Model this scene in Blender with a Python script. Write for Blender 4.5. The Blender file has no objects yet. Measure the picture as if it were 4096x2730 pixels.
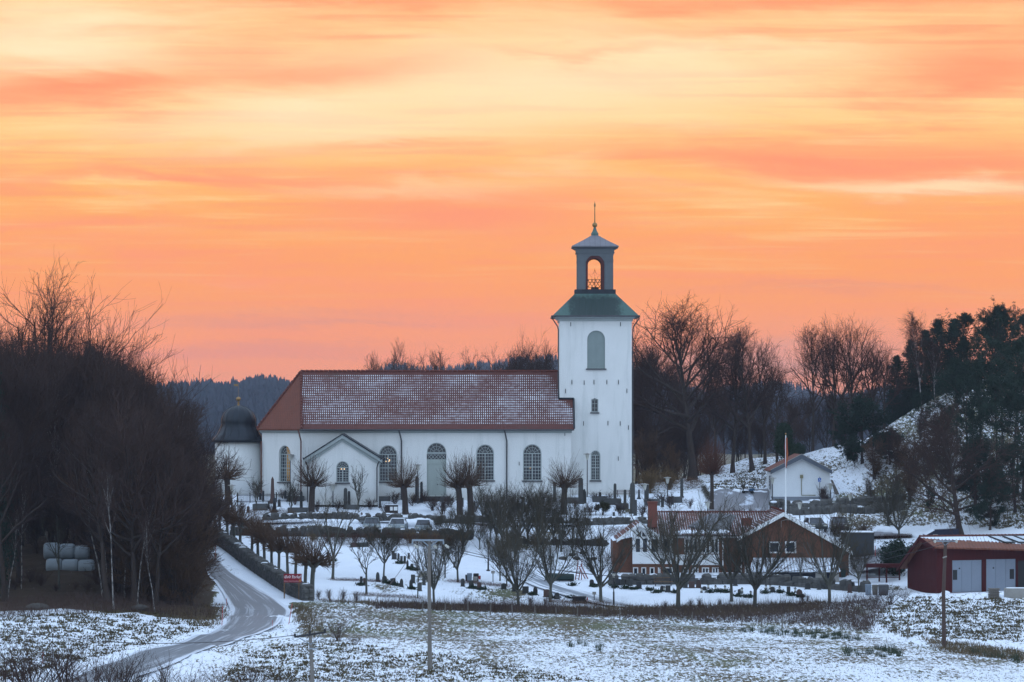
import bpy, bmesh, math, random
import numpy as np
from mathutils import Vector
from mathutils.geometry import tessellate_polygon
SC = bpy.context.scene
COL = SC.collection
R_ = math.radians
F = 14000.0; CX = 2048.0; CY = 1670.0        # focal length and horizon in photograph pixels
rnd = random.Random(7)

# ------------------------------------------------------------------ camera
cam_d = bpy.data.cameras.new("camera"); cam = bpy.data.objects.new("camera", cam_d); COL.objects.link(cam)
cam.location = (0, 0, 0); cam.rotation_euler = (R_(90), 0, 0)
cam_d.sensor_width = 36.0; cam_d.lens = 36.0*F/4096.0
cam_d.shift_y = (CY-1365.0)/4096.0
cam_d.clip_start = 1.0; cam_d.clip_end = 9000.0
SC.camera = cam

def W(px, py, d):
    return ((px-CX)*d/F, d, (CY-py)*d/F)
def XA(px, d): return (px-CX)*d/F
def ZA(py, d): return (CY-py)*d/F

# ------------------------------------------------------------------ node helpers
def srgb(r, g, b):
    f = lambda c: (c/255.0/12.92) if c/255.0 <= 0.04045 else ((c/255.0+0.055)/1.055)**2.4
    return (f(r), f(g), f(b), 1.0)
class NT:
    def __init__(s, nt): s.nt = nt; s.n = nt.nodes; s.l = nt.links
    def put(s, sock, v):
        if v is None: return
        if isinstance(v, bpy.types.NodeSocket): s.l.new(v, sock)
        else: sock.default_value = v
    def math(s, op, a, b=None, c=None, clamp=False):
        n = s.n.new('ShaderNodeMath'); n.operation = op; n.use_clamp = clamp
        for i, v in enumerate((a, b, c)): s.put(n.inputs[i], v)
        return n.outputs[0]
    def vm(s, op, a, b=None, c=None):
        n = s.n.new('ShaderNodeVectorMath'); n.operation = op
        for i, v in enumerate((a, b, c)): s.put(n.inputs[i], v)
        return n.outputs['Value'] if op in ('DOT_PRODUCT', 'LENGTH') else n.outputs[0]
    def mix(s, f, a, b, mode='MIX'):
        n = s.n.new('ShaderNodeMix'); n.data_type = 'RGBA'; n.blend_type = mode
        s.put(n.inputs[0], f); s.put(n.inputs[6], a); s.put(n.inputs[7], b)
        return n.outputs[2]
    def noise(s, vec, scale, detail=3.0, rough=0.55, dist=0.0, out=0):
        n = s.n.new('ShaderNodeTexNoise'); s.put(n.inputs['Vector'], vec)
        n.inputs['Scale'].default_value = scale; n.inputs['Detail'].default_value = detail
        n.inputs['Roughness'].default_value = rough; n.inputs['Distortion'].default_value = dist
        return n.outputs[out]
    def mapr(s, v, a, b, c=0.0, d=1.0, smooth=True):
        n = s.n.new('ShaderNodeMapRange'); n.interpolation_type = 'SMOOTHSTEP' if smooth else 'LINEAR'
        s.put(n.inputs[0], v)
        for i, x in zip((1, 2, 3, 4), (a, b, c, d)): s.put(n.inputs[i], x)
        return n.outputs[0]
    def sep(s, v):
        n = s.n.new('ShaderNodeSeparateXYZ'); s.put(n.inputs[0], v); return n.outputs
    def comb(s, x, y, z):
        n = s.n.new('ShaderNodeCombineXYZ')
        for i, v in enumerate((x, y, z)): s.put(n.inputs[i], v)
        return n.outputs[0]
    def pos(s): return s.n.new('ShaderNodeNewGeometry').outputs['Position']
    def obj(s): return s.n.new('ShaderNodeTexCoord').outputs['Object']
    def rand(s): return s.n.new('ShaderNodeObjectInfo').outputs['Random']
    def attr(s, name):
        n = s.n.new('ShaderNodeAttribute'); n.attribute_name = name; return n.outputs['Fac']
    def bump(s, h, strength=0.3, dist=0.05):
        n = s.n.new('ShaderNodeBump'); n.inputs['Strength'].default_value = strength
        n.inputs['Distance'].default_value = dist; s.l.new(h, n.inputs['Height']); return n.outputs[0]

MATS = {}
def mat(name, build):
    if name in MATS: return MATS[name]
    m = bpy.data.materials.new(name); m.use_nodes = True
    nt = NT(m.node_tree); p = m.node_tree.nodes['Principled BSDF']
    build(nt, p); MATS[name] = m
    return m
def plain(name, col, rough=0.7, var=0.18, scale=3.0, metal=0.0, bump=0.0, spec=0.3, stretch=(1, 1, 1), objc=True, rnd_var=0.0):
    def b(nt, p):
        v = nt.obj() if objc else nt.pos()
        v = nt.vm('MULTIPLY', v, stretch)
        n = nt.noise(v, scale, 5.0, 0.6)
        c = nt.mix(n, tuple(x*(1-var) for x in col[:3])+(1,), tuple(min(1, x*(1+var)) for x in col[:3])+(1,))
        if rnd_var:
            c = nt.mix(nt.math('MULTIPLY', nt.rand(), rnd_var), c, tuple(x*0.35 for x in col[:3])+(1,))
        nt.put(p.inputs['Base Color'], c)
        p.inputs['Roughness'].default_value = rough; p.inputs['Metallic'].default_value = metal
        p.inputs['Specular IOR Level'].default_value = spec
        if bump: nt.put(p.inputs['Normal'], nt.bump(nt.noise(v, scale*6, 4.0), bump, 0.03))
    return mat(name, b)

# ------------------------------------------------------------------ mesh helpers
ORG = {}
def org(o):
    v = Vector((0, 0, 0))
    while o is not None:
        v = v + Vector(o.location); o = o.parent
    return v
def mesh_data(name, verts, faces, material, smooth=False):
    me = bpy.data.meshes.new(name)
    verts = np.asarray(verts, dtype=np.float32).reshape(-1, 3)
    if isinstance(faces, np.ndarray):
        k = faces.shape[1]; nf = faces.shape[0]
        me.vertices.add(len(verts)); me.vertices.foreach_set('co', verts.ravel())
        me.loops.add(nf*k); me.loops.foreach_set('vertex_index', faces.astype(np.int32).ravel())
        me.polygons.add(nf)
        me.polygons.foreach_set('loop_start', np.arange(nf, dtype=np.int32)*k)
        try: me.polygons.foreach_set('loop_total', np.full(nf, k, dtype=np.int32))
        except Exception: pass
        me.update(calc_edges=True); me.validate()
    else:
        me.from_pydata([tuple(map(float, v)) for v in verts], [], faces); me.update()
    if material: me.materials.append(material)
    if smooth: me.polygons.foreach_set('use_smooth', np.ones(len(me.polygons), dtype=bool))
    return me
class MB:
    def __init__(s): s.v = []; s.f = []
    def add(s, vs, fs):
        n = len(s.v); s.v += [tuple(v) for v in vs]; s.f += [tuple(i+n for i in f) for f in fs]; return s
    def box(s, x0, x1, y0, y1, z0, z1):
        return s.add([(x0,y0,z0),(x1,y0,z0),(x1,y1,z0),(x0,y1,z0),(x0,y0,z1),(x1,y0,z1),(x1,y1,z1),(x0,y1,z1)],
                     [(0,3,2,1),(4,5,6,7),(0,1,5,4),(1,2,6,5),(2,3,7,6),(3,0,4,7)])
    def taper(s, c, b, t, z0, z1):
        (bx, by), (tx, ty) = b, t; x, y = c
        return s.add([(x-bx,y-by,z0),(x+bx,y-by,z0),(x+bx,y+by,z0),(x-bx,y+by,z0),(x-tx,y-ty,z1),(x+tx,y-ty,z1),(x+tx,y+ty,z1),(x-tx,y+ty,z1)],
                     [(0,3,2,1),(4,5,6,7),(0,1,5,4),(1,2,6,5),(2,3,7,6),(3,0,4,7)])
    def extrude(s, poly3, vec):
        n = len(poly3); vec = Vector(vec); a = [Vector(p) for p in poly3]
        tri = tessellate_polygon([a])
        vs = a+[p+vec for p in a]
        fs = [tuple(t) for t in tri]+[tuple(i+n for i in reversed(t)) for t in tri]
        fs += [(i, (i+1) % n, (i+1) % n+n, i+n) for i in range(n)]
        return s.add(vs, fs)
    def tube(s, pts, r, k=6, cap=True):
        pts = [Vector(p) for p in pts]; n = len(pts)
        r = r if hasattr(r, '__len__') else [r]*n
        vs = []; up = None
        for i, p in enumerate(pts):
            t = (pts[min(i+1, n-1)]-pts[max(i-1, 0)]).normalized()
            if up is None:
                ref = Vector((0, 0, 1)) if abs(t.z) < 0.9 else Vector((1, 0, 0))
                up = t.cross(ref).normalized()
            up = (up-t*up.dot(t)).normalized(); w = t.cross(up)
            for j in range(k):
                a = 2*math.pi*j/k
                vs.append(p+(up*math.cos(a)+w*math.sin(a))*r[i])
        fs = [(i*k+j, i*k+(j+1) % k, (i+1)*k+(j+1) % k, (i+1)*k+j) for i in range(n-1) for j in range(k)]
        if cap: fs += [tuple(reversed(range(k))), tuple((n-1)*k+j for j in range(k))]
        return s.add(vs, fs)
    def lathe(s, prof, c, k=16, ang0=0.0):
        cx, cy = c; vs = []
        for r, z in prof:
            for j in range(k):
                a = ang0+2*math.pi*j/k; vs.append((cx+r*math.cos(a), cy+r*math.sin(a), z))
        n = len(prof)
        fs = [(i*k+j, i*k+(j+1) % k, (i+1)*k+(j+1) % k, (i+1)*k+j) for i in range(n-1) for j in range(k)]
        fs += [tuple(reversed(range(k))), tuple((n-1)*k+j for j in range(k))]
        return s.add(vs, fs)
    def ball(s, c, r, k=10, sq=(1, 1, 1)):
        prof = [(math.sin(math.pi*i/8), -math.cos(math.pi*i/8)) for i in range(9)]
        vs = []
        for rr, z in prof:
            for j in range(k):
                a = 2*math.pi*j/k; vs.append((c[0]+r*sq[0]*max(rr, .01)*math.cos(a), c[1]+r*sq[1]*max(rr, .01)*math.sin(a), c[2]+r*sq[2]*z))
        return s.add(vs, [(i*k+j, i*k+(j+1) % k, (i+1)*k+(j+1) % k, (i+1)*k+j) for i in range(8) for j in range(k)])
    def build(s, name, material, parent=None, smooth=False, loc=None):
        o0 = org(parent) if parent else Vector(loc or (0, 0, 0))
        vs = [(v[0]-o0.x, v[1]-o0.y, v[2]-o0.z) for v in s.v]
        me = mesh_data(name, vs, s.f, material, smooth)
        o = bpy.data.objects.new(name, me); COL.objects.link(o)
        if parent: o.parent = parent
        elif loc: o.location = loc
        return o
def panel(outer, holes, m2w, reveal, inward):
    """wall panel in 2D with holes, plus the reveals; m2w maps (u,v) to world, inward is the reveal direction"""
    mb = MB(); polys = [[Vector((u, v, 0)) for u, v in outer]]+[[Vector((u, v, 0)) for u, v in h] for h in holes]
    flat = [p for pl in polys for p in pl]
    tri = tessellate_polygon(polys)
    mb.add([m2w(p.x, p.y) for p in flat], [tuple(t) for t in tri])
    for h in holes:
        n = len(h); a = [Vector(m2w(u, v)) for u, v in h]; b = [p+Vector(inward)*reveal for p in a]
        mb.add(a+b, [(i, (i+1) % n, (i+1) % n+n, i+n) for i in range(n)])
    return mb
def arch(x0, x1, z0, z1, n=10):
    r = (x1-x0)/2; c = (x0+x1)/2; zs = z1-r
    return [(x0, z0), (x1, z0)]+[(c+r*math.cos(math.pi*i/n), zs+r*math.sin(math.pi*i/n)) for i in range(n+1)]
def thing(name, label, cat, loc=(0, 0, 0), rotz=0.0, group=None, kind=None):
    o = bpy.data.objects.new(name, None); o.empty_display_size = 0.2; COL.objects.link(o)
    o.location = loc; o.rotation_euler = (0, 0, rotz)
    return tag(o, label, cat, group, kind)
def tag(o, label=None, cat=None, group=None, kind=None):
    if label: o['label'] = label
    if cat: o['category'] = cat
    if group: o['group'] = group
    if kind: o['kind'] = kind
    return o
def dup(root, loc, rotz=0.0, scale=None):
    r = root.copy(); COL.objects.link(r); r.location = loc; r.rotation_euler = (0, 0, rotz)
    if scale: r.scale = scale if hasattr(scale, '__len__') else (scale,)*3
    for ch in list(root.children):
        c = ch.copy(); COL.objects.link(c); c.parent = r
        for g in list(ch.children):
            d = g.copy(); COL.objects.link(d); d.parent = c
    return r
ORD = ['', 'second', 'third', 'fourth', 'fifth', 'sixth', 'seventh', 'eighth', 'ninth', 'tenth', 'eleventh', 'twelfth', 'thirteenth',
       'fourteenth', 'fifteenth', 'sixteenth', 'seventeenth', 'eighteenth', 'nineteenth', 'twentieth', 'twenty-first', 'twenty-second',
       'twenty-third', 'twenty-fourth', 'twenty-fifth', 'twenty-sixth', 'twenty-seventh', 'twenty-eighth', 'twenty-ninth', 'thirtieth']
REG = {}
def reg(o, desc, px, where=''):
    REG.setdefault(desc, []).append((px, o)); return o
def finish_labels():
    for desc, l in REG.items():
        l.sort(key=lambda t: t[0]); n = len(l)
        for i, (px, o) in enumerate(l):
            if n == 1: o['label'] = desc
            elif i == 0: o['label'] = desc+', leftmost of its kind'
            elif i == n-1: o['label'] = desc+', rightmost of its kind'
            elif i <= n//2: o['label'] = desc+', '+ORD[min(i, 29)]+' from the left'
            else: o['label'] = desc+', '+ORD[min(n-1-i, 29)]+' from the right'

# ------------------------------------------------------------------ terrain
CT = [  # (px, py, depth) of points on the ground
 (0,2730,232),(500,2740,231),(1000,2740,230),(2048,2740,230),(3000,2740,229),(4096,2740,229),
 (1720,2680,241),(3777,2590,265),(2300,2600,262),(2900,2600,261),(2300,2490,298),(1800,2500,293),(1500,2530,280),
 (1240,2425,302),(1500,2435,306),(1700,2446,309),(2050,2460,308),(2300,2466,309),(2600,2480,308),(2800,2490,307),(3100,2500,301),(3400,2525,290),(3600,2560,276),
 (1300,2405,309),(1500,2410,313),(1700,2420,316),(2073,2427,318),(2300,2432,319),(2500,2436,317),(2706,2436,317),(3000,2424,319),(3200,2415,320),(3320,2410,320),(3450,2396,321),(3600,2385,321),
 (1500,2380,321),(1500,2330,330),(1500,2250,343),(1300,2300,335),(1250,2370,318),(1300,2200,350),(1600,2200,350),(1500,2150,356),(1300,2140,358),(1500,2100,361),(1500,2085,364),(1300,2075,366),(1500,2062,370),(1500,2000,380),(1250,2055,371),(1250,1995,381),(1000,2050,373),(1000,1995,382),(1700,2065,369),(1700,2000,380),
 (1900,2350,330),(2000,2330,333),(1960,2250,344),(1900,2180,352),(1900,2130,359),(1930,2090,365),(1930,2000,380),
 (2200,2330,333),(2200,2300,337),(2350,2240,346),(2300,2120,361),(2400,2065,369),(2300,2000,379),(2500,2060,370),(2600,1990,382),
 (2450,2312,336),(2700,2312,337),(2970,2312,337),(3200,2312,337),(3390,2306,337),(2700,2065,364),(3000,2060,367),(2600,2130,356),(2850,2050,369),
 (2700,2345,330),(2950,2345,330),(3200,2380,324),(3300,2345,331),(3450,2345,330),
 (3440,2290,338),(3550,2265,343),(3600,2200,347),(3500,2190,349),(3560,2140,356),(3450,2085,363),(3300,2122,359),(3300,2060,367),(3200,2008,379),(3400,2010,378),(3330,1970,385),(3500,2000,380),(3600,2080,364),
 (2950,1960,386),(3000,1920,400),(2900,1860,430),(3050,1852,435),(2750,1930,400),
 (3233,1824,424),(3386,1778,414),(3574,1707,410),(3661,1636,408),(3763,1590,405),(3855,1549,404),(4096,1520,402),(4400,1500,402),
 (3400,1900,390),(3600,1850,387),(3900,1700,388),(3900,1850,374),(3900,2000,362),(3900,2140,352),(3650,2000,373),(4096,1900,372),(4096,2140,350),(4500,1900,372),(4500,2140,350),
 (3760,2372,323),(3900,2370,323),(4096,2370,322),(3650,2374,324),(4400,2370,322),(3700,2385,314),(3900,2380,313),(4096,2405,305),(3650,2410,309),(3600,2450,301),(3800,2480,292),(4000,2500,286),(4096,2540,279),(3900,2590,267),(4096,2600,265),(4400,2600,265),
 (870,2150,356),(1000,2230,342),(1100,2300,330),(1180,2350,320),(850,2090,366),(870,1995,382),
 (700,2610,253),(900,2530,277),(1100,2460,295),(1150,2440,299),(1000,2380,310),(900,2300,324),(860,2240,335),(840,2170,350),(950,2430,300),
 (1250,2540,271),(1200,2620,250),(1350,2480,287),(800,2570,266),(500,2660,244),
 (100,2600,250),(300,2500,270),(0,2500,270),(600,2520,273),(100,2470,280),(300,2455,283),(700,2460,286),(850,2460,291),(0,2400,293),(300,2390,295),(500,2420,290),(600,2330,306),(300,2300,308),(0,2300,308),(700,2380,303),(300,2200,326),(0,2200,326),(650,2180,340),(-400,2400,290),(-400,2200,326),
]
CXYZ = [W(*c) for c in CT]+[(-70,150,-18.5),(0,150,-18.5),(70,150,-18.5),(-70,60,-18),(0,60,-18),(70,60,-18),
 (-75,380,-8.5),(-60,380,-8.5),(-45,400,-8.8),(-75,440,-8.5),(-30,430,-9.5),(0,430,-9.5),(-30,470,-12),(0,470,-12),(30,470,-9),(90,430,3.0),(60,440,-1.5),(90,460,-1),(40,460,-7.0),(60,480,-6),(22,430,-8),
 (-95,300,-13),(-95,250,-16)]
CXYZ = np.array(CXYZ, dtype=np.float64)
def _rbf_fit(C, c=5.0, lam=1e-2):
    d = np.sqrt(((C[:, None, :2]-C[None, :, :2])**2).sum(-1)+c*c)
    n = len(C); A = np.zeros((n+3, n+3)); A[:n, :n] = -d-lam*np.eye(n)
    A[:n, n] = 1; A[:n, n+1:] = C[:, :2]/100; A[n, :n] = 1; A[n+1:, :n] = (C[:, :2]/100).T
    return np.linalg.solve(A, np.concatenate([C[:, 2], np.zeros(3)]))
_w = _rbf_fit(CXYZ)
def _rbf(x, y):
    x = np.asarray(x, float); y = np.asarray(y, float); out = np.full(x.shape, _w[-3])+_w[-2]*x/100+_w[-1]*y/100
    for i, (a, b, _) in enumerate(CXYZ): out -= _w[i]*np.sqrt((x-a)**2+(y-b)**2+25.0)
    return out
GX = np.concatenate([[-3500,-2000,-1200,-700,-400,-250,-170,-130,-105,-92], np.arange(-80, 80.01, 0.7), [92,105,130,170,250,400,700,1200,2000,3500]])
GY = np.concatenate([[-400,-100,0,60,110,150,175,190,200,208], np.arange(215, 440.01, 0.7), [448,458,470,490,520,570,650,800,1100,1600,2400,4000]])
gx, gy = np.meshgrid(GX, GY)
GZ = _rbf(np.clip(gx, -95, 95), np.clip(gy, 60, 480))
_far = np.clip((np.maximum(np.abs(gx)-95, 0)+np.maximum(gy-480, 0))/250.0, 0, 1)
GZ = GZ*(1-_far)+(-14.0)*_far
_r = np.random.default_rng(5)
def lattice(x, y, cell, seed):
    r = np.random.default_rng(seed).random((256, 256)); u = x/cell+1000; v = y/cell+1000
    i = np.floor(u).astype(int); j = np.floor(v).astype(int); fu = u-i; fv = v-j
    fu = fu*fu*(3-2*fu); fv = fv*fv*(3-2*fv)
    g = lambda a, b: r[a % 256, b % 256]
    return (g(i, j)*(1-fu)+g(i+1, j)*fu)*(1-fv)+(g(i, j+1)*(1-fu)+g(i+1, j+1)*fu)*fv
PXG = CX+F*gx/np.maximum(gy, 1); PYG = CY-F*GZ/np.maximum(gy, 1)
def _seg(px, pts):
    return np.interp(px, [p[0] for p in pts], [p[1] for p in pts])
BANK_TOP = [(0,2420),(1230,2400),(1700,2420),(2073,2427),(2500,2437),(2706,2437),(3000,2424),(3300,2410),(3480,2393),(3600,2386),(3700,2380),(4200,2390)]
BANK_BOT = [(0,2425),(1230,2408),(1500,2430),(1800,2446),(2300,2470),(2800,2500),(3200,2515),(3450,2540),(3650,2580),(4200,2620)]
cov = np.full(gx.shape, 0.97); rough = np.zeros(gx.shape)
bt = _seg(PXG, BANK_TOP); bb = _seg(PXG, BANK_BOT)
inview = (gy > 200) & (gy < 445)
fieldm = inview & (PYG > bb) & (PXG > 1150) & (gy < 318)
bankm = inview & (PYG > bt) & (PYG <= bb) & (PXG > 1230) & (gy < 330)
moundm = inview & (PXG > 3480) & (gy < 322) & (PYG > 2372) & (PYG < bb)
leftm = inview & (PXG < 1180) & (gy < 300) & (PYG > 2400)
forest = inview & (PXG < 860) & (gy > 284) & (PYG < 2480)
hillm = inview & (PXG > 3330) & (gy > 352) & (PYG < 2110)
hill2 = inview & (PXG > 2560) & (PXG <= 3500) & (gy > 384)
frontm = inview & (PXG < 1900) & (PXG > 850) & (gy < 268)
play = inview & (PXG > 2170) & (PXG < 2430) & (PYG < 2290) & (PYG > 2190) & (gy < 352)
_p = np.clip(lattice(gx, gy*.5, 4.0, 21)-.60, 0, 1)*1.6; cov = np.where(inview & (gy < 374), cov-_p, cov)
cov[fieldm] = np.clip(0.465+(PYG[fieldm]-2480)/250*0.13, .45, .60)+(lattice(gx[fieldm], gy[fieldm]*.25, 5.0, 12)-.5)*.14; rough[fieldm] = 0.25
cov[bankm] = 0.52; rough[bankm] = 0.5
cov[leftm] = 0.655; rough[leftm] = 0.8
cov[forest] = 0.19; rough[forest] = 0.7
cov[moundm] = 0.635; rough[moundm] = 0.9
cov[hillm] = 0.47; rough[hillm] = 0.9
cov[hill2] = 0.60; rough[hill2] = 0.7
cov[frontm] = 0.60; rough[frontm] = 0.75
cov[play] = 0.72; rough[play] = 0.9
cov[(gy > 445)] = 0.35
deep = inview & (np.abs(gx) < 80)
rough_s = np.where(deep, rough, 0)
bumpz = (lattice(gx, gy, 1.6, 1)-0.5)*0.35+(lattice(gx, gy, 0.9, 2)-0.5)*0.22+(lattice(gx, gy, 4.5, 3)-0.5)*0.5
GZ = GZ+rough_s*bumpz*np.where(fieldm, 0.35, 1.0)+np.where(deep, (lattice(gx, gy, 3.0, 9)-0.5)*0.06, 0)
trench = np.clip(1-np.abs(PXG-1590)/190, 0, 1); trench = np.clip(trench*4, 0, 1)*np.clip(1-np.abs(gy-362.0)/3.6, 0, 1)**.5*inview
GZ = GZ-trench*0.95
def H(x, y):
    x = np.asarray(x, float); y = np.asarray(y, float)
    i = np.clip(np.searchsorted(GX, x)-1, 0, len(GX)-2); j = np.clip(np.searchsorted(GY, y)-1, 0, len(GY)-2)
    fx = np.clip((x-GX[i])/(GX[i+1]-GX[i]), 0, 1); fy = np.clip((y-GY[j])/(GY[j+1]-GY[j]), 0, 1)
    return (GZ[j, i]*(1-fx)+GZ[j, i+1]*fx)*(1-fy)+(GZ[j+1, i]*(1-fx)+GZ[j+1, i+1]*fx)*fy
YS = np.arange(205, 445, 0.25)
def hit(px, py, d0=None):
    """first ground point met by the sight line of a photo pixel"""
    if d0 is not None:
        x = XA(px, d0); return Vector((x, d0, float(H(x, d0))))
    x = (px-CX)*YS/F; z = (CY-py)*YS/F; below = z <= H(x, YS)
    if not below.any(): k = len(YS)-1
    else: k = int(np.argmax(below))
    y = YS[k]; xx = (px-CX)*y/F
    return Vector((xx, y, float(H(xx, y))))
def hits(px, py):
    px = np.asarray(px, float); py = np.asarray(py, float); res = np.full(px.shape, np.nan)
    for y in YS[::2]:
        m = np.isnan(res)
        if not m.any(): break
        b = np.zeros(px.shape, bool); b[m] = (CY-py[m])*y/F <= H((px[m]-CX)*y/F, y+0*px[m])
        res[b] = y
    ok = ~np.isnan(res); y = res[ok]; x = (px[ok]-CX)*y/F
    return np.stack([x, y, H(x, y)], 1)
def m_ground(nt, p):
    P = nt.pos(); c = nt.attr('cov')
    big = nt.noise(P, 0.11, 3.0); anis = nt.vm('MULTIPLY', P, (1.0, 0.20, 1.0))
    n1 = nt.noise(anis, 3.6, 6.0, 0.66, 0.8); n2 = nt.noise(anis, 9.0, 4.0, 0.6)
    s = nt.math('ADD', nt.math('MULTIPLY', n1, 0.72), nt.math('MULTIPLY', n2, 0.28))
    s = nt.math('ADD', s, nt.math('MULTIPLY', nt.math('SUBTRACT', big, 0.5), 0.25))
    thr = nt.mapr(c, 0.0, 1.0, 0.78, 0.24, False)
    m = nt.mapr(nt.math('SUBTRACT', s, thr), -0.03, 0.035)
    grass = nt.mix(nt.noise(P, 0.7, 4.0), (0.045, 0.040, 0.022, 1), (0.15, 0.12, 0.07, 1))
    g2 = nt.mix(nt.mapr(nt.noise(anis, 0.35, 3.0), 0.45, 0.65), grass, (0.105, 0.11, 0.058, 1))
    g2 = nt.mix(nt.mapr(c, .30, .18), g2, nt.mix(nt.noise(P, 1.5, 5.0, .7), (0.022, 0.015, 0.010, 1), (0.075, 0.048, 0.028, 1)))
    snow = nt.mix(nt.noise(P, 0.5, 4.0), (0.70, 0.75, 0.82, 1), (0.84, 0.87, 0.92, 1))
    nt.put(p.inputs['Base Color'], nt.mix(m, g2, snow))
    p.inputs['Roughness'].default_value = 0.85; p.inputs['Specular IOR Level'].default_value = 0.15
    nt.put(p.inputs['Normal'], nt.bump(nt.math('ADD', m, nt.math('MULTIPLY', n2, 1.2)), 0.5, 0.12))
M_GROUND = mat('snowy ground', m_ground)
nv = gx.size; nyv, nxv = gx.shape
gi = np.arange(nv).reshape(nyv, nxv)
gf = np.stack([gi[:-1, :-1], gi[:-1, 1:], gi[1:, 1:], gi[1:, :-1]], -1).reshape(-1, 4)
me = mesh_data('ground', np.stack([gx, gy, GZ], -1).reshape(-1, 3), gf, M_GROUND, True)
a = me.attributes.new('cov', 'FLOAT', 'POINT'); a.data.foreach_set('value', cov.ravel().astype(np.float32))
ground = bpy.data.objects.new('ground', me); COL.objects.link(ground)
tag(ground, 'snow covered field, churchyard and hill slopes with grass showing through', 'ground', kind='structure')

def resample(pts, n):
    P = np.array([tuple(p) for p in pts], float); d = np.concatenate([[0], np.cumsum(np.sqrt((np.diff(P, axis=0)**2).sum(1)))])
    t = np.linspace(0, d[-1], n); Q = np.stack([np.interp(t, d, P[:, k]) for k in range(P.shape[1])], 1)
    for _ in range(3): Q[1:-1] = (Q[:-2]+2*Q[1:-1]+Q[2:])/4
    return Q
def loft(name, L, Rr, material, n=60, m=9, lift=0.05, label='', cat='road'):
    A = resample([hit(*p)[:2] for p in L], n); B = resample([hit(*p)[:2] for p in Rr], n)
    t = np.linspace(0, 1, m)[None, :, None]; G = A[:, None, :]*(1-t)+B[:, None, :]*t
    z = H(G[..., 0], G[..., 1])
    zc = z.max(1, keepdims=True)*0.5+z*0.5
    for _ in range(4): zc[1:-1] = (zc[:-2]+2*zc[1:-1]+zc[2:])/4
    z = np.maximum(zc, z)+lift
    V = np.concatenate([G, z[..., None]], -1).reshape(-1, 3); ii = np.arange(n*m).reshape(n, m)
    fc = np.stack([ii[:-1, :-1], ii[:-1, 1:], ii[1:, 1:], ii[1:, :-1]], -1).reshape(-1, 4)
    me = mesh_data(name, V, fc, material, True)
    a = me.attributes.new('across', 'FLOAT', 'POINT'); a.data.foreach_set('value', np.broadcast_to(t[..., 0], (n, m)).astype(np.float32).ravel())
    a = me.attributes.new('along', 'FLOAT', 'POINT'); a.data.foreach_set('value', np.broadcast_to(np.linspace(0, 1, n)[:, None], (n, m)).astype(np.float32).ravel())
    o = bpy.data.objects.new(name, me); COL.objects.link(o)
    return tag(o, label, cat, kind='structure')
def m_road(nt, p):
    P = nt.pos(); ac = nt.attr('across'); al = nt.attr('along')
    v = nt.comb(nt.math('MULTIPLY', ac, 14.0), nt.math('MULTIPLY', al, 9.0), 0.0)
    st = nt.noise(v, 1.0, 5.0, 0.6); fine = nt.noise(P, 2.2, 5.0)
    edge = nt.math('ABSOLUTE', nt.math('SUBTRACT', ac, 0.5))
    s = nt.mapr(nt.math('ADD', edge, nt.math('MULTIPLY', nt.math('SUBTRACT', st, 0.5), 0.35)), 0.36, 0.47)
    strk = nt.math('MULTIPLY', nt.mapr(st, 0.52, 0.66), 0.35)
    a = nt.mix(fine, (0.085, 0.095, 0.11, 1), (0.15, 0.165, 0.185, 1))
    c = nt.mix(nt.math('MAXIMUM', s, strk), a, (0.62, 0.67, 0.74, 1))
    nt.put(p.inputs['Base Color'], c); p.inputs['Roughness'].default_value = 0.55
M_ROAD = mat('slushy asphalt', m_road)
def m_path(nt, p):
    P = nt.pos(); ac = nt.attr('across'); al = nt.attr('along')
    v = nt.comb(nt.math('MULTIPLY', ac, 12.0), nt.math('MULTIPLY', al, 5.0), 0.0)
    st = nt.noise(v, 1.0, 5.0, 0.65); ed = nt.math('ABSOLUTE', nt.math('SUBTRACT', ac, 0.5))
    s = nt.mapr(nt.math('SUBTRACT', nt.math('ADD', st, nt.math('MULTIPLY', ed, 0.5)), nt.math('MULTIPLY', nt.noise(P, 0.4), 0.2)), 0.40, 0.62)
    nt.put(p.inputs['Base Color'], nt.mix(s, (0.20, 0.22, 0.25, 1), (0.72, 0.76, 0.82, 1))); p.inputs['Roughness'].default_value = 0.7
M_PATH = mat('tracked snow', m_path)
def m_lot(nt, p):
    P = nt.pos(); n = nt.noise(nt.vm('MULTIPLY', P, (1, 0.3, 1)), 0.5, 5.0)
    nt.put(p.inputs['Base Color'], nt.mix(nt.mapr(n, 0.56, 0.66), (0.16, 0.16, 0.175, 1), (0.55, 0.6, 0.68, 1))); p.inputs['Roughness'].default_value = 0.6
M_LOT = mat('bare asphalt', m_lot)
loft('road', [(150,2755),(348,2680),(574,2602),(766,2550),(880,2507),(922,2440),(896,2385),(839,2315),(812,2250),(800,2200)],
     [(400,2765),(522,2716),(696,2660),(940,2576),(1114,2507),(1168,2448),(1094,2400),(975,2331),(872,2250),(838,2205)], M_ROAD, 90, 13, 0.06,
     'grey slushy asphalt road bending up past the churchyard wall', 'road')
loft('path', [(1885,2128),(1905,2180),(1960,2240),(2030,2300),(2130,2350),(2290,2400),(2420,2428),(2520,2436)],
     [(1975,2128),(2010,2180),(2070,2240),(2160,2300),(2270,2345),(2400,2380),(2470,2405),(2560,2425)], M_PATH, 60, 9, 0.03,
     'tyre marked snowy path winding down through the cemetery', 'path')
loft('path', [(960,2104),(1200,2100),(1500,2100),(1750,2102),(1960,2110),(2330,2110)],
     [(960,2078),(1200,2078),(1500,2082),(1750,2084),(1960,2085),(2330,2085)], M_PATH, 60, 7, 0.03,
     'snowy track along the foot of the upper churchyard wall', 'path')
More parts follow.
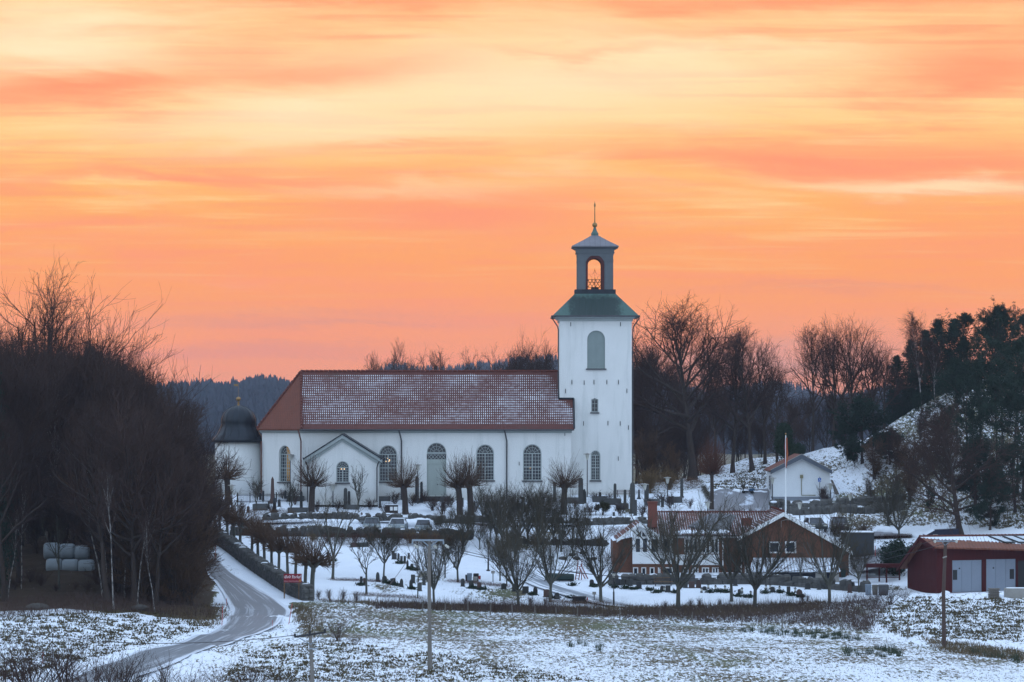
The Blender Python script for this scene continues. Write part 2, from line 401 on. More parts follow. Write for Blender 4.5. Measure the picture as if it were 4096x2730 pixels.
loft('driveway', [(2840,2060),(2830,2010),(2850,1975),(2880,1962)], [(3070,2045),(3080,2005),(3078,1975),(3076,1962)], M_LOT, 30, 9, 0.05,
     'grey bare asphalt driveway beside the white gabled outbuilding', 'driveway')
loft('parking_road', [(3380,2140),(3480,2130),(3560,2128),(3640,2130)], [(3400,2175),(3500,2160),(3570,2158),(3650,2155)], M_LOT, 30, 7, 0.05,
     'grey wet road strip behind the dark container shed', 'road')
loft('parking_road', [(3400,2230),(3500,2205),(3560,2185),(3600,2168)], [(3430,2330),(3560,2300),(3620,2290),(3626,2250)], M_LOT, 30, 9, 0.05,
     'grey yard between the brick hall and the red garage', 'road')
# ------------------------------------------------------------------ materials
M_TRIM = plain('grey green painted trim', (0.34, 0.385, 0.385, 1), 0.7, 0.12, 2.0)
M_SHUT = plain('grey green shutter', (0.22, 0.27, 0.265, 1), 0.6, 0.12, 1.5)
M_DOOR = plain('grey green painted door', (0.33, 0.375, 0.355, 1), 0.6, 0.12, 1.5, stretch=(4, 4, 0.5))
M_METAL = plain('black sheet metal', (0.020, 0.026, 0.034, 1), 0.42, 0.35, 1.2, 0.3)
M_PIPE = plain('dark zinc pipe', (0.06, 0.06, 0.065, 1), 0.5, 0.2, 3.0)
M_RUST = plain('rusty red pipe', (0.12, 0.05, 0.04, 1), 0.6, 0.25, 3.0)
M_REDP = plain('red painted arch', (0.085, 0.022, 0.022, 1), 0.6, 0.2, 3.0)
M_IRON = plain('black iron', (0.018, 0.018, 0.02, 1), 0.55, 0.2, 4.0)
M_GOLD = plain('gilded metal', (0.30, 0.19, 0.08, 1), 0.45, 0.2, 4.0, 0.7)
M_WHITE = plain('white paint', (0.74, 0.76, 0.77, 1), 0.55, 0.06, 2.0)
M_SNOW = plain('fresh snow', (0.80, 0.84, 0.90, 1), 0.9, 0.07, 3.0, bump=0.4)
M_BRICKR = plain('chimney brick', (0.16, 0.055, 0.04, 1), 0.85, 0.3, 9.0)
M_STONE = plain('mossy field stone', (0.085, 0.083, 0.078, 1), 0.9, 0.85, 1.3, bump=0.5, objc=False)
M_GRAN = plain('grey granite', (0.10, 0.103, 0.103, 1), 0.75, 0.25, 8.0, rnd_var=0.75)
M_GRAND = plain('black granite', (0.035, 0.038, 0.042, 1), 0.5, 0.3, 8.0)
M_GRANR = plain('red granite', (0.095, 0.058, 0.05, 1), 0.7, 0.25, 8.0, rnd_var=0.6)
M_WOODG = plain('weathered grey wood', (0.15, 0.135, 0.12, 1), 0.85, 0.35, 2.0, stretch=(8, 8, 0.6))
M_WOODB = plain('brown wood', (0.17, 0.10, 0.05, 1), 0.8, 0.3, 3.0)
M_BLACK = plain('black plastic', (0.015, 0.016, 0.018, 1), 0.5, 0.2, 4.0)
M_CONC = plain('pale concrete', (0.28, 0.27, 0.25, 1), 0.9, 0.2, 2.5)
M_REDW = None
def m_glass(nt, p):
    n = nt.noise(nt.obj(), 0.9, 2.0)
    nt.put(p.inputs['Base Color'], nt.mix(n, (0.010, 0.013, 0.02, 1), (0.035, 0.042, 0.055, 1)))
    p.inputs['Roughness'].default_value = 0.08; p.inputs['Specular IOR Level'].default_value = 0.5
M_GLASS = mat('dark window glass', m_glass)
def m_amber(nt, p):
    o = nt.sep(nt.obj()); n = nt.noise(nt.vm('MULTIPLY', nt.obj(), (3.0, 3.0, 0.3)), 2.0, 3.0)
    c = nt.mix(n, (0.20, 0.10, 0.02, 1), (0.62, 0.33, 0.08, 1))
    nt.put(p.inputs['Base Color'], c); nt.put(p.inputs['Emission Color'], c); p.inputs['Emission Strength'].default_value = 0.2
    p.inputs['Roughness'].default_value = 0.2
M_AMBER = mat('amber lit window', m_amber)
def m_lamp(nt, p):
    p.inputs['Emission Color'].default_value = (1.0, 0.62, 0.25, 1); p.inputs['Emission Strength'].default_value = 3.0
M_LAMP = mat('glowing bulb', m_lamp)
def m_plaster(nt, p):
    P = nt.pos(); n = nt.noise(P, 0.35, 5.0, 0.6); st = nt.noise(nt.vm('MULTIPLY', P, (1.2, 1.2, 0.12)), 1.0, 5.0, 0.65)
    c = nt.mix(n, (0.66, 0.68, 0.67, 1), (0.76, 0.77, 0.765, 1))
    c = nt.mix(nt.mapr(st, 0.48, 0.75, 0, 0.55), c, (0.52, 0.55, 0.54, 1))
    z = nt.sep(P)[2]
    low = nt.math('MULTIPLY', nt.mapr(nt.math('ADD', z, nt.math('MULTIPLY', n, 1.4)), -8.2, -6.6, 1.0, 0.0), 0.38)
    c = nt.mix(low, c, (0.36, 0.35, 0.31, 1))
    nt.put(p.inputs['Base Color'], c); p.inputs['Roughness'].default_value = 0.9; p.inputs['Specular IOR Level'].default_value = 0.1
    nt.put(p.inputs['Normal'], nt.bump(nt.noise(P, 2.0, 6.0), 0.25, 0.03))
M_PLASTER = mat('white lime plaster', m_plaster)
def tile_mat(name, colw, rowh, snow_amt, bare=None, base=(0.17, 0.05, 0.03), along='x', patch=0.2):
    def b(nt, p):
        P = nt.pos(); s = nt.sep(P)
        u = nt.math('MULTIPLY', s[0] if along == 'x' else s[1], 1.0/colw); v = nt.math('MULTIPLY', s[2], 1.0/rowh)
        fu = nt.math('FRACT', u); fv = nt.math('FRACT', v)
        cu = nt.math('ABSOLUTE', nt.math('SUBTRACT', fu, 0.5)); cv = nt.math('ABSOLUTE', nt.math('SUBTRACT', fv, 0.55))
        big = nt.noise(P, patch, 4.0, 0.6); fine = nt.noise(P, 2.2, 3.0)
        amt = nt.math('ADD', nt.math('MULTIPLY', nt.math('SUBTRACT', big, 0.5), 0.44), snow_amt)
        amt = nt.math('ADD', amt, nt.math('MULTIPLY', nt.math('SUBTRACT', fine, 0.5), 0.30))
        if bare is not None: amt = nt.math('SUBTRACT', amt, bare(nt, s, P))
        du = nt.mapr(nt.math('SUBTRACT', amt, cu), -0.06, 0.06); dv = nt.mapr(nt.math('SUBTRACT', nt.math('ADD', amt, 0.09), cv), -0.06, 0.06)
        m = nt.math('MULTIPLY', du, dv)
        c = nt.mix(nt.noise(P, 1.1, 5.0, 0.7), tuple(x*0.62 for x in base)+(1,), tuple(x*1.3 for x in base)+(1,))
        c = nt.mix(nt.mapr(cu, 0.38, 0.5, 0, 0.6), c, tuple(x*0.35 for x in base)+(1,))
        c = nt.mix(nt.mapr(nt.noise(P, 0.5, 4.0), 0.62, 0.75, 0, 0.45), c, (0.05, 0.035, 0.02, 1))
        nt.put(p.inputs['Base Color'], nt.mix(m, c, (0.74, 0.80, 0.88, 1))); p.inputs['Roughness'].default_value = 0.8
        nt.put(p.inputs['Normal'], nt.bump(nt.math('SUBTRACT', nt.math('ADD', m, fv), nt.math('MULTIPLY', cu, 2.0)), 0.6, 0.06))
    return mat(name, b)
def bare_nave(nt, s, P):
    n = nt.noise(P, 0.35, 4.0)
    e = nt.mapr(s[2], -1.0, -0.72, 0.75, 0.0)                                   # the lowest courses have thawed
    t = nt.mapr(nt.math('ADD', nt.math('ADD', s[0], nt.math('MULTIPLY', s[2], 0.62)), nt.math('MULTIPLY', n, 1.6)), 7.4, 9.0, 0.0, 0.7)
    t = nt.math('MULTIPLY', t, nt.mapr(s[0], 6.75, 6.95, 1.0, 0.12))
    t2 = nt.mapr(nt.math('ADD', s[2], nt.math('MULTIPLY', n, 0.4)), 1.75, 2.0, 0.0, 0.6)
    t2 = nt.math('MULTIPLY', t2, nt.mapr(s[0], 5.0, 5.2, 0.0, 1.0))
    top = nt.mapr(s[2], 4.75, 4.95, 0.0, 0.7)
    return nt.math('MAXIMUM', nt.math('MAXIMUM', e, t), nt.math('MAXIMUM', top, nt.math('MULTIPLY', t2, nt.mapr(s[2], 1.7, 2.3))))
M_TILE_NAVE = tile_mat('red pantiles dotted with snow', 0.214, 0.262, 0.15, bare_nave, (0.108, 0.030, 0.022))
M_TILE = tile_mat('bare red pantiles', 0.21, 0.26, -0.5, None, (0.155, 0.042, 0.021))
M_TILE_HALL = tile_mat('hall pantiles thin snow', 0.25, 0.11, 0.12, None, (0.15, 0.048, 0.03), patch=0.35)
M_TILE_PORCH = tile_mat('porch pantiles thick snow', 0.30, 0.17, 0.42, None, (0.11, 0.045, 0.035), patch=0.5)
M_TILE_GAR = tile_mat('garage pantiles snow', 0.34, 0.12, 0.50,
    lambda nt, s, P: nt.mapr(nt.math('ADD', nt.math('ADD', nt.math('MULTIPLY', nt.math('SUBTRACT', s[2], -11.55), -1.0), nt.math('MULTIPLY', nt.math('SUBTRACT', 45.0, s[0]), 0.06)), nt.math('MULTIPLY', nt.noise(P, 0.9, 3.0), 0.25)), 0.10, 0.34, 0.0, 1.0), (0.17, 0.055, 0.028), patch=0.5)
def m_copper(nt, p):
    P = nt.pos(); st = nt.noise(nt.vm('MULTIPLY', P, (2.4, 2.4, 0.25)), 1.0, 5.0, 0.6)
    z = nt.sep(P)[2]
    top = nt.mapr(nt.math('ADD', z, nt.math('MULTIPLY', st, 1.4)), 13.6, 14.5)
    side = nt.mapr(nt.math('ADD', nt.math('ABSOLUTE', nt.math('SUBTRACT', nt.sep(P)[0], 9.05)), nt.math('MULTIPLY', st, 2.4)), 3.4, 4.6)
    c = nt.mix(nt.math('MAXIMUM', nt.math('MULTIPLY', top, 0.9), nt.math('MULTIPLY', side, 0.8)), (0.012, 0.030, 0.027, 1), (0.07, 0.14, 0.122, 1))
    nt.put(p.inputs['Base Color'], c); p.inputs['Roughness'].default_value = 0.6
    seam = nt.math('FRACT', nt.math('MULTIPLY', nt.sep(P)[0], 1.5)); nt.put(p.inputs['Normal'], nt.bump(nt.mapr(seam, 0.0, 0.12, 1, 0), 0.5, 0.05))
M_COPPER = mat('verdigris copper sheet', m_copper)
def m_lead(nt, p):
    P = nt.pos(); seam = nt.math('FRACT', nt.math('MULTIPLY', nt.sep(P)[0], 1.75))
    n = nt.noise(P, 1.0, 4.0)
    c = nt.mix(n, (0.10, 0.10, 0.115, 1), (0.20, 0.19, 0.21, 1)); c = nt.mix(nt.mapr(seam, 0.0, 0.12, 0.6, 0), c, (0.04, 0.04, 0.05, 1))
    nt.put(p.inputs['Base Color'], c); p.inputs['Roughness'].default_value = 0.55
M_LEAD = mat('grey standing seam sheet', m_lead)

# ------------------------------------------------------------------ window builder (front face looks to -Y)
def window(parent, x0, x1, z0, z1, yf, cols=4, rows=7, arched=True, fm=None, gm=None, sill=True, mid=True, fw=0.10, T=None, transom=(), fan=True, half=None):
    """frame, glazing bars, pane and sill set into an opening; T maps local (x,y,z) to world"""
    fm = fm or M_TRIM; gm = gm or M_GLASS; T = T or (lambda x, y, z: (x, y, z))
    fr = MB(); c = (x0+x1)/2; r = (x1-x0)/2; zs = z1-r if arched else z1
    out = arch(x0, x1, z0, z1, 14) if arched else [(x0, z0), (x1, z0), (x1, z1), (x0, z1)]
    k = fw/(x1-x0)*2
    inn = [(c+(u-c)*(1-k), (z0+fw)+(w-z0)*((z1-fw)-(z0+fw))/(z1-z0)) for u, w in out]
    n = len(out); va = [(u, yf, w) for u, w in out]; vb = [(u, yf, w) for u, w in inn]
    vc = [(u, yf+0.12, w) for u, w in inn]
    fr.add(va+vb+vc, [(i, (i+1) % n, (i+1) % n+n, i+n) for i in range(n)]+[(i+n, (i+1) % n+n, (i+1) % n+2*n, i+2*n) for i in range(n)])
    b = 0.042
    if mid: fr.box(c-0.055, c+0.055, yf+0.004, yf+0.10, z0+fw, zs)
    if arched and fan: fr.box(x0+fw*.6, x1-fw*.6, yf+0.006, yf+0.10, zs-0.05, zs+0.05)
    for t in transom: fr.box(x0+fw*.6, x1-fw*.6, yf+0.008, yf+0.10, z0+(zs-z0)*t-0.05, z0+(zs-z0)*t+0.05)
    fo = fr
    bars = MB()
    for i in range(1, cols):
        x = x0+(x1-x0)*i/cols
        if mid and abs(x-c) < 0.05: continue
        bars.box(x-b/2, x+b/2, yf+0.035, yf+0.075, z0+fw, zs)
    for j in range(1, rows):
        z = z0+(zs-z0)*j/rows; bars.box(x0+fw, x1-fw, yf+0.037, yf+0.073, z-b/2, z+b/2)
    if arched and fan:
        for i in range(1, 6):
            a = math.pi*i/6; bars.tube([(c+r*.28*math.cos(a), yf+.055, zs+r*.28*math.sin(a)), (c+(r-fw*.7)*math.cos(a), yf+.055, zs+(r-fw*.7)*math.sin(a))], b*.55, 4)
        for rr in (0.28, 0.66):
            bars.tube([(c+r*rr*math.cos(math.pi*i/8), yf+.055, zs+r*rr*math.sin(math.pi*i/8)) for i in range(9)], b*.55, 4)
    gl = MB(); gl.add([(u, yf+0.09, w) for u, w in inn], [tuple(range(n))])
    for mb in (fr, bars, gl): mb.v = [tuple(T(*v)) for v in mb.v]
    w = fo.build('window', fm, parent)
    if cols > 1 or rows > 1 or (arched and fan): bars.build('glazing_bars', fm, w)
    gl.build('pane', gm, w)
    if half:
        h = MB(); h.box(c+0.06 if half == 'r' else x0+fw, x1-fw if half == 'r' else c-0.06, yf+0.082, yf+0.086, z0+fw, zs-0.05)
        if half == 'r': h.add([(c+.06, yf+.084, zs+.05)]+[(c+(r-fw)*math.cos(math.pi*i/12), yf+.084, zs+.05+(r-fw)*math.sin(math.pi*i/12)) for i in range(7)], [tuple(range(8))])
        h.v = [tuple(T(*v)) for v in h.v]; h.build('lit_pane', M_AMBER, w)
    if sill:
        s = MB(); s.box(x0-0.12, x1+0.12, yf-0.38, yf+0.02, z0-0.14, z0-0.004); s.v = [tuple(T(*v)) for v in s.v]; s.build('sill', M_PIPE, w)
    return w

# ------------------------------------------------------------------ church
YN = 380.0; YT = 383.6                       # nave front, tower front
zb = -9.4; ze = ZA(1716, YN); 
church = thing('church', 'long white church with snow dotted tile roof and square bell tower', 'church', (0, YN, zb))
xw0 = XA(1211, YN); xw1 = XA(2284, YN); dn = 15.1; xc0 = XA(1211, YN)-4.75
HO = lambda a, b, c, d, ya=YN: (XA(a, ya), XA(b, ya), ZA(c, ya), ZA(d, ya))
openings = {'B': HO(1517, 1588, 1927, 1783), 'door': HO(1707, 1785, 1984, 1772), 'C': HO(1905, 1976, 1922, 1779), 'D': HO(2092, 2166, 1923, 1778)}
holes = [arch(*o, 14) for o in openings.values()]
mb = panel([(xw0, zb), (xw1, zb), (xw1, ze), (xw0, ze)], holes, lambda u, v: (u, YN, v), 0.36, (0, 1, 0))
# other nave walls: apse sides, back and right end
ya, yb = YN+4.75, YN+dn-4.75
pa = [(xw1, YN+dn), (xw0, YN+dn), (xc0, yb), (xc0, ya)]
for i in range(3):
    a, b = pa[i], pa[i+1]; mb.add([(a[0], a[1], zb), (b[0], b[1], zb), (b[0], b[1], ze), (a[0], a[1], ze)], [(0, 1, 2, 3)])
mb.add([(xw1, YN, zb), (xw1, YN+dn, zb), (xw1, YN+dn, ze), (xw1, YN+dn/2, ze+6.2), (xw1, YN, ze)], [(0, 1, 2, 3, 4)])
# slanted apse wall with its window
L = math.hypot(4.75, 4.75); ux, uy = (xw0-xc0)/L, (YN-ya)/L
nx, ny = -uy, ux                              # inward normal
def TA(u, y, z): return (xc0+ux*u+nx*y, ya+uy*u+ny*y, z)
wa = (L*0.415, L*0.70, ZA(1929, YN+2), ZA(1783, YN+2))
ap = panel([(0, zb), (L, zb), (L, ze), (0, ze)], [arch(*wa, 14)], lambda u, v: TA(u, 0, v), 0.36, (nx, ny, 0))
mb.add(ap.v, ap.f)
wall = mb.build('wall', M_PLASTER, church)
for k, o in openings.items():
    if k == 'door': continue
    window(wall if False else church, o[0]+.0, o[1]-.0, o[2], o[3], YN+0.18, 6, 8, transom=(0.5,))
window(church, wa[0], wa[1], wa[2], wa[3], 0.2, 6, 8, transom=(0.5,), T=TA, half='r')
# big door
x0, x1, z0, z1 = openings['door']; xm = (x0+x1)/2; r = (x1-x0)/2
d = MB(); zt = ZA(1838, YN); d.box(x0, x1, YN+.22, YN+.30, z0, zt); d.box(xm-.02, xm+.02, YN+.20, YN+.22, z0, ZA(1857, YN)); d.box(x0, x1, YN+.17, YN+.22, ZA(1858, YN), ZA(1855, YN))
for (a, b) in ((x0+.12, xm-.12), (xm+.12, x1-.12)):
    for (c, e) in ((z0+.25, z0+1.5), (z0+1.7, ZA(1860, YN)-.1)):
        d.box(a, b, YN+.205, YN+.221, c, e)
dd = d.build('door', M_DOOR, church)
MB().box(xm+.06, xm+.12, YN+.14, YN+.2, z0+1.15, z0+1.3).build('handle', M_IRON, dd)
l = MB()
for i in range(5):
    xa = x0+.1+(x1-x0-.2)*i/5; xb = x0+.1+(x1-x0-.2)*(i+1)/5
    for (p, q) in (((xa, zt+.04), (xb, ZA(1820, YN))), ((xb, zt+.04), (xa, ZA(1820, YN)))): l.tube([(p[0], YN+.19, p[1]), (q[0], YN+.19, q[1])], .025, 4)
l.build('lattice', M_TRIM, dd)
MB().box(x0, x1, YN+.24, YN+.28, zt, ZA(1818, YN)).build('lattice_backing', M_GLASS, dd)
window(church, x0, x1, ZA(1818, YN), z1, YN+.2, 1, 1, sill=False, mid=False)
s = MB(); s.box(x0-.5, x1+.5, YN-.9, YN, zb, z0-.05); s.box(x0-.8, x1+.8, YN-1.4, YN-.9, zb, z0-.25); s.build('steps', M_GRAN, church)
# cornice
c = MB()
for (a, b, o) in ((1733, 1729, .14), (1729, 1721, .26), (1721, 1716, .40)):
    z_1, z_2 = ZA(a, YN), ZA(b, YN); c.box(xw0-.05, xw1+.10, YN-o, YN-.003, z_1, z_2)
    q = [TA(-.1, -o, z_1), TA(L+.1, -o, z_1), TA(L+.1, -.003, z_1), TA(-.1, -.003, z_1)]; c.extrude([Vector(v) for v in q], (0, 0, z_2-z_1))
c.build('cornice', M_TRIM, church)
# roof: front slope (a plane up to the ridge, stepped round the tower), apse hips and back slope
zr = ZA(1487, YN+dn/2); ey = 0.55; zev = ze-0.02; xr0 = XA(1204, YN+dn/2); xr1 = XA(2297, YN)
sl = (zr-zev)/(dn/2+ey)
yz = lambda y: zev+(y-(YN-ey))*sl
xt = XA(2238, YT)                             # tower's left face
roof = MB(); rx0 = xw0-.1
fr_poly = [(rx0, YN-ey), (xr1, YN-ey), (xr1, YT-.02), (xt-.02, YT-.02), (xt-.02, YN+dn/2), (xr0, YN+dn/2)]
roof.extrude([Vector((x, y, yz(y)-.16)) for x, y in fr_poly], (0, 0, .16))
roof.build('roof', M_TILE_NAVE, church)
hp = MB()
A = Vector((rx0, YN-ey, zev)); B = Vector(TA(-.25, -ey, zev)); Cc = Vector((B.x, yb+.2, zev)); Rg = Vector((xr0, YN+dn/2, zr))
hp.add([A-Vector((0, 0, .01)), Rg, B], [(0, 1, 2)]); hp.add([B, Rg, Cc], [(0, 1, 2)])
D = Vector((rx0, YN+dn+ey, zev)); hp.add([Cc, Rg, D], [(0, 1, 2)]); E = Vector((xr1, YN+dn+ey, zev)); hp.add([D, Rg, Vector((xr1, YN+dn/2, zr)), E], [(0, 1, 2, 3)])
hp.add([A-Vector((0, 0, .16)), B-Vector((0, 0, .16)), A, B], [(0, 1, 3, 2)])
hp.build('roof', M_TILE, church)
M_RIDGE = plain('ridge tile', (0.115, 0.034, 0.025, 1), 0.8, 0.35, 6.0)
rt = MB(); n = 56
for i in range(n):
    a = xr0+(xt-xr0)*i/n; b = xr0+(xt-xr0)*(i+1)/n; rt.tube([(a, YN+dn/2, zr+.06), (b-.03, YN+dn/2, zr+.03)], [.17, .14], 6)
for P_ in (A, B):
    for i in range(20):
        a = P_.lerp(Rg, i/20); b = P_.lerp(Rg, (i+1)/20); rt.tube([a+Vector((0, 0, .09)), b+Vector((0, 0, .04))], [.15, .12], 6)
rt.build('ridge_tiles', M_RIDGE, church)
g = MB(); g.tube([(xw0-.3, YN-ey-.08, zev-.1), (xr1-.1, YN-ey-.08, zev-.1)], .09, 6); g.build('gutter', M_PIPE, church)
v = MB(); v.tube([(xr1, YN-ey, zev+.06), (xr1, YT-.05, yz(YT)+.06)], .10, 4); v.tube([(xr1, YT-.06, yz(YT)+.08), (xt, YT-.06, yz(YT)+.08)], .10, 4); v.tube([(xt-.05, YT, yz(YT)+.06), (xt-.05, YN+dn/2, zr+.05)], .12, 4); v.build('flashing', M_METAL, church)
for px, kind in ((1204, 'r'), (1606, 'p'), (2027, 'p')):
    x = XA(px, YN); MB().tube([(x-.25, YN-ey-.05, zev-.15), (x-.1, YN-.5, zev-.8), (x, YN-.18, zev-1.3), (x, YN-.16, zb+.3)], .09, 6).build('downpipe', M_RUST if kind == 'r' else M_PIPE, church)
q = TA(0, -.12, 0); MB().tube([(q[0], q[1]-.1, ZA(1766, YN+4)), (q[0], q[1]-.1, zb+.3)], .09, 6).build('downpipe', M_RUST, church)
# porch with gable
YP = 375.2; px0, px1 = XA(1229, YP), XA(1510, YP); pa = (XA(1369, YP), ZA(1752, YP)); pez = ZA(1826, YP)
ph = (XA(1345, YP), XA(1396, YP), ZA(1931, YP), ZA(1846, YP))
porch = panel([(px0, zb), (px1, zb), (px1, pez), (pa[0], pa[1]), (px0, pez)], [arch(*ph, 14)], lambda u, v: (u, YP, v), .3, (0, 1, 0))
for x in (px0, px1): porch.add([(x, YP, zb), (x, YN, zb), (x, YN, pez), (x, YP, pez)], [(0, 1, 2, 3)])
porch.build('porch', M_PLASTER, church)
window(church, *ph, YP+.16, 4, 6, transom=())
pr = MB(); bb_ = MB()
lx, lz = XA(1213, YP-.4), ZA(1834, YP-.4); rx, rz_ = XA(1529, YP-.4), ZA(1834, YP-.4); ax_, az_ = XA(1369, YP-.4), ZA(1735, YP-.4)
for (ex, ezz) in ((lx, lz), (rx, rz_)):
    q = [Vector((ex, 0, ezz)), Vector((ax_, 0, az_)), Vector((ax_, 0, az_-.14)), Vector((ex, 0, ezz-.14))]
    pr.extrude([Vector((v.x, YP-.5, v.z)) for v in q], (0, YN-YP+.5, 0))
    q = [Vector((ex, 0, ezz-.145)), Vector((ax_, 0, az_-.145)), Vector((ax_, 0, az_-.52)), Vector((ex, 0, ezz-.50))]
    bb_.extrude([Vector((v.x, YP-.42, v.z)) for v in q], (0, .41, 0))
    q = [Vector((ex+(ax_-ex)*.03, 0, ezz-.52)), Vector((ax_, 0, az_-.525)), Vector((ax_, 0, az_-.86)), Vector((ex+(ax_-ex)*.06, 0, ezz-.74))]
    bb_.extrude([Vector((v.x, YP-.16, v.z)) for v in q], (0, .155, 0))
pr.build('porch_roof', M_METAL, church); bb_.build('porch_cornice', M_TRIM, church)
for x, e in ((px0+.05, 1), (px1-.05, -1)):
    MB().tube([(x-e*.5, YP-.45, pez-.15), (x-e*.1, YP-.2, pez-.8), (x, YP-.12, pez-1.2), (x, YP-.12, zb+.3)], .07, 6).build('downpipe', M_PIPE, church)
# tower
tx0, tx1 = XA(2238, YT), XA(2527, YT); tw = tx1-tx0; ztop = ZA(1284, YT); TH = lambda a, b, c, d: HO(a, b, c, d, YT)
lo, sm, be = TH(2363, 2401, 1922, 1803), TH(2365, 2393, 1650, 1594), TH(2349, 2420, 1475, 1323)
smh = [(sm[0], sm[2]), (sm[1], sm[2]), (sm[1], sm[3]-.15), ((sm[0]+sm[1])/2, sm[3]), (sm[0], sm[3]-.15)]
tm = panel([(tx0, zb), (tx1, zb), (tx1, ztop), (tx0, ztop)], [arch(*lo, 14), smh, arch(*be, 16)], lambda u, v: (u, YT, v), .32, (0, 1, 0))
tm.add([(tx0, YT, zb), (tx0, YT+tw, zb), (tx0, YT+tw, ztop), (tx0, YT, ztop), (tx1, YT, zb), (tx1, YT+tw, zb), (tx1, YT+tw, ztop), (tx1, YT, ztop)], [(0, 1, 2, 3), (4, 7, 6, 5), (1, 5, 6, 2)])
tower = tm.build('tower', M_PLASTER, church)
window(tower, *lo, YT+.18, 4, 8, transom=(0.5,)) 
window(tower, sm[0], sm[1], sm[2], sm[3]-.12, YT+.18, 2, 3, arched=False, fw=.09, mid=False)
bs = MB(); bs.add([(u, YT+.18, v) for u, v in arch(*be, 16)], [tuple(range(19))]); cx_ = (be[0]+be[1])/2
bs.box(cx_-.02, cx_+.02, YT+.15, YT+.178, be[2], be[3]-.05)
for zz in (.22, .62): bs.box(be[0]+.05, be[1]-.05, YT+.155, YT+.178, be[2]+(be[3]-be[2])*zz-.02, be[2]+(be[3]-be[2])*zz+.02)
bs.build('belfry_shutter', M_SHUT, tower)
MB().box(be[0]-.15, be[1]+.15, YT-.2, YT+.2, be[2]-.14, be[2]-.004).build('sill', M_PIPE, tower)
an = MB()
for zx, zy in ((1540,290),(1650,295),(1738,290),(1853,290),(1957,290),(1483,370),(2033,368),(1645,660),(1863,658),(1973,660),(2047,697),(1956,975)):
    x, z = XA(1600+zx/2.24, YT), ZA(1400+zy/2.24, YT); MB().box(x-.035, x+.035, YT-.06, YT-.003, z-.24, z+.24).build('wall_anchor', M_IRON, tower)
for x, z in ((XA(2283, YT), ZA(1298, YT)), (XA(2482, YT), ZA(1298, YT))): MB().box(x-.035, x+.035, YT-.06, YT-.003, z-.22, z+.22).build('wall_anchor', M_IRON, tower)
na = MB()
for zx, zy in ((1477, 755), (1068, 1020)):
    x, z = XA(1600+zx/2.24, YN), ZA(1400+zy/2.24, YN); MB().box(x-.03, x+.03, YN-.06, YN-.003, z-.2, z+.2).build('wall_anchor', M_IRON, church)
tcx, tcy = (tx0+tx1)/2, YT+tw/2
def sq(mb, h0, h1, z0, z1): return mb.taper((tcx, tcy), (h0, h0), (h1, h1), z0, z1)
tc = MB(); hw = tw/2; sq(tc, hw+.12, hw+.12, ztop-.05, ztop+.25); sq(tc, hw+.28, hw+.45, ztop+.254, ztop+.5); tc.build('tower_cornice', M_TRIM, tower)
z1_, z2_ = ZA(1265, YT), ZA(1176, YT+1.5)
tr = MB(); sq(tr, hw+.78, hw+.78, ztop+.5, z1_+.02); sq(tr, hw+.76, 2.26, z1_+.024, z2_); tr.build('tower_roof', M_COPPER, tower)
gt = MB(); e = hw+.84
gt.tube([(tcx-e, tcy-e, z1_-.02), (tcx+e, tcy-e, z1_-.02), (tcx+e, tcy+e, z1_-.02), (tcx-e, tcy+e, z1_-.02), (tcx-e, tcy-e, z1_-.02)], .09, 6); gt.build('gutter', M_PIPE, tower)
for sx in (-1, 1):
    x = tcx+sx*(hw+.12); MB().tube([(tcx+sx*(hw+.8), YT-.7, z1_-.1), (tcx+sx*(hw+.75), YT-.5, z1_-.35), (tcx+sx*(hw+.2), YT+.1, z1_-1.15), (x, YT+.15, z1_-1.5), (x, YT+.15, zb+.3)], .075, 6).build('downpipe', M_PIPE, tower)
# lantern
lb = MB(); sq(lb, 2.26, 2.26, z2_+.003, ZA(1159, YT+2)); lb.build('lantern_base', M_METAL, tower)
lz0 = ZA(1159, YT+2); lz1 = ZA(1000, YT+2); lh = XA(2453, YT+2)-tcx; yl = tcy-lh
ox = (XA(2343, YT+2), XA(2417, YT+2), lz0, ZA(1021, YT+2)); ix = (XA(2351.5, YT+2), XA(2406, YT+2), lz0+.04, ZA(1033, YT+2))
ln = MB(); q1 = panel([(tcx-lh, lz0), (tcx+lh, lz0), (tcx+lh, lz1), (tcx-lh, lz1)], [[(u, max(v, lz0+.01)) for u, v in arch(*ox, 16)]], lambda u, v: (u, yl, v), .55, (0, 1, 0))
ln.add(q1.v, q1.f)
q2 = panel([(tcx-lh, lz0), (tcx+lh, lz0), (tcx+lh, lz1), (tcx-lh, lz1)], [[(u, max(v, lz0+.01)) for u, v in arch(*ox, 16)]], lambda u, v: (u, tcy+lh, v), .55, (0, -1, 0))
ln.add(q2.v, q2.f)
for sx in (-1, 1): ln.box(tcx+sx*lh-.5*(sx > 0), tcx+sx*lh+.5*(sx < 0), yl+.003, tcy+lh-.003, lz0, lz1)
ln.box(tcx-lh+.5, tcx+lh-.5, yl+.56, tcy+lh-.56, ZA(1014, YT+2), lz1)
M_LANT = plain('pale grey lantern paint', (0.11, 0.125, 0.138, 1), 0.7, 0.15, 2.0)
lan = ln.build('lantern', M_LANT, tower)
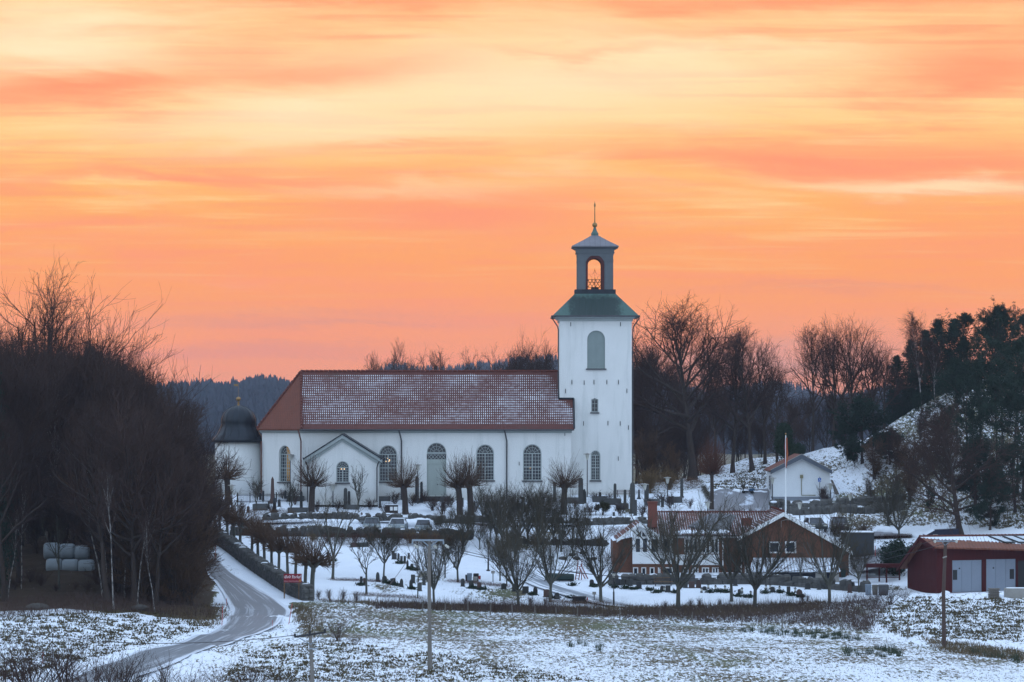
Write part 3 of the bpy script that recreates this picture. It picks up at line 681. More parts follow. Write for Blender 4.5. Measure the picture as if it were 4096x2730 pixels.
for sx in (-1, 1):
    for yy, o in ((yl, -.09), (tcy+lh, .09)):
        pl = MB(); y0, y1 = sorted((yy+o, yy-o*.02)); xa, xb = sorted((tcx+sx*(lh-.06), tcx+sx*(lh-.92)))
        pl.box(xa, xb, y0, y1, lz0+.002, ZA(1047, YT+2)+.002)
        y0, y1 = sorted((yy+o*1.8, yy-o*.02)); pl.box(xa-.08, xb+.08, y0, y1, ZA(1047, YT+2), ZA(1040, YT+2))
        y0, y1 = sorted((yy+o*.9, yy-o*.02)); pl.box(xa, xb, y0, y1, ZA(1041, YT+2), ZA(1024, YT+2))
        pl.build('pilaster', M_LANT, lan)
no = arch(*ox, 16); ni = arch(*ix, 16)
for yy, dy in ((yl+.10, .5), (tcy+lh-.6, .5)):
    rf = MB()
    va = [(u, yy, v) for u, v in no]; vb_ = [(u, yy, v) for u, v in ni]; n = len(va)
    rf.add(va+vb_, [(i, i+1, i+1+n, i+n) for i in range(1, n-1)]+[(0, n, 2*n-1, n-1), (0, 1, n+1, n)]); rf.add(vb_+[(u, yy+dy, v) for u, v, in [(a_, c_) for a_, _, c_ in vb_]], [(i, (i+1) % n, (i+1) % n+n, i+n) for i in range(n)])
    rf.build('arch_surround', M_REDP, lan)
en = MB(); sq(en, lh+.02, lh+.02, ZA(1024, YT+2)+.003, ZA(1013, YT+2)); sq(en, lh+.14, lh+.14, ZA(1013, YT+2)+.003, ZA(1009, YT+2)); sq(en, lh+.10, lh+.12, ZA(1009, YT+2)+.003, ZA(997, YT+2)); sq(en, lh+.16, lh+.50, ZA(997, YT+2)+.003, ZA(988, YT+1)); en.build('entablature', M_LANT, lan)
lr = MB(); zz0 = ZA(988, YT+1.5)+.004; sq(lr, lh+.60, lh+.58, zz0, zz0+.1); sq(lr, lh+.57, 1.30, zz0+.104, ZA(962, YT+3)); sq(lr, 1.30, .36, ZA(962, YT+3)+.002, ZA(942, YT+3.5)); lr.build('lantern_roof', M_LEAD, lan)
fz = ZA(943, YT+4); fi = MB(); fi.lathe([(.40, fz), (.42, fz+.2), (.24, fz+.5), (.12, fz+.9), (.08, fz+1.3)], (tcx, tcy), 12); fi.build('finial', M_COPPER, lan)
bz = ZA(901, YT+4); MB().ball((tcx, tcy, bz), .285, 14).build('finial_ball', M_GOLD, lan, True)
sp = MB(); sp.tube([(tcx, tcy, fz+1.1), (tcx, tcy, bz-.2)], .09, 6); sp.tube([(tcx, tcy, bz+.2), (tcx, tcy, ZA(830, YT+4)), (tcx, tcy, ZA(807, YT+4))], [.085, .055, .03], 6); sp.ball((tcx, tcy, ZA(822, YT+4)), .12, 8, (.9, .9, 2.0)); sp.build('spire_rod', M_GOLD, lan)
# rail and advent star inside the lantern
rl = MB(); ry = yl+1.1; ra, rb = ix[0]-.3, ix[1]+.3; zA, zB = lz0+.25, lz0+1.15
for z in (zA+.03, zB-.32, zB): rl.tube([(ra, ry, z), (rb, ry, z)], .022, 4)
for i in range(-1, 4):
    a_ = ix[0]+i*.42
    rl.tube([(a_, ry, zA), (a_+.55, ry+.02, zB)], .026, 4); rl.tube([(a_+.55, ry+.04, zA), (a_, ry+.05, zB)], .026, 4)
rl.tube([(tcx, ry+.2, lz0), (tcx, ry+.2, lz0+1.35)], .035, 4)
rl.build('railing', M_IRON, lan)
MB().box(tcx-.42, tcx+.42, ry+.05, ry+.6, lz0+.003, lz0+.28).build('bell_beam', M_BLACK, lan)
star = MB(); sc_ = (tcx-.02, lz0+1.15); P5 = []
for i in range(10):
    a_ = math.pi/2+i*math.pi/5; rr = .74 if i % 2 == 0 else .30; P5.append((sc_[0]+rr*math.cos(a_), ry-.1, sc_[1]+.35+rr*math.sin(a_)))
star.tube(P5+[P5[0]], .018, 4); star.tube([(sc_[0], ry-.1, lz0), (sc_[0], ry-.1, sc_[1]+1.3)], .012, 4)
M_STAR = plain('red star frame', (0.35, 0.09, 0.04, 1), 0.5, 0.1)
o = star.build('advent_star', M_STAR, None, loc=(tcx, ry, lz0)); tag(o, 'thin red outlined star hanging in the tower lantern opening', 'star')
# sacristy with dome
scx, scy = XA(951, 388), 389.0; R0 = 94/14000*388
rot = MB(); rot.lathe([(R0, zb), (R0, ZA(1768, 386))], (scx, scy), 40); rot.build('sacristy', M_PLASTER, church, True)
dz = lambda p: ZA(p, 388)
dm = MB(); prof = [(R0+.35, dz(1767)), (R0+.3, dz(1758)), (2.42, dz(1738)), (2.05, dz(1714)), (1.88, dz(1695))]
for i in range(9):
    a_ = i*math.pi/2/8; prof.append((1.93*math.cos(a_)+.02, dz(1690)+1.86*math.sin(a_)))
dm.lathe(prof, (scx, scy), 40); dome = dm.build('dome', M_METAL, church, True)
sm_ = MB()
for k in range(16):
    a_ = 2*math.pi*k/16+.1; sm_.tube([(scx+(r_+.02)*math.cos(a_), scy+(r_+.02)*math.sin(a_), z_) for r_, z_ in prof], .03, 4)
sm_.build('seams', M_METAL, dome)
MB().lathe([(R0+.38, dz(1770)), (R0+.40, dz(1766))], (scx, scy), 40).build('eave', M_METAL, church)
t0 = dz(1623); MB().lathe([(.16, t0-.1), (.10, t0+.2), (.13, t0+.45)], (scx, scy), 8).build('dome_neck', M_GOLD, dome)
MB().ball((scx, scy, dz(1597)), .26, 12).build('dome_ball', M_GOLD, dome, True)
vn = MB(); vn.tube([(scx, scy, dz(1590)), (scx, scy, dz(1534))], .018, 5); vn.extrude([Vector((scx-.06, scy, dz(1546))), Vector((scx-.52, scy, dz(1544))), Vector((scx-.44, scy, dz(1541))), Vector((scx-.56, scy, dz(1537))), Vector((scx-.06, scy, dz(1537)))], (0, .03, 0)); vn.build('weather_vane', M_GOLD, dome)
# lamps burning inside, seen just behind the panes
for (px_, py_, yy) in ((1365, 1877, YP+.2), (1371, 1878, YP+.2), (1377, 1877, YP+.2), (1544, 1846, YN+.2), (1556, 1846, YN+.2), (1551, 1835, YN+.2), (1558, 1841, YN+.2)):
    b_ = MB().ball((XA(px_, yy), yy+.055, ZA(py_, yy)), .05, 8); o = b_.build('window_light', M_LAMP, None, loc=(XA(px_, yy), yy, ZA(py_, yy)))
    tag(o, None, 'light', 'glowing bulbs in the church windows'); reg(o, 'small glowing bulb in a church window', px_)
b_ = MB(); xx = XA(2121, YN+.2); zz = ZA(1873, YN); b_.extrude([Vector((xx-.12, YN+.225, zz+.1)), Vector((xx+.16, YN+.225, zz+.08)), Vector((xx-.02, YN+.225, zz-.12))], (0, .015, 0)); o = b_.build('window_light', M_AMBER, None, loc=(xx, YN, zz)); tag(o, 'small orange lamp shade glowing in the right nave window', 'light')
# ------------------------------------------------------------------ vegetation
def bark(name, a, b, var=0.5):
    def f(nt, p):
        n = nt.noise(nt.vm('MULTIPLY', nt.obj(), (2, 2, 0.7)), 1.4, 4.0)
        c = nt.mix(n, a+(1,), b+(1,)); r = nt.rand(); c = nt.mix(nt.math('MULTIPLY', nt.mapr(r, .5, 0, 0, 1), var), c, tuple(x*.5 for x in a)+(1,)); c = nt.mix(nt.math('MULTIPLY', nt.mapr(r, .55, 1.0), var), c, tuple(x*1.2 for x in b)+(1,))
        nt.put(p.inputs['Base Color'], c); p.inputs['Roughness'].default_value = 0.9; p.inputs['Specular IOR Level'].default_value = 0.1
    return mat(name, f)
M_BARK = bark('dark bark', (0.034, 0.026, 0.023), (0.064, 0.050, 0.043), .25)
M_TWIG = bark('dark twigs', (0.040, 0.025, 0.021), (0.070, 0.044, 0.036))  # warm tint of the sky glow is mixed into the twig colour
M_BARKG = bark('grey green bark', (0.060, 0.062, 0.052), (0.11, 0.11, 0.095), .3)
M_TWIGB = bark('brown twigs', (0.070, 0.042, 0.026), (0.12, 0.072, 0.045))
M_TWIGO = bark('olive twigs', (0.045, 0.040, 0.028), (0.085, 0.072, 0.05))
def m_birch(nt, p):
    P = nt.obj(); n = nt.noise(nt.vm('MULTIPLY', P, (3, 3, 1.4)), 1.0, 4.0, 0.7)
    nt.put(p.inputs['Base Color'], nt.mix(nt.mapr(n, 0.44, 0.56), (0.045, 0.04, 0.038, 1), (0.25, 0.235, 0.225, 1))); p.inputs['Roughness'].default_value = .85
M_BIRCH = mat('birch bark', m_birch)
def m_needle(nt, p):
    n = nt.noise(nt.obj(), 0.6, 3.0)
    nt.put(p.inputs['Base Color'], nt.mix(n, (0.010, 0.020, 0.016, 1), (0.030, 0.052, 0.036, 1))); p.inputs['Roughness'].default_value = .85
    p.inputs['Specular IOR Level'].default_value = 0.1
M_NEEDLE = mat('dark needles', m_needle)
M_GREEN = bark('evergreen leaves', (0.012, 0.026, 0.018), (0.035, 0.055, 0.032), .3)
M_DRY = bark('dry grass', (0.075, 0.055, 0.032), (0.16, 0.12, 0.07), .2)
M_DARKTUFT = bark('dark heath', (0.045, 0.042, 0.022), (0.12, 0.095, 0.052), .2)
M_HEDGER = bark('red brown hedge', (0.060, 0.024, 0.018), (0.11, 0.05, 0.032), .3)
M_BRAMBLE = bark('bramble stems', (0.055, 0.035, 0.032), (0.11, 0.075, 0.062), .2)

def nrm(v): return v/np.maximum(np.linalg.norm(v, axis=-1, keepdims=True), 1e-9)
def tubes(P, R, k):
    B, N, _ = P.shape
    T = np.empty_like(P); T[:, 1:-1] = P[:, 2:]-P[:, :-2]; T[:, 0] = P[:, 1]-P[:, 0]; T[:, -1] = P[:, -1]-P[:, -2]; T = nrm(T)
    ref = np.where(np.abs(T[:, :1, 2:3]) < 0.9, np.array([0, 0, 1.0]), np.array([1.0, 0, 0])); ref = np.broadcast_to(ref, T.shape)
    U = nrm(np.cross(T, ref)); V = np.cross(T, U)
    a = 2*np.pi*np.arange(k)/k
    vs = P[:, :, None]+R[:, :, None, None]*(U[:, :, None]*np.cos(a)[:, None]+V[:, :, None]*np.sin(a)[:, None])
    i = np.arange(B*N*k).reshape(B, N, k); j = np.roll(i, -1, 2)
    f = np.stack([i[:, :-1], j[:, :-1], j[:, 1:], i[:, 1:]], -1).reshape(-1, 4)
    return vs.reshape(-1, 3), f
def join(parts):
    vs = []; fs = []; n = 0
    for v, f in parts: vs.append(v); fs.append(f+n); n += len(v)
    return np.concatenate(vs), np.concatenate(fs)
def grow(g, P, R, n, t0, t1, ang, av, length, N, wig, up, rr, rmin, rend=0.35, ang_top=None, len_pow=None, len_var=.35):
    B, M, _ = P.shape
    t = t0+(t1-t0)*(np.arange(n)[None]+g.random((B, n)))/n
    ix = t*(M-1); i = np.clip(ix.astype(int), 0, M-2); f = (ix-i)[..., None]; b = np.arange(B)[:, None]
    base = P[b, i]*(1-f)+P[b, i+1]*f; rad = R[b, i]*(1-f[..., 0])+R[b, i+1]*f[..., 0]
    T = nrm(P[b, i+1]-P[b, i])
    ref = np.where(np.abs(T[..., 2:3]) < 0.9, np.array([0, 0, 1.0]), np.array([1.0, 0, 0]))
    U = nrm(np.cross(T, ref)); V = np.cross(T, U)
    az = (np.arange(n)[None]*2.39996+g.random((B, 1))*6.28+g.normal(0, .5, (B, n)))[..., None]
    s = (t-t0)/(t1-t0+1e-9)
    A = (ang if ang_top is None else ang+(ang_top-ang)*s)+g.normal(0, av, (B, n)); A = A[..., None]
    d = T*np.cos(A)+(U*np.cos(az)+V*np.sin(az))*np.sin(A)
    PL = np.linalg.norm(np.diff(P, axis=1), axis=-1).sum(1)[:, None]
    Ln = PL*length*(1-len_var+2*len_var*g.random((B, n)))
    if len_pow is not None: Ln = Ln*len_pow(s)
    d = d.reshape(-1, 3); p = base.reshape(-1, 3); Ln = Ln.reshape(-1, 1); K = len(p); out = [p]
    for q in range(N-1):
        d = nrm(d+g.normal(0, wig, (K, 3))+np.array([0, 0, up])); p = p+d*Ln/(N-1); out.append(p)
    Pn = np.stack(out, 1); r0 = np.maximum(np.minimum(rad.reshape(-1)*.8, rr*Ln[:, 0]), rmin)
    Rn = np.maximum(r0[:, None]*(1-(1-rend)*np.linspace(0, 1, N)[None]), rmin*.7)
    return Pn, Rn
def stem(g, h, r0, r1, N=9, wig=.05, lean=(0, 0), base=(0, 0, -.3), curve=0.0):
    p = np.array(base, float); d = np.array([lean[0], lean[1], 1.0]); out = [p.copy()]
    for i in range(N-1):
        d = nrm(d+g.normal(0, wig, 3)*np.array([1, 1, .3])+np.array([0, 0, .05+curve])); p = p+d*(h+.3)/(N-1)/max(d[2], .5)*1.0; out.append(p.copy())
    P = np.array(out)[None]; R = (r0+(r1-r0)*np.linspace(0, 1, N)**.8)[None]; R[0, 0] *= 1.35
    return P, R
def cat(*a): return np.concatenate([x[0] for x in a]), np.concatenate([x[1] for x in a])
PROTO = {}
PCT = ('oak', 'tall', 'fan', 'openoak', 'darkoak', 'vase', 'grey', 'small', 'crooked', 'young', 'forest', 'rowpollard')
def proto(kind, trunk, crown, mt, mc, h):
    vt, ft = join(trunk); vc, fc = join(crown)
    h = float(np.percentile(vc[:, 2], 98.2)) if kind in PCT else h
    PROTO.setdefault(kind, []).append((mesh_data('trunk', vt, ft, mt, True), mesh_data('crown', vc, fc, mc), h, float(np.abs(np.concatenate([vt, vc])[:, :2]).max())))
def top_z(*parts): return max(p[0][..., 2].max() for p in parts)
def mk_oak(kind, seed, h=20, n1=17, spread=.48, mt=None, mc=None, t0=.32, ang=(1.15, .25), dens=(9, 7, 5), up=.05, lean=(0, 0), rt=.016, trunk_frac=.92, r0=.5):
    g = np.random.default_rng(seed); T = stem(g, h*trunk_frac*.93, r0, .07, 10, .05, lean)
    a = grow(g, *T, n1, t0, .99, ang[0], .16, spread, 8, .10, up, .027, .05, ang_top=ang[1], len_pow=lambda s: 1.0-.62*s, len_var=.18)
    b = grow(g, *a, dens[0], .22, 1.0, .66, .2, .44, 6, .11, up*.8, .018, .028)
    c = grow(g, *b, dens[1], .15, 1.0, .62, .22, .52, 4, .13, up*.6, .015, rt*1.15)
    d = grow(g, *c, dens[2], .15, 1.0, .6, .25, .55, 3, .15, up*.6, .012, rt*.8)
    proto(kind, [tubes(*T, 8), tubes(*a, 6)], [tubes(*b, 4), tubes(*c, 3), tubes(*d, 3)], mt or M_BARK, mc or M_TWIG, top_z(T, a, b, c, d))
def mk_forest(kind, seed, h=15, n1=26, mt=None, mc=None, t0=.22, ang=(.75, .3), L=.30, dens=(8, 7, 4), up=.12, r0=.17, stems=1, droop=0.0, rt=.015, wig=.045):
    g = np.random.default_rng(seed)
    Ts = [stem(g, h*(1-.12*i), r0, .02, 9, wig, (g.normal(0, .12)*(stems > 1), g.normal(0, .12)*(stems > 1)), (g.normal(0, .25)*(stems > 1), g.normal(0, .25)*(stems > 1), -.3)) for i in range(stems)]
    T = cat(*Ts)
    a = grow(g, *T, n1//stems, t0, .98, ang[0], .18, L, 6, .09, up, .016, .024, ang_top=ang[1], len_pow=lambda s: .75+.5*np.sin(3.14*np.minimum(s*1.15, 1))-.55*s)
    b = grow(g, *a, dens[0], .15, 1.0, .55, .2, .42, 4, .11, up-droop*.5, .014, rt*1.3)
    c = grow(g, *b, dens[1], .12, 1.0, .55, .25, .55, 3, .13, up-droop, .012, rt)
    ps = [tubes(*b, 3), tubes(*c, 3)]; tz = top_z(T, a, b, c)
    if len(dens) > 2 and dens[2]:
        d = grow(g, *c, dens[2], .1, 1.0, .5, .25, .6, 3, .14, up-droop, .012, rt*.8); ps.append(tubes(*d, 3)); tz = max(tz, d[0][..., 2].max())
    proto(kind, [tubes(*T, 7), tubes(*a, 4)], ps, mt or M_BARK, mc or M_TWIG, tz)
def mk_vase(kind, seed, h=9, mt=None, mc=None, n1=9, dens=(7, 6, 4), fork=.28, ang=.5, L=2.1, r0=.24):
    g = np.random.default_rng(seed); T = stem(g, h*fork, r0, r0*.72, 6, .03)
    a = grow(g, *T, n1, .72, 1.0, ang, .16, L, 8, .06, .10, .02, .05, len_var=.18)
    b = grow(g, *a, dens[0], .15, 1.0, .55, .18, .40, 6, .09, .10, .016, .024)
    c = grow(g, *b, dens[1], .12, 1.0, .5, .2, .45, 4, .1, .09, .014, .017)
    d = grow(g, *c, dens[2], .1, 1.0, .5, .2, .55, 3, .1, .07, .012, .0125)
    proto(kind, [tubes(*T, 9), tubes(*a, 6)], [tubes(*b, 4), tubes(*c, 3), tubes(*d, 3)], mt or M_BARKG, mc or M_TWIGO, top_z(a, b, c, d))
def mk_pollard(kind, seed, h=7.4, head=.50, r0=.38, n=260, L=3.3, mt=None, mc=None, sub=4, heads=4, up=.10):
    g = np.random.default_rng(seed); hz = h*head; T = stem(g, hz, r0, r0*.82, 7, .025)
    tip = T[0][0, -1]
    hs = []
    for i in range(heads):
        az = 6.28*i/heads+g.random(); d = np.array([math.cos(az), math.sin(az), .75]); p0 = tip-np.array([0, 0, .35])
        P = np.stack([p0, p0+d*.35, p0+d*.62]); hs.append((P[None], np.array([[r0*.75, r0*.62, r0*.42]])))
    hs.append((np.stack([tip-np.array([0, 0, .6]), tip, tip+np.array([0, 0, .22])])[None], np.array([[r0*.85, r0*1.05, r0*.45]])))
    K = n; az = g.random(K)*6.28; el = np.arcsin(np.clip(g.random(K)*1.32-.32, -.3, 1)); d = np.stack([np.cos(az)*np.cos(el), np.sin(az)*np.cos(el), np.sin(el)], 1)
    p = tip+d*r0*.9+np.array([0, 0, -.05]); Ln = L*(.66+.4*g.random((K, 1)))*(.62+.42*np.clip(d[:, 2:3], 0, 1)); out = [p]
    for q in range(5):
        d = nrm(d+g.normal(0, .06, (K, 3))+np.array([0, 0, up])); p = p+d*Ln/5; out.append(p)
    a = (np.stack(out, 1), np.maximum(.028*(1-.7*np.linspace(0, 1, 6))[None]*np.ones((K, 1)), .010))
    b = grow(g, *a, sub, .3, .98, .38, .12, .36, 3, .06, up, .01, .011)
    proto(kind, [tubes(*T, 10)]+[tubes(*x, 8) for x in hs], [tubes(*a, 4), tubes(*b, 3)], mt or M_BARK, mc or M_TWIGB, top_z(a, b))
def leaves(g, C, size, n, flat=.6, asp=.35):
    """n small leaf faces round each centre"""
    K = len(C)*n; c = np.repeat(C, n, 0)+g.normal(0, 1, (K, 3))*np.array([1, 1, flat])*(np.repeat(size, n)[:, None] if hasattr(size, '__len__') else size)*.6
    d = nrm(g.normal(0, 1, (K, 3))+np.array([0, 0, .25])); e = nrm(np.cross(d, g.normal(0, 1, (K, 3)))); s = (np.repeat(size, n)[:, None] if hasattr(size, '__len__') else size)
    v = np.stack([c-e*s*asp*.5, c+d*s*.8, c+e*s*asp*.5, c-d*s*.25], 1).reshape(-1, 3)
    return v, np.arange(K*4).reshape(-1, 4)
def mk_spruce(kind, seed, h=16, w=.30, t0=.05, n=150, mc=None, leaf=.30, per=5):
    g = np.random.default_rng(seed); T = stem(g, h, .22, .02, 9, .012)
    a = grow(g, *T, n, t0, .995, 1.5, .12, w, 5, .05, .03, .01, .02, ang_top=.75, len_pow=lambda s: (1.05-s)**.8, len_var=.25)
    b = grow(g, *a, 6, .25, 1.0, .8, .2, .34, 3, .08, .02, .01, .012)
    C = np.concatenate([a[0][:, 1:].reshape(-1, 3), b[0].reshape(-1, 3)])
    proto(kind, [tubes(*T, 7)], [tubes(*a, 3), leaves(g, C, leaf, per, .35)], M_BARK, mc or M_NEEDLE, h)
def mk_pine(kind, seed, h=15, t0=.42, n=22, L=.30, leaf=.30, per=5, mc=None, ang=(1.25, .5), lean=(0, 0)):
    g = np.random.default_rng(seed); T = stem(g, h*.97, .24, .04, 9, .04, lean)
    a = grow(g, *T, n, t0, .99, ang[0], .2, L, 6, .10, .05, .015, .03, ang_top=ang[1], len_pow=lambda s: .55+.75*np.sin(3.1*np.clip(s*.9+.12, 0, 1))-.4*s)
    b = grow(g, *a, 7, .35, 1.0, .7, .25, .34, 4, .12, .06, .012, .018)
    c = grow(g, *b, 4, .3, 1.0, .6, .25, .45, 3, .12, .06, .012, .012)
    C = np.concatenate([b[0][:, 2:].reshape(-1, 3), c[0].reshape(-1, 3)])
    proto(kind, [tubes(*T, 7), tubes(*a, 4)], [tubes(*b, 3), leaves(g, C, leaf, per, .55)], M_BARK, mc or M_NEEDLE, top_z(T, b, c))
def mk_shrub(kind, seed, h=2.0, n=12, spread=.7, dens=(6, 5), mc=None, up=.06, leafy=0, r=.024, L=.42, rt=.014):
    g = np.random.default_rng(seed); az = g.random(n)*6.28; an = np.abs(g.normal(0, spread*.55, n)); d = np.stack([np.cos(az)*np.sin(an), np.sin(az)*np.sin(an), np.cos(an)], 1)
    p = np.stack([g.normal(0, .12*h*.3, n), g.normal(0, .12*h*.3, n), np.full(n, -.15)], 1); out = [p]; Ln = h*(.7+.4*g.random((n, 1)))
    for q in range(6):
        d = nrm(d+g.normal(0, .09, (n, 3))+np.array([0, 0, up])); p = p+d*Ln/6; out.append(p)
    P = np.stack(out, 1); R = np.broadcast_to((r*(1-.65*np.linspace(0, 1, 7)))[None], (n, 7)).copy()
    a = grow(g, P, R, dens[0], .15, 1, .5, .2, L, 4, .1, up, .012, rt*1.2); b = grow(g, *a, dens[1], .1, 1, .5, .25, .5, 3, .12, up, .012, rt)
    ps = [tubes(P, R, 5), tubes(*a, 3), tubes(*b, 3)]
    if leafy: ps.append(leaves(g, np.concatenate([a[0][:, 2:].reshape(-1, 3), b[0].reshape(-1, 3)]), leafy, 3))
    v, f = join(ps); me = mesh_data('shrub', v, f, mc or M_TWIG)
    PROTO.setdefault(kind, []).append((None, me, float(v[:, 2].max()), float(np.abs(v[:, :2]).max())))
def mk_clump(kind, seed, h=3.0, w=1.6, n=1500, leaf=.28, mc=None, shape='oval', lobes=7):
    """dense evergreen: leaf faces through an uneven lobed volume round a few stems"""
    g = np.random.default_rng(seed); C = []
    for i in range(lobes):
        c = np.array([g.normal(0, w*.42), g.normal(0, w*.42), h*(.25+.5*g.random())]); rr = w*(.45+.3*g.random())
        if i == 0: c = np.array([0, 0, h*.78]); rr = w*.42
        q = nrm(g.normal(0, 1, (n//lobes, 3)))*(g.random((n//lobes, 1))**.45)*rr; q[:, 2] *= 1.25; C.append(c+q)
    C = np.concatenate(C); C[:, 2] = np.abs(C[:, 2]); C = C[C[:, 2] < h]
    st = [stem(g, h*.75, .09, .02, 6, .08, (g.normal(0, .2), g.normal(0, .2))) for _ in range(4)]
    v, f = join([leaves(g, C, leaf, 3, .8)]); vt, ft = join([tubes(*cat(*st), 5)])
    PROTO.setdefault(kind, []).append((mesh_data('trunk', vt, ft, M_BARK), mesh_data('crown', v, f, mc or M_GREEN), h, w))
mk_oak('oak', 1, 21, 22, .54, ang=(1.25, .45), dens=(8, 7, 4)); mk_oak('oak', 2, 19, 18, .56, ang=(1.15, .4), dens=(8, 7, 4)); mk_oak('tall', 3, 18, 17, .48, t0=.34, ang=(1.05, .45), up=.07, dens=(7, 6, 4), r0=.34)
mk_oak('tall', 4, 18, 15, .50, t0=.36, ang=(1.0, .42), up=.07, dens=(7, 6, 4), r0=.34); mk_oak('openoak', 5, 14, 11, .62, t0=.36, ang=(1.0, .35), up=.08, dens=(8, 6, 4), r0=.34, trunk_frac=.8, rt=.014)
mk_oak('darkoak', 6, 15, 20, .55, t0=.2, ang=(1.35, .35), up=.02, dens=(9, 7, 6), r0=.42, lean=(-.16, 0), rt=.018)
mk_oak('fan', 7, 17, 16, .68, t0=.28, ang=(.72, .3), up=.05, dens=(7, 6, 4), r0=.34, rt=.014); 
for s in (11, 12, 13): mk_forest('forest', s, 15, 28, ang=(.85, .35), L=.38, up=.17, dens=(7, 7, 4), rt=.016)
for s in (14, 15): mk_forest('thicket', s, 10, 44, dens=(7, 6, 4), stems=5, r0=.10, ang=(.7, .3), L=.38, t0=.1, up=.10, rt=.015)
for s in (16, 17): mk_forest('brownthicket', s, 9, 48, dens=(7, 6, 4), stems=6, r0=.09, ang=(.8, .35), L=.36, t0=.06, up=.08, rt=.015, mc=M_TWIGB)
for s in (20, 38): mk_forest('barebirch', s, 16, 16, mt=M_BIRCH, dens=(6, 6, 3), r0=.12, ang=(.6, .3), L=.2, up=.12, droop=.1, t0=.5, rt=.013, wig=.09)
for s in (18, 19): mk_forest('birch', s, 17, 30, mt=M_BIRCH, dens=(7, 7, 5), r0=.18, ang=(.62, .35), L=.24, up=.07, droop=.17, t0=.35, rt=.012, wig=.06)
for s in (21, 22, 23, 24): mk_vase('vase', s, 9, n1=11, ang=.66, dens=(7, 6, 4))
mk_vase('vase', 25, 9, n1=11, ang=.58, dens=(7, 6, 4))
for s in (26, 27): mk_vase('small', s, 6.5, n1=9, dens=(8, 6, 5), fork=.40, ang=.72, L=1.4, r0=.15)
mk_vase('grey', 28, 9, n1=6, dens=(6, 6, 4), fork=.36, ang=.38, L=1.6, r0=.22)
mk_vase('crooked', 29, 6, n1=4, dens=(5, 4, 3), fork=.45, ang=.6, L=1.0, r0=.13); 
mk_vase('young', 30, 4.2, n1=7, dens=(5, 4, 3), fork=.30, ang=.42, L=2.0, r0=.07)
for s in (31, 32, 33): mk_pollard('pollard', s, 7.4, n=190, sub=3, r0=.42, up=.13)
mk_pollard('pollard_old', 34, 9.0, .50, .34, 300, 3.6, mc=M_HEDGER, up=.12)
for s in (35, 36, 37): mk_pollard('rowpollard', s, 4.4, .50, .16, 130, 1.9, M_BARKG, M_TWIGB, 4, 5, .04)
for s in (41, 42): mk_spruce('spruce', s, 16)
mk_spruce('spruce', 43, 14, .34, n=130)
for s in (44, 45, 46): mk_pine('pine', s, 15)
mk_pine('tallpine', 47, 18, .3, 34, .30, per=8, ang=(1.2, .35)); mk_pine('bushpine', 48, 9, .10, 34, .42, .30, 8, ang=(1.35, .3))
for s in (51, 52, 53): mk_shrub('shrub', s, 2.0)
for s in (54, 55): mk_shrub('bigshrub', s, 4.2, 14, .85, (6, 4), r=.05, L=.42, rt=.012)
for s in (56, 57): mk_shrub('fine', s, 1.6, 26, .55, (5, 4), M_BRAMBLE, .09, r=.010, rt=.006)
mk_shrub('gold', 58, 2.2, 46, .8, (6, 5), bark('straw brown shoots', (.12, .075, .035), (.19, .125, .06), .2), .08, r=.012, rt=.008)
mk_clump('yew', 61, 6.6, 2.1, 3600, .34); mk_clump('laurel', 62, 4.0, 2.2, 2400, .40); mk_clump('clipped', 63, 1.9, .75, 1300, .20, bark('bronze conifer', (.02, .024, .012), (.05, .045, .022), .2), lobes=5)
def plant(kind, px, base, top=None, d=None, name='bare_tree', cat='tree', desc='bare tree', group=None, var=None, rot=None, widen=1.0, hm=None):
    p = hit(px, base, d) if d is None or base is None else Vector((XA(px, d), d, float(H(XA(px, d), d))))
    L = PROTO[kind]; a = L[(var if var is not None else rnd.randrange(len(L))) % len(L)]
    z = (ZA(top, p.y)-p.z) if top is not None else hm
    s = max(z, .3)/a[2]; sw = s*widen
    if a[0] is None:
        r = bpy.data.objects.new(name, a[1]); COL.objects.link(r); r.location = p
    else:
        r = thing(name, None, cat, p); 
        for nm, m in (('trunk', a[0]), ('crown', a[1])):
            c = bpy.data.objects.new(nm, m); COL.objects.link(c); c.parent = r
    r.rotation_euler = (0, 0, rot if rot is not None else rnd.random()*6.28); r.scale = (sw, sw, s)
    tag(r, None, cat, group); reg(r, desc, px)
    return r
# pollarded trees standing in front of the church
for i, (px, b, t, k, w) in enumerate(((912,2020,1772,'pollard',1.05),(1246,2056,1788,'pollard',.95),(1622,2058,1790,'pollard',.95),(1840,2072,1782,'pollard',.9),(1884,2062,1776,'pollard',.9),(2255,2058,1794,'pollard',1.0))):
    plant(k, px, b, t, name='pollarded_tree', desc='thick pollarded tree with fanned bare shoots before the church', group='pollarded trees in front of the church', widen=w*1.06, var=i)
plant('pollard_old', 2848, 2046, 1705, name='pollarded_tree', desc='lone tall pollarded tree with reddish shoots beside the asphalt driveway', widen=.72)
# clipped row along the roadside wall
for px, b in ((859,2137),(878,2150),(911,2162),(938,2187),(960,2200),(1006,2229),(1031,2247),(1058,2267),(1087,2284),(1114,2296),(1151,2297),(1182,2300),(1221,2367)):
    plant('rowpollard', px, b, b-176 if b < 2350 else 2160, name='row_tree', desc='small grey trunked clipped tree with brown shoots along the roadside wall', group='clipped trees along the roadside wall', widen=.88)
plant('rowpollard', 1248, 2397, 2150, name='row_tree', desc='knobbly clipped tree standing right behind the red banner', widen=.95)
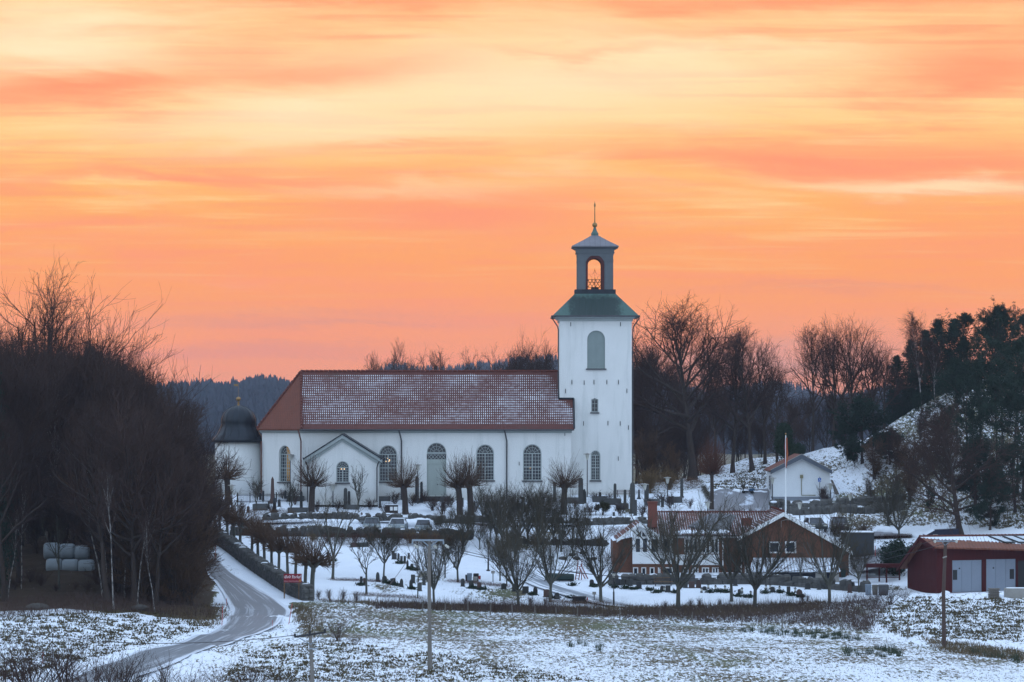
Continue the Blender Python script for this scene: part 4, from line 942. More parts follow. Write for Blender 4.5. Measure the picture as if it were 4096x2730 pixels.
# cemetery trees
GC = 'bare trees in the snowy cemetery'
for k, px, b, t, w, v in (('grey',1331,2317,1985,1.0,0),('small',1535,2313,2090,1.0,1),('vase',1832,2329,2080,.8,0),('small',1780,2313,2120,.9,0),('small',2000,2325,2120,.9,1),('small',2027,2344,2150,.8,0),
        ('vase',2073,2432,2105,.9,1),('vase',2201,2409,2080,.95,2),('vase',2404,2413,2070,1.0,3),('vase',2712,2438,2005,1.0,4),('vase',2926,2407,2055,.85,0),('vase',3018,2433,2045,1.0,1),('vase',3318,2414,2035,.9,2),('small',3437,2372,2165,.9,0),('grey',3070,2330,2150,.7,0),('grey',3201,2346,2180,.7,0),('vase',1736,2417,2130,.85,3)):
    plant(k, px, b, t, desc='bare spreading tree with many fine branches in the snowy cemetery' if k == 'vase' else 'slim bare tree in the snowy cemetery', group=GC, widen=w, var=v)
plant('crooked', 1466, 2378, 2140, desc='leaning crooked bare tree by the brown flower bed', rot=1.0); plant('crooked', 1671, 2393, 2200, name='bare_tree', desc='thin forked sapling at the end of the brown flower bed', widen=.7, rot=3.5)
for px, d, t, k, w in ((1985,352,1955,'vase',.8),(2075,350,1945,'vase',.8),(2150,349,1935,'vase',.8),(2215,352,1975,'vase',.8),(2030,356,1990,'small',1.2),(1850,352,2010,'vase',.8),(1790,354,2040,'small',1.0),(2330,350,2015,'vase',.8),(2655,332,2050,'small',.7)):
    plant(k, px, 0, t, d, desc='dense dark bare tree in the middle of the cemetery', group='dense trees amid the cemetery', widen=w*1.05)
for px, d, t, k, w in ((1960,354,1980,'vase',.8),(2010,350,1960,'vase',.85),(2110,352,1935,'vase',.85),(2175,351,1965,'vase',.85),(2245,349,1965,'vase',.85),(2290,347,2020,'vase',.8),(2060,344,2040,'vase',.9),(1920,350,2060,'small',1.1),(1870,356,2040,'small',1.0),(1750,356,2070,'small',1.0),(1700,354,2090,'small',1.0)):
    plant(k, px, 0, t, d, desc='dark twiggy tree crowded in the middle of the cemetery', group='dense trees amid the cemetery', widen=w)
for px, b, t, w in ((1310,2172,2118,1.6),(1365,2176,2115,1.6),(1420,2172,2112,1.7),(1480,2178,2118,1.6),(1535,2174,2108,1.7),(1590,2180,2112,1.7),(1640,2176,2105,1.8),(1700,2182,2112,1.7),(1750,2178,2110,1.6),(1800,2184,2120,1.6),(1850,2176,2105,1.6),(1250,2168,2120,1.5),(2060,2180,2100,1.5),(2140,2186,2110,1.5),(2230,2190,2120,1.5),(2320,2190,2130,1.5),(2400,2186,2125,1.4)):
    plant(rnd.choice(['gold', 'shrub', 'gold']), px, b, t, name='brown_shrub', cat='shrub', desc='brown twiggy bush along the dark retaining walls', group='brown bushes along the retaining walls', widen=w)
plant('young', 1933, 2099, 1925, name='bare_tree', desc='round crowned young tree before the green church door', widen=1.15, var=0)
plant('young', 1434, 2052, 1868, name='young_tree', desc='young light tree before the church porch wall', widen=.8)
plant('young', 1165, 2072, 1905, name='young_tree', desc='young bare tree left of the thick pollard by the church', widen=.8); plant('young', 1025, 2045, 1908, name='young_tree', desc='young tree with pale shoots before the domed sacristy', widen=.9)
# beyond the church
GB = 'trees showing above the church roof'
for i, (px, t, k, d) in enumerate(((1506,1436,'tall',455),(1645,1402,'oak',450),(1741,1416,'tall',455),(1845,1434,'oak',460),(2002,1424,'oak',458),(2089,1404,'tall',455),(2160,1400,'oak',452),(2215,1396,'tall',456),(2050,1436,'oak',466),(2130,1424,'forest',462))):
    plant(k, px, 0, t, d, desc='bare tree top rising behind the church roof', group=GB, widen=.62)
GR = 'bare trees beyond the tower'
plant('oak', 2770, 0, 1226, 405, desc='largest bare tree right of the tower with a wide round crown', widen=1.18, var=0, rot=0.4)
for px, t, k, d, w in ((2545,1420,'forest',412,1.0),(2590,1370,'tall',420,.9),(2640,1400,'tall',430,1.0),(2690,1470,'forest',440,1.0),(2580,1560,'thicket',405,1.2),(2860,1420,'tall',415,.9),(2930,1340,'tall',412,.9),(3010,1320,'tall',410,.95),(3060,1380,'tall',416,.8),(3110,1490,'openoak',402,.75),
        (2900,1560,'forest',430,1.0),(2980,1540,'forest',436,1.0),(3060,1570,'forest',440,1.0),(2830,1560,'forest',432,1.0),(2740,1540,'forest',436,1.1),(3180,1600,'forest',450,1.0),(3240,1590,'forest',455,1.0),(3300,1570,'forest',458,1.0),(3360,1580,'forest',455,1.0),(3420,1570,'forest',452,1.0),(3480,1560,'forest',450,1.0),(3140,1620,'thicket',445,1.2),(2640,1600,'thicket',425,1.3),(2720,1620,'thicket',425,1.3),(2800,1640,'thicket',425,1.2),(2960,1640,'thicket',430,1.2),(3040,1650,'thicket',430,1.2),(2590,1700,'brownthicket',400,1.2),(2690,1760,'brownthicket',400,1.2)):
    plant(k, px, 0, t, d, desc='bare woodland tree right of the tower' if k != 'openoak' else 'open crowned leaning tree before the far purple hill', group=GR, widen=w)
for px, t, k, d, w in ((3250,1310,'tall',418,.7),(3335,1300,'fan',416,.8),(3415,1290,'fan',414,.9),(3495,1370,'fan',413,.95),(3540,1430,'openoak',411,.9)):
    plant(k, px, 0, t, d, desc='tall bare tree against the sky behind the snowy slope', group='bare trees behind the snowy slope', widen=w)
plant('birch', 3685, 0, 1210, 398, name='birch_tree', desc='pale trunked birch on the right hill slope', widen=.75, var=0); plant('birch', 3740, 0, 1330, 400, name='birch_tree', desc='forked slender birch against the dark spruces', widen=.9, var=1)
GS = 'dark conifers on the right hill'
for i, (px, t, d, k, w) in enumerate(((3590,1430,425,'spruce',1.05),(3640,1370,428,'spruce',1.0),(3700,1330,424,'spruce',.95),(3760,1290,426,'spruce',1.0),(3820,1285,424,'spruce',1.0),(3570,1560,422,'spruce',1.1),(3880,1240,418,'pine',1.0),(3860,1350,415,'spruce',1.1),(3935,1300,412,'pine',1.0),(4030,1235,414,'pine',1.0),(4085,1245,416,'pine',1.0),(3990,1290,420,'spruce',1.1),(4120,1300,410,'pine',1.0),(3800,1400,420,'spruce',1.1),(3730,1420,420,'spruce',1.1),(3660,1480,421,'spruce',1.2),(3610,1590,419,'spruce',1.2),(3690,1560,418,'spruce',1.2),(3770,1500,416,'spruce',1.2),(3850,1450,412,'spruce',1.1),(3920,1420,408,'spruce',1.1),(4000,1380,406,'spruce',1.1),(4080,1360,404,'spruce',1.2))):
    plant(k, px, 0, t, d, name='spruce_tree' if k == 'spruce' else 'pine_tree', desc='dark spruce in the right hill wood' if k == 'spruce' else 'dark pine on the right hill crest', group=GS, widen=w)
plant('tallpine', 3965, 0, 1186, 392, name='pine_tree', desc='tallest dark pine reaching above the right hill', widen=.85)
for px, t, d, k, w in ((3830,1440,380,'pine',.9),(3920,1400,376,'pine',.95),(4050,1340,372,'pine',1.0),(3990,1480,366,'pine',.9),(4095,1450,364,'pine',1.0),(3700,1560,388,'pine',.8),(3900,1700,360,'bushpine',1.0),(4060,1720,357,'bushpine',1.1),(3960,1840,353,'bushpine',.9),(3870,1480,372,'pine',1.0),(4010,1420,378,'pine',1.0),(4070,1560,362,'pine',1.0),(3890,1620,366,'pine',.8),(3720,1930,365,'bushpine',.6)):
    plant(k, px, 0, t, d, name='pine_tree', desc='dark pine on the snowy right slope' if k == 'pine' else 'low bushy pine on the snowy right slope', group='pines on the snowy right slope', widen=w)
plant('crooked', 236, 2362, 2060, name='forked_tree', desc='dark forked trunk in front of the white bales', widen=.8, rot=.5)
plant('bushpine', 3450, 0, 1555, 392, name='pine_tree', desc='broad bushy dark pine behind the white gabled outbuilding', widen=1.15); plant('bushpine', 3390, 0, 1640, 396, name='pine_tree', desc='smaller bushy pine left of the broad one', widen=.9)
plant('bushpine', 3560, 0, 1700, 388, name='juniper_bush', cat='bush', desc='black rounded juniper thicket on the snowy slope', widen=1.2)
plant('thicket', 3600, 0, 1690, 386, name='bare_tree', desc='dark rounded thicket on the snowy slope', widen=1.8); plant('brownthicket', 3640, 0, 1750, 382, desc='brownish thicket tree on the snowy slope', widen=1.7)
plant('darkoak', 3842, 2142, 1640, name='oak_tree', desc='dark leaning oak with twisted branches behind the red garage', widen=1.1, rot=0.2)
plant('vase', 3554, 2111, 1890, desc='bare tree on the snow bank behind the parking yard', widen=1.25); plant('vase', 3597, 2155, 1985, desc='smaller bare tree in the kerb bed of the parking yard', widen=1.2)
for px, d, t, k, w in ((3420,392,1760,'thicket',1.0),(3500,386,1740,'brownthicket',1.2),(3680,390,1600,'thicket',1.0),(3760,386,1560,'brownthicket',1.1),(3700,378,1720,'thicket',1.2),(3780,374,1680,'thicket',1.1),(3640,372,1860,'brownthicket',1.2),(3480,378,1900,'thicket',1.0),(3860,368,1800,'thicket',1.0)):
    plant(k, px, 0, t, d, name='scrub_tree', desc='dark scrubby tree on the patchy right slope', group='scrub on the right slope', widen=w)
for px, d, t in ((3590,378,1900),(3660,374,1860),(3560,384,1950),(3760,370,1900),(3830,366,1960)):
    plant('forest', px, 0, t, d, name='bare_tree', desc='small bare tree on the snowy right slope', group='small bare trees on the right slope', widen=1.1)
plant('yew', 3133, 1890, 1685, name='yew_tree', desc='black green yew behind the white gabled outbuilding', widen=.85, cat='tree'); plant('laurel', 3195, 1862, 1775, 412, name='evergreen_bush', cat='bush', desc='round dark bush right of the yew', widen=.9)
plant('laurel', 3595, 2300, 2165, name='evergreen_bush', cat='bush', desc='big green laurel bush left of the red garage', widen=.95)
plant('clipped', 2411, 2062, 2006, name='clipped_shrub', cat='shrub', desc='clipped bronze conifer shrub below the tower', widen=.95)
# left wood
GL = 'bare trees of the dark left wood'
SIL = [(-150,1340),(0,1330),(60,1370),(130,1380),(200,1370),(300,1365),(400,1355),(470,1390),(530,1430),(600,1480),(660,1545),(720,1590),(760,1640),(800,1690),(850,1760),(900,1830),(960,1910)]
rnd.seed(11)
for row, (d, n) in enumerate(((345, 20), (330, 20), (315, 18), (303, 17))):
    for i in range(n):
        px = -120+(900+40)*(i+.2+.6*rnd.random())/n
        if row == 3 and px > 800: px = 790*rnd.random()
        if px > 775 or (120 < px < 400 and row >= 2): continue
        t = np.interp(px, [s[0] for s in SIL], [s[1] for s in SIL])+rnd.uniform(5, 75)+row*rnd.uniform(15, 55)
        k = rnd.choice(['forest', 'forest', 'thicket', 'birch' if row < 2 else 'forest'])
        plant(k, px, 0, t, d+rnd.uniform(-5, 5), name='birch_tree' if k == 'birch' else 'bare_tree', desc={'forest': 'dark bare tree in the left roadside wood', 'thicket': 'many stemmed bare tree in the left roadside wood', 'birch': 'fine twigged birch in the left roadside wood'}[k], group=GL, widen=1.0 if k != 'thicket' else 1.25)
for i in range(22):
    px = 215+i*25+rnd.uniform(-10, 10); t = np.interp(px, [s[0] for s in SIL], [s[1] for s in SIL])+rnd.uniform(50, 130)
    plant('forest', px, 0, t, 334+rnd.uniform(-8, 8), desc='slender tree top rising above the left wood', group='slender tops of the left wood', widen=.45)
for px, d, t in ((600,300,1790),(650,299,1850),(690,297,1900),(725,296,1975),(760,296,2060),(640,305,1750),(700,304,1800),(770,335,1900),(790,345,1850),(560,296,1950),(775,320,2000)):
    plant('brownthicket', px, 0, t, d, name='bare_tree', desc='dense brown bushy tree at the corner of the left wood', group='brown bushy trees by the road bend', widen=1.25)
for px, d, t in ((150,324,1750),(205,328,1700),(255,323,1760),(300,330,1700),(345,325,1720),(390,321,1740)):
    plant('thicket', px, 0, t, d, desc='many stemmed bare tree in the left roadside wood', group=GL, widen=1.1)
for px, b, t, w in ((120,2330,2250,1.6),(165,2345,2275,1.5),(395,2340,2250,1.6),(350,2365,2310,1.5),(300,2362,2318,1.4),(60,2360,2290,1.6),(450,2380,2300,1.6),(520,2400,2330,1.6),(225,2368,2325,1.3)):
    plant('shrub', px, b, t, name='bare_shrub', cat='shrub', desc='twiggy undergrowth bush on the floor of the left wood', group='undergrowth of the left wood', widen=w)
for px, d, t, k in ((432,293,1620,'tall'),(620,294,1760,'tall'),(690,296,1850,'tall'),(20,292,1650,'tall'),(765,297,1900,'tall'),(540,294,1700,'oak')):
    plant(k, px, 0, t, d, desc='thick dark trunk standing at the front of the left wood', group='dark trunks at the front of the left wood', widen=.9)
plant('fan', 165, 0, 1120, 338, desc='tallest bare tree standing above the left wood', widen=.85, rot=2.0)
plant('tall', -40, 0, 1290, 340, desc='bare tree at the left edge above the wood', widen=1.0)
for px, b, t in ((84,2358,1900),(412,2390,1760),(428,2388,1800),(550,2420,1950),(500,2395,1800),(30,2400,2000),(620,2450,2050),(455,2440,1800)):
    plant('barebirch', px, b, t, name='birch_tree', desc='pale slender birch trunk at the edge of the left wood', group='pale birches at the edge of the left wood', widen=.85)
for px, d, t, w in ((-40,300,1390,.40),(-20,312,1480,.36),(-90,295,1700,.5)):
    plant('spruce', px, 0, t, d, name='spruce_tree', desc='black green spruce at the left edge of the wood', group='spruces at the left edge', widen=w)
# shrubs
GSH = 'bare shrubs in the near corner'
for px, d, t, w in ((255,219,2470,1.1),(30,218,2520,1.0),(480,219,2560,.9),(655,221,2575,.8),(1000,219,2590,.8),(1110,219,2620,.8),(560,218,2620,1.0),(900,217,2640,1.0),(1250,217,2650,.6),(130,219,2500,1.1),(380,218,2530,1.0),(760,219,2620,1.0)):
    plant('bigshrub', px, 0, t, d, name='bare_shrub', cat='shrub', desc='tall dark bare shrub at the near edge of the slope', group=GSH, widen=w*1.35)
plant('bigshrub', 1350, 2565, 2450, name='bare_shrub', cat='shrub', desc='twiggy grey shrub at the corner of the stubble field', widen=1.25); plant('bigshrub', 1425, 2580, 2530, name='bare_shrub', cat='shrub', desc='low dark shrub beside the twiggy one on the field', widen=1.6)
for px, b, t in ((1272,2398,2350),(1315,2399,2352),(1372,2404,2345),(1425,2408,2360),(1860,2420,2380),(2125,2428,2370),(2180,2428,2385),(2760,2436,2385),(2800,2434,2380),(2660,2438,2395),(2880,2428,2390),(3210,2412,2365),(3230,2410,2375),(3420,2395,2370)):
    plant('fine', px, b, t, name='weed_shrub', cat='shrub', desc='pale bare weedy shrub along the lower cemetery edge', group='weedy shrubs along the cemetery edge', widen=1.1)
for px, b, t, w in ((1180,2020,1930,1.0),(1320,2018,1935,1.2),(1580,2020,1960,1.6),(1650,2025,1965,1.4),(1700,2015,1950,1.2),(1770,2060,1975,1.5),(1950,2030,1960,1.3),(2050,2030,1950,1.6),(2130,2035,1945,1.6),(2200,2030,1955,1.4),(2300,2040,1985,1.2),(2380,2000,1955,1.4),(2440,2000,1960,1.4),(2600,2040,1975,1.3),(2680,2035,1960,1.4),(2760,2035,1985,1.3),(2640,2010,1955,1.4),(1030,1990,1910,1.2),(1130,1995,1940,1.0),(1090,2055,2000,1.3),(1270,2050,1990,1.4),(1350,2045,1985,1.5),(1480,2040,1985,1.4),(1540,2055,2000,1.3),(1730,2045,1975,1.5),(1800,2030,1960,1.4),(1900,2050,1980,1.5),(2000,2060,1985,1.5),(2100,2065,1990,1.5),(2180,2060,1990,1.5),(2360,2062,2000,1.4),(2480,2065,2000,1.3),(2570,2070,2005,1.3),(960,2060,1990,1.4)):
    plant('shrub', px, b, t, name='bare_shrub', cat='shrub', desc='bare twiggy shrub among the church graves', group='shrubs among the church graves', widen=w)
for px, b, t, w in ((1590,2000,1955,1.5),(1660,2012,1962,1.5),(2600,1975,1840,1.4),(2680,1960,1850,1.2),(2250,2020,1985,1.5)):
    plant('gold', px, b, t, name='brown_shrub', cat='shrub', desc='rusty brown dense shrub near the church', group='rusty brown shrubs near the church', widen=w)
for px, b, t, w in ((2945,2090,2020,1.0),(3005,2080,2025,1.0),(3110,2070,1995,.8),(3290,2010,1930,.9),(3310,2020,1945,.9),(3460,2160,2060,1.0),(3350,2150,2070,1.1)):
    plant('shrub', px, b, t, name='bare_shrub', cat='shrub', desc='bare shrub around the white outbuilding and car park', group='shrubs round the outbuilding', widen=w)
for px, b, t, w in ((3560,2420,2330,1.8),(3620,2400,2345,1.6),(3500,2420,2350,1.4)):
    plant('bigshrub', px, b, t, name='bramble_thicket', cat='shrub', desc='dark bramble thicket below the red garage', group='brambles below the red garage', widen=w)

def scatter(name, zones, material, label, cat_, blade=(.10, .25), w=.045, n_blade=7, kind='stuff', spread=.16, lean=.5, seed=3):
    g = np.random.default_rng(seed); V = []
    for poly, n in zones:
        xs = [p[0] for p in poly]; ys = [p[1] for p in poly]; px = g.uniform(min(xs), max(xs), n*3); py = g.uniform(min(ys), max(ys), n*3); ins = np.zeros(len(px), bool); m = len(poly)
        for i in range(m):
            (xa, ya), (xb, yb) = poly[i], poly[(i+1) % m]; c = ((ya > py) != (yb > py)); 
            with np.errstate(divide='ignore', invalid='ignore'): ins ^= c & (px < (xb-xa)*(py-ya)/(yb-ya)+xa)
        P = hits(px[ins][:n], py[ins][:n]); V.append(P)
    P = np.concatenate(V); K = len(P)*n_blade; b = np.repeat(P, n_blade, 0)+g.normal(0, spread, (K, 3))*np.array([1, 1, 0]); b[:, 2] -= .04
    sz = np.repeat(g.uniform(.5, 1.3, len(P)), n_blade)
    h = (g.uniform(blade[0], blade[1], K)*sz)[:, None]; d = nrm(np.stack([g.normal(0, lean, K), g.normal(0, lean, K), np.ones(K)], 1)); a = g.random(K)*6.28; e = np.stack([np.cos(a), np.sin(a), 0*a], 1)*w*(.5+g.random((K, 1)))
    v = np.stack([b-e, b+e, b+d*h+e*.15, b+d*h-e*.15], 1).reshape(-1, 3)
    o = bpy.data.objects.new(name, mesh_data(name, v, np.arange(K*4).reshape(-1, 4), material)); COL.objects.link(o)
    return tag(o, label, cat_, kind=kind)
LEFTZ = [(0,2470),(560,2440),(860,2500),(560,2590),(0,2730)]
FRONTZ = [(850,2730),(1000,2610),(1300,2560),(1900,2640),(2400,2730)]
MOUNDZ = [(3640,2390),(4096,2400),(4096,2570),(3600,2550),(3480,2470)]
HILLZ = [(3420,1800),(3700,1640),(4096,1560),(4096,2120),(3700,2060),(3400,1880)]
scatter('grass', [(LEFTZ, 1000), (FRONTZ, 700), (MOUNDZ, 900), (HILLZ, 420), ([(2800,1960),(2990,1880),(3080,1860),(3060,1960)], 220)], M_DARKTUFT, 'dark dead grass tussocks poking through the snow on the slopes', 'grass', (.10, .28), .07, 12, spread=.22, lean=.8, seed=4)
scatter('grass', [([(1230,2430),(2300,2478),(3300,2530),(4096,2640),(4096,2730),(1300,2730)], 9000)], M_DRY, 'thin yellowish stubble on the snowy field', 'grass', (.05, .13), .035, 4, spread=.22, lean=.8, seed=5)
scatter('grass', [([(1240,2402),(1700,2420),(2300,2432),(3000,2425),(3300,2410),(3300,2440),(3000,2470),(2300,2462),(1700,2440)], 3000), ([(3700,2560),(4096,2610),(4096,2650),(3760,2610)], 500), ([(1180,2425),(1240,2430),(1290,2530),(1240,2560),(1190,2480)], 160), ([(620,2440),(900,2420),(905,2470),(850,2520)], 300)], M_DRY, 'dry brown grass along the field edge and verges', 'grass', (.15, .45), .03, 8, spread=.25, seed=6)
scatter('bramble_cover', [([(2250,2438),(2800,2440),(3300,2415),(3500,2400),(3560,2420),(3480,2530),(3200,2500),(2800,2490),(2300,2470)], 1500), ([(1500,2420),(2250,2436),(2250,2460),(1500,2436)], 700), ([(0,2400),(600,2380),(860,2440),(860,2480),(500,2450),(0,2480)], 600)], M_BRAMBLE, 'brown bramble stems covering the bank between field and cemetery', 'undergrowth', (.3, 1.0), .016, 9, spread=.35, lean=.45, seed=7)
scatter('weeds', [([(1240,2395),(1700,2412),(2300,2425),(2700,2432),(3300,2402),(3450,2385),(3450,2400),(3000,2426),(2300,2436),(1700,2424)], 700)], M_BRAMBLE, 'thin dry weed stalks standing in the snow along the cemetery edge', 'weeds', (.4, 1.1), .009, 7, spread=.2, lean=.22, seed=8)
scatter('rushes', [([(3300,2600),(3600,2590),(3600,2640),(3400,2640)], 26), ([(2200,2580),(2420,2570),(2400,2610)], 8), ([(2850,2520),(3300,2530),(3500,2570),(3400,2570)], 60), ([(3850,2610),(4096,2640),(4096,2660)], 20)], bark('rush green', (.03, .045, .03), (.06, .08, .05), .2), 'green rush clumps on the far side of the field', 'rushes', (.35, .6), .02, 26, spread=.14, lean=.18, seed=9)
# ------------------------------------------------------------------ parish hall
def brick_mat(name, base, sx=4.2, sz=13.0):
    def b(nt, p):
        P = nt.pos(); s = nt.sep(P); n = nt.noise(P, 0.6, 4.0)
        row = nt.math('FRACT', nt.math('MULTIPLY', s[2], sz)); mort = nt.mapr(nt.math('ABSOLUTE', nt.math('SUBTRACT', row, 0.5)), 0.38, 0.46)
        c = nt.mix(nt.noise(nt.vm('MULTIPLY', P, (sx, sx, sz)), 1.0, 2.0), tuple(x*.65 for x in base)+(1,), tuple(x*1.3 for x in base)+(1,))
        c = nt.mix(nt.mapr(n, .4, .75, 0, .5), c, tuple(x*.6 for x in base)+(1,)); c = nt.mix(nt.math('MULTIPLY', mort, .35), c, (.16, .13, .11, 1))
        nt.put(p.inputs['Base Color'], c); p.inputs['Roughness'].default_value = .9
    return mat(name, b)
M_BRICK = brick_mat('red brown brick', (.135, .052, .026))
M_HALLTILE = tile_mat('hall roof tiles', 0.24, 0.085, 0.14, None, (.11, .034, .02), patch=.35)
YF, YW = 337.0, 340.0
hall = thing('parish_hall', 'red brick parish hall with white windows, tiled roofs and a gabled right end', 'building', (XA(2950, YF), YF, -16.2))
zg = -16.4
gx0, gx1 = XA(2969, YF), XA(3395, YF); gap = (XA(3133, YF), ZA(2058, YF)); gl, gr_ = ZA(2140, YF), ZA(2196, YF)
wins = [(XA(a, YF), XA(b, YF), ZA(c, YF), ZA(d, YF)) for a, b, c, d in ((3075, 3120, 2214, 2167), (3140, 3185, 2214, 2166), (2979, 2996, 2300, 2262))]
rect = lambda w: [(w[0], w[2]), (w[1], w[2]), (w[1], w[3]), (w[0], w[3])]
g_ = panel([(gx0, zg), (gx1, zg), (gx1, gr_), gap, (gx0, gl)], [rect(w) for w in wins], lambda u, v: (u, YF, v), .15, (0, 1, 0))
for x, zt in ((gx0, gl), (gx1, gr_)): g_.add([(x, YF, zg), (x, YF+15, zg), (x, YF+15, zt), (x, YF, zt)], [(0, 1, 2, 3)])
g_.add([(gx0, YF+15, zg), (gx1, YF+15, zg), (gx1, YF+15, gr_), (gap[0], YF+15, gap[1]), (gx0, YF+15, gl)], [(4, 3, 2, 1, 0)])
gable = g_.build('gable_wall', M_BRICK, hall)
for w in wins: window(hall, *w, YF+.05, 1, 1, arched=False, fm=M_WHITE, fw=.14, mid=False, sill=False)
gr = MB(); bo = MB()
ends = ((XA(2950, YF), ZA(2150, YF)+.05), (XA(3409, YF), ZA(2203, YF)))
az_ = ZA(2048, YF)
for ex, ez in ends:
    q = [Vector((ex, 0, ez)), Vector((gap[0], 0, az_)), Vector((gap[0], 0, az_-.16)), Vector((ex, 0, ez-.16))]; gr.extrude([Vector((v.x, YF-.5, v.z)) for v in q], (0, 15.8, 0))
    q = [Vector((ex, 0, ez-.02)), Vector((gap[0], 0, az_-.02)), Vector((gap[0], 0, az_-.42)), Vector((ex, 0, ez-.40))]; bo.extrude([Vector((v.x, YF-.56, v.z)) for v in q], (0, .055, 0))
gr.build('roof', M_HALLTILE, hall); bo.build('barge_boards', M_WHITE, hall)
sb = MB(); g0 = np.random.default_rng(3)
for i in range(16):                                       # snow left on the right slope near its edge
    t = .08+.9*i/16; x = gap[0]+(ends[1][0]-gap[0])*t; z = az_+(ends[1][1]-az_)*t; sb.ball((x, YF-.1+g0.random()*.5, z+.0), .32, 6, (1.1, 1.6, .35))
sb.build('snow_patch', M_SNOW, hall)
# left wing
lx0 = XA(2530, YW); lx1 = gx0-.003; lze = ZA(2141, YW-.5); rz = ZA(2050, 347.5); ry = 347.5
low = [(XA(2420+a/4.057, YW), XA(2420+b/4.057, YW), ZA(2302, YW), ZA(2270, YW)) for a, b in ((1255,1365),(1415,1520),(1570,1690),(1735,1845))]
band = (XA(2738, YW), XA(2876, YW), ZA(2216, YW), ZA(2154, YW))
lw = panel([(XA(2693, YW), zg), (lx1, zg), (lx1, lze), (XA(2693, YW), lze)], [rect(w) for w in low]+[rect(band)], lambda u, v: (u, YW, v), .15, (0, 1, 0))
lw.build('wing_wall', M_BRICK, hall)
for w in low: window(hall, *w, YW+.05, 2, 1, arched=False, fm=M_WHITE, fw=.12, mid=True, sill=False)
window(hall, *band, YW+.05, 1, 1, arched=False, fm=M_WHITE, fw=.12, mid=False, sill=False)
mu = MB()
for i in range(1, 8):
    x = band[0]+(band[1]-band[0])*i/8; w_ = .11 if i % 2 == 0 else .07; mu.box(x-w_, x+w_, YW+.01, YW+.12, band[2]+.1, band[3]-.1)
mu.build('mullions', M_WHITE, hall)
MB().box(XA(2700, YW), band[1]+.02, YW-.07, YW-.003, ZA(2261, YW), ZA(2219, YW)).build('spandrel_panel', M_WHITE, hall)
MB().box(XA(2700, YW), lx1-.3, YW-.09, YW-.003, ZA(2153, YW), lze).build('fascia', M_WHITE, hall)
wr = MB(); a0, a1 = XA(2600, 345), gap[0]
wr.extrude([Vector((a0, YW-.6, lze)), Vector((gx0+.6, YW-.6, lze)), Vector((a1, ry, rz)), Vector((a0, ry, rz))], (0, 0, -.14)); wr.extrude([Vector((a0, ry, rz)), Vector((a1, ry, rz)), Vector((a1, ry+8, lze-.3)), Vector((a0, ry+8, lze-.3))], (0, 0, -.14))
wr.build('roof', M_HALLTILE, hall)
rdg = MB()
for i in range(44):
    a = a0+(a1-a0)*i/44; b = a0+(a1-a0)*(i+1)/44; rdg.tube([(a, ry, rz+.05), (b-.02, ry, rz+.03)], [.14, .11], 6)
for i in range(40):
    y = YF-.5+15.5*i/40; rdg.tube([(gap[0], y, az_+.05), (gap[0], y+.36, az_+.03)], [.14, .11], 6)
rdg.build('ridge_tiles', M_RIDGE, hall)
sy = (rz-lze)/(ry-YW+.6); RP = lambda px, py: None
def onroof(px, py, lift):
    # point of the wing roof plane seen at this photo pixel
    y = YW-.6
    for k in range(400):
        yy = YW-.6+k*.022; z = lze+(yy-(YW-.6))*sy
        if ZA(py, yy) <= z: y = yy; break
        y = yy
    return Vector((XA(px, y), y, lze+(y-(YW-.6))*sy+lift))
me_ = MB(); q = [onroof(2752, 2110, .05), onroof(2815, 2124, .05), onroof(2925, 2062, .05), onroof(2838, 2060, .05)]; me_.extrude(q, (0, 0, .08))
for t in (.2, .4, .6, .8): me_.tube([q[0].lerp(q[1], t)+Vector((0, 0, .09)), q[3].lerp(q[2], t)+Vector((0, 0, .09))], .035, 4)
M_STEEL_LIT = plain('sheet roof painted lit tone', (.10, .105, .125, 1), .45, .3, 1.0, .2)  # lit tone of the left roof sheet, put into a greyer metal colour
me_.build('metal_roof', M_STEEL_LIT, hall)
m2 = MB(); q = [onroof(2817, 2124, .04), onroof(2912, 2124, .04), onroof(2945, 2066, .04), onroof(2929, 2062, .04)]; m2.extrude(q, (0, 0, .07)); m2.build('metal_roof', M_METAL, hall)  # right sheet of the same roof, its unlit tone given by the black metal
sn = MB()
for i in range(30):
    px = 2712+i*6.8; p = onroof(px, 2134+3*math.sin(i*1.7), .02); sn.ball((p.x, p.y, p.z+.05), .30, 7, (1.1, 1.3, .55+.25*math.sin(i*2.3)))
sn.build('eave_snow', M_SNOW, hall)
MB().tube([(XA(2693, YW), YW-.68, lze-.07), (lx1, YW-.68, lze-.07)], .07, 6).build('gutter', M_PIPE, hall)
# white bay with its cross gable and brick flank
YB = 338.6; bx0, bx1, bap = XA(2453, YB), XA(2692, YB), (XA(2558, YB), ZA(2094, YB))
bwl = XA(2530, YB)
tall = [(XA(2540, YB), XA(2564, YB), ZA(2213, YB), ZA(2152, YB)), (XA(2568, YB), XA(2592, YB), ZA(2213, YB), ZA(2152, YB)), (XA(2602, YB), XA(2636, YB), ZA(2213, YB), ZA(2154, YB)), (XA(2652, YB), XA(2682, YB), ZA(2213, YB), ZA(2154, YB))]
tri1 = [(XA(2543, YB), ZA(2147, YB)), (XA(2564, YB), ZA(2147, YB)), (XA(2564, YB), ZA(2124, YB))]; tri2 = [(XA(2568, YB), ZA(2147, YB)), (XA(2586, YB), ZA(2147, YB)), (XA(2570, YB), ZA(2126, YB))]
bw = panel([(bwl, ZA(2218, YB)), (bx1, ZA(2218, YB)), (bx1, ZA(2150.5, YB)), (bwl, ZA(2150.5, YB))], [rect(w) for w in tall], lambda u, v: (u, YB, v), .14, (0, 1, 0))
bw.add([(bwl, YB, ZA(2256, YB)), (bx1, YB, ZA(2256, YB)), (bx1, YB, ZA(2218, YB)), (bwl, YB, ZA(2218, YB))], [(0, 1, 2, 3)])
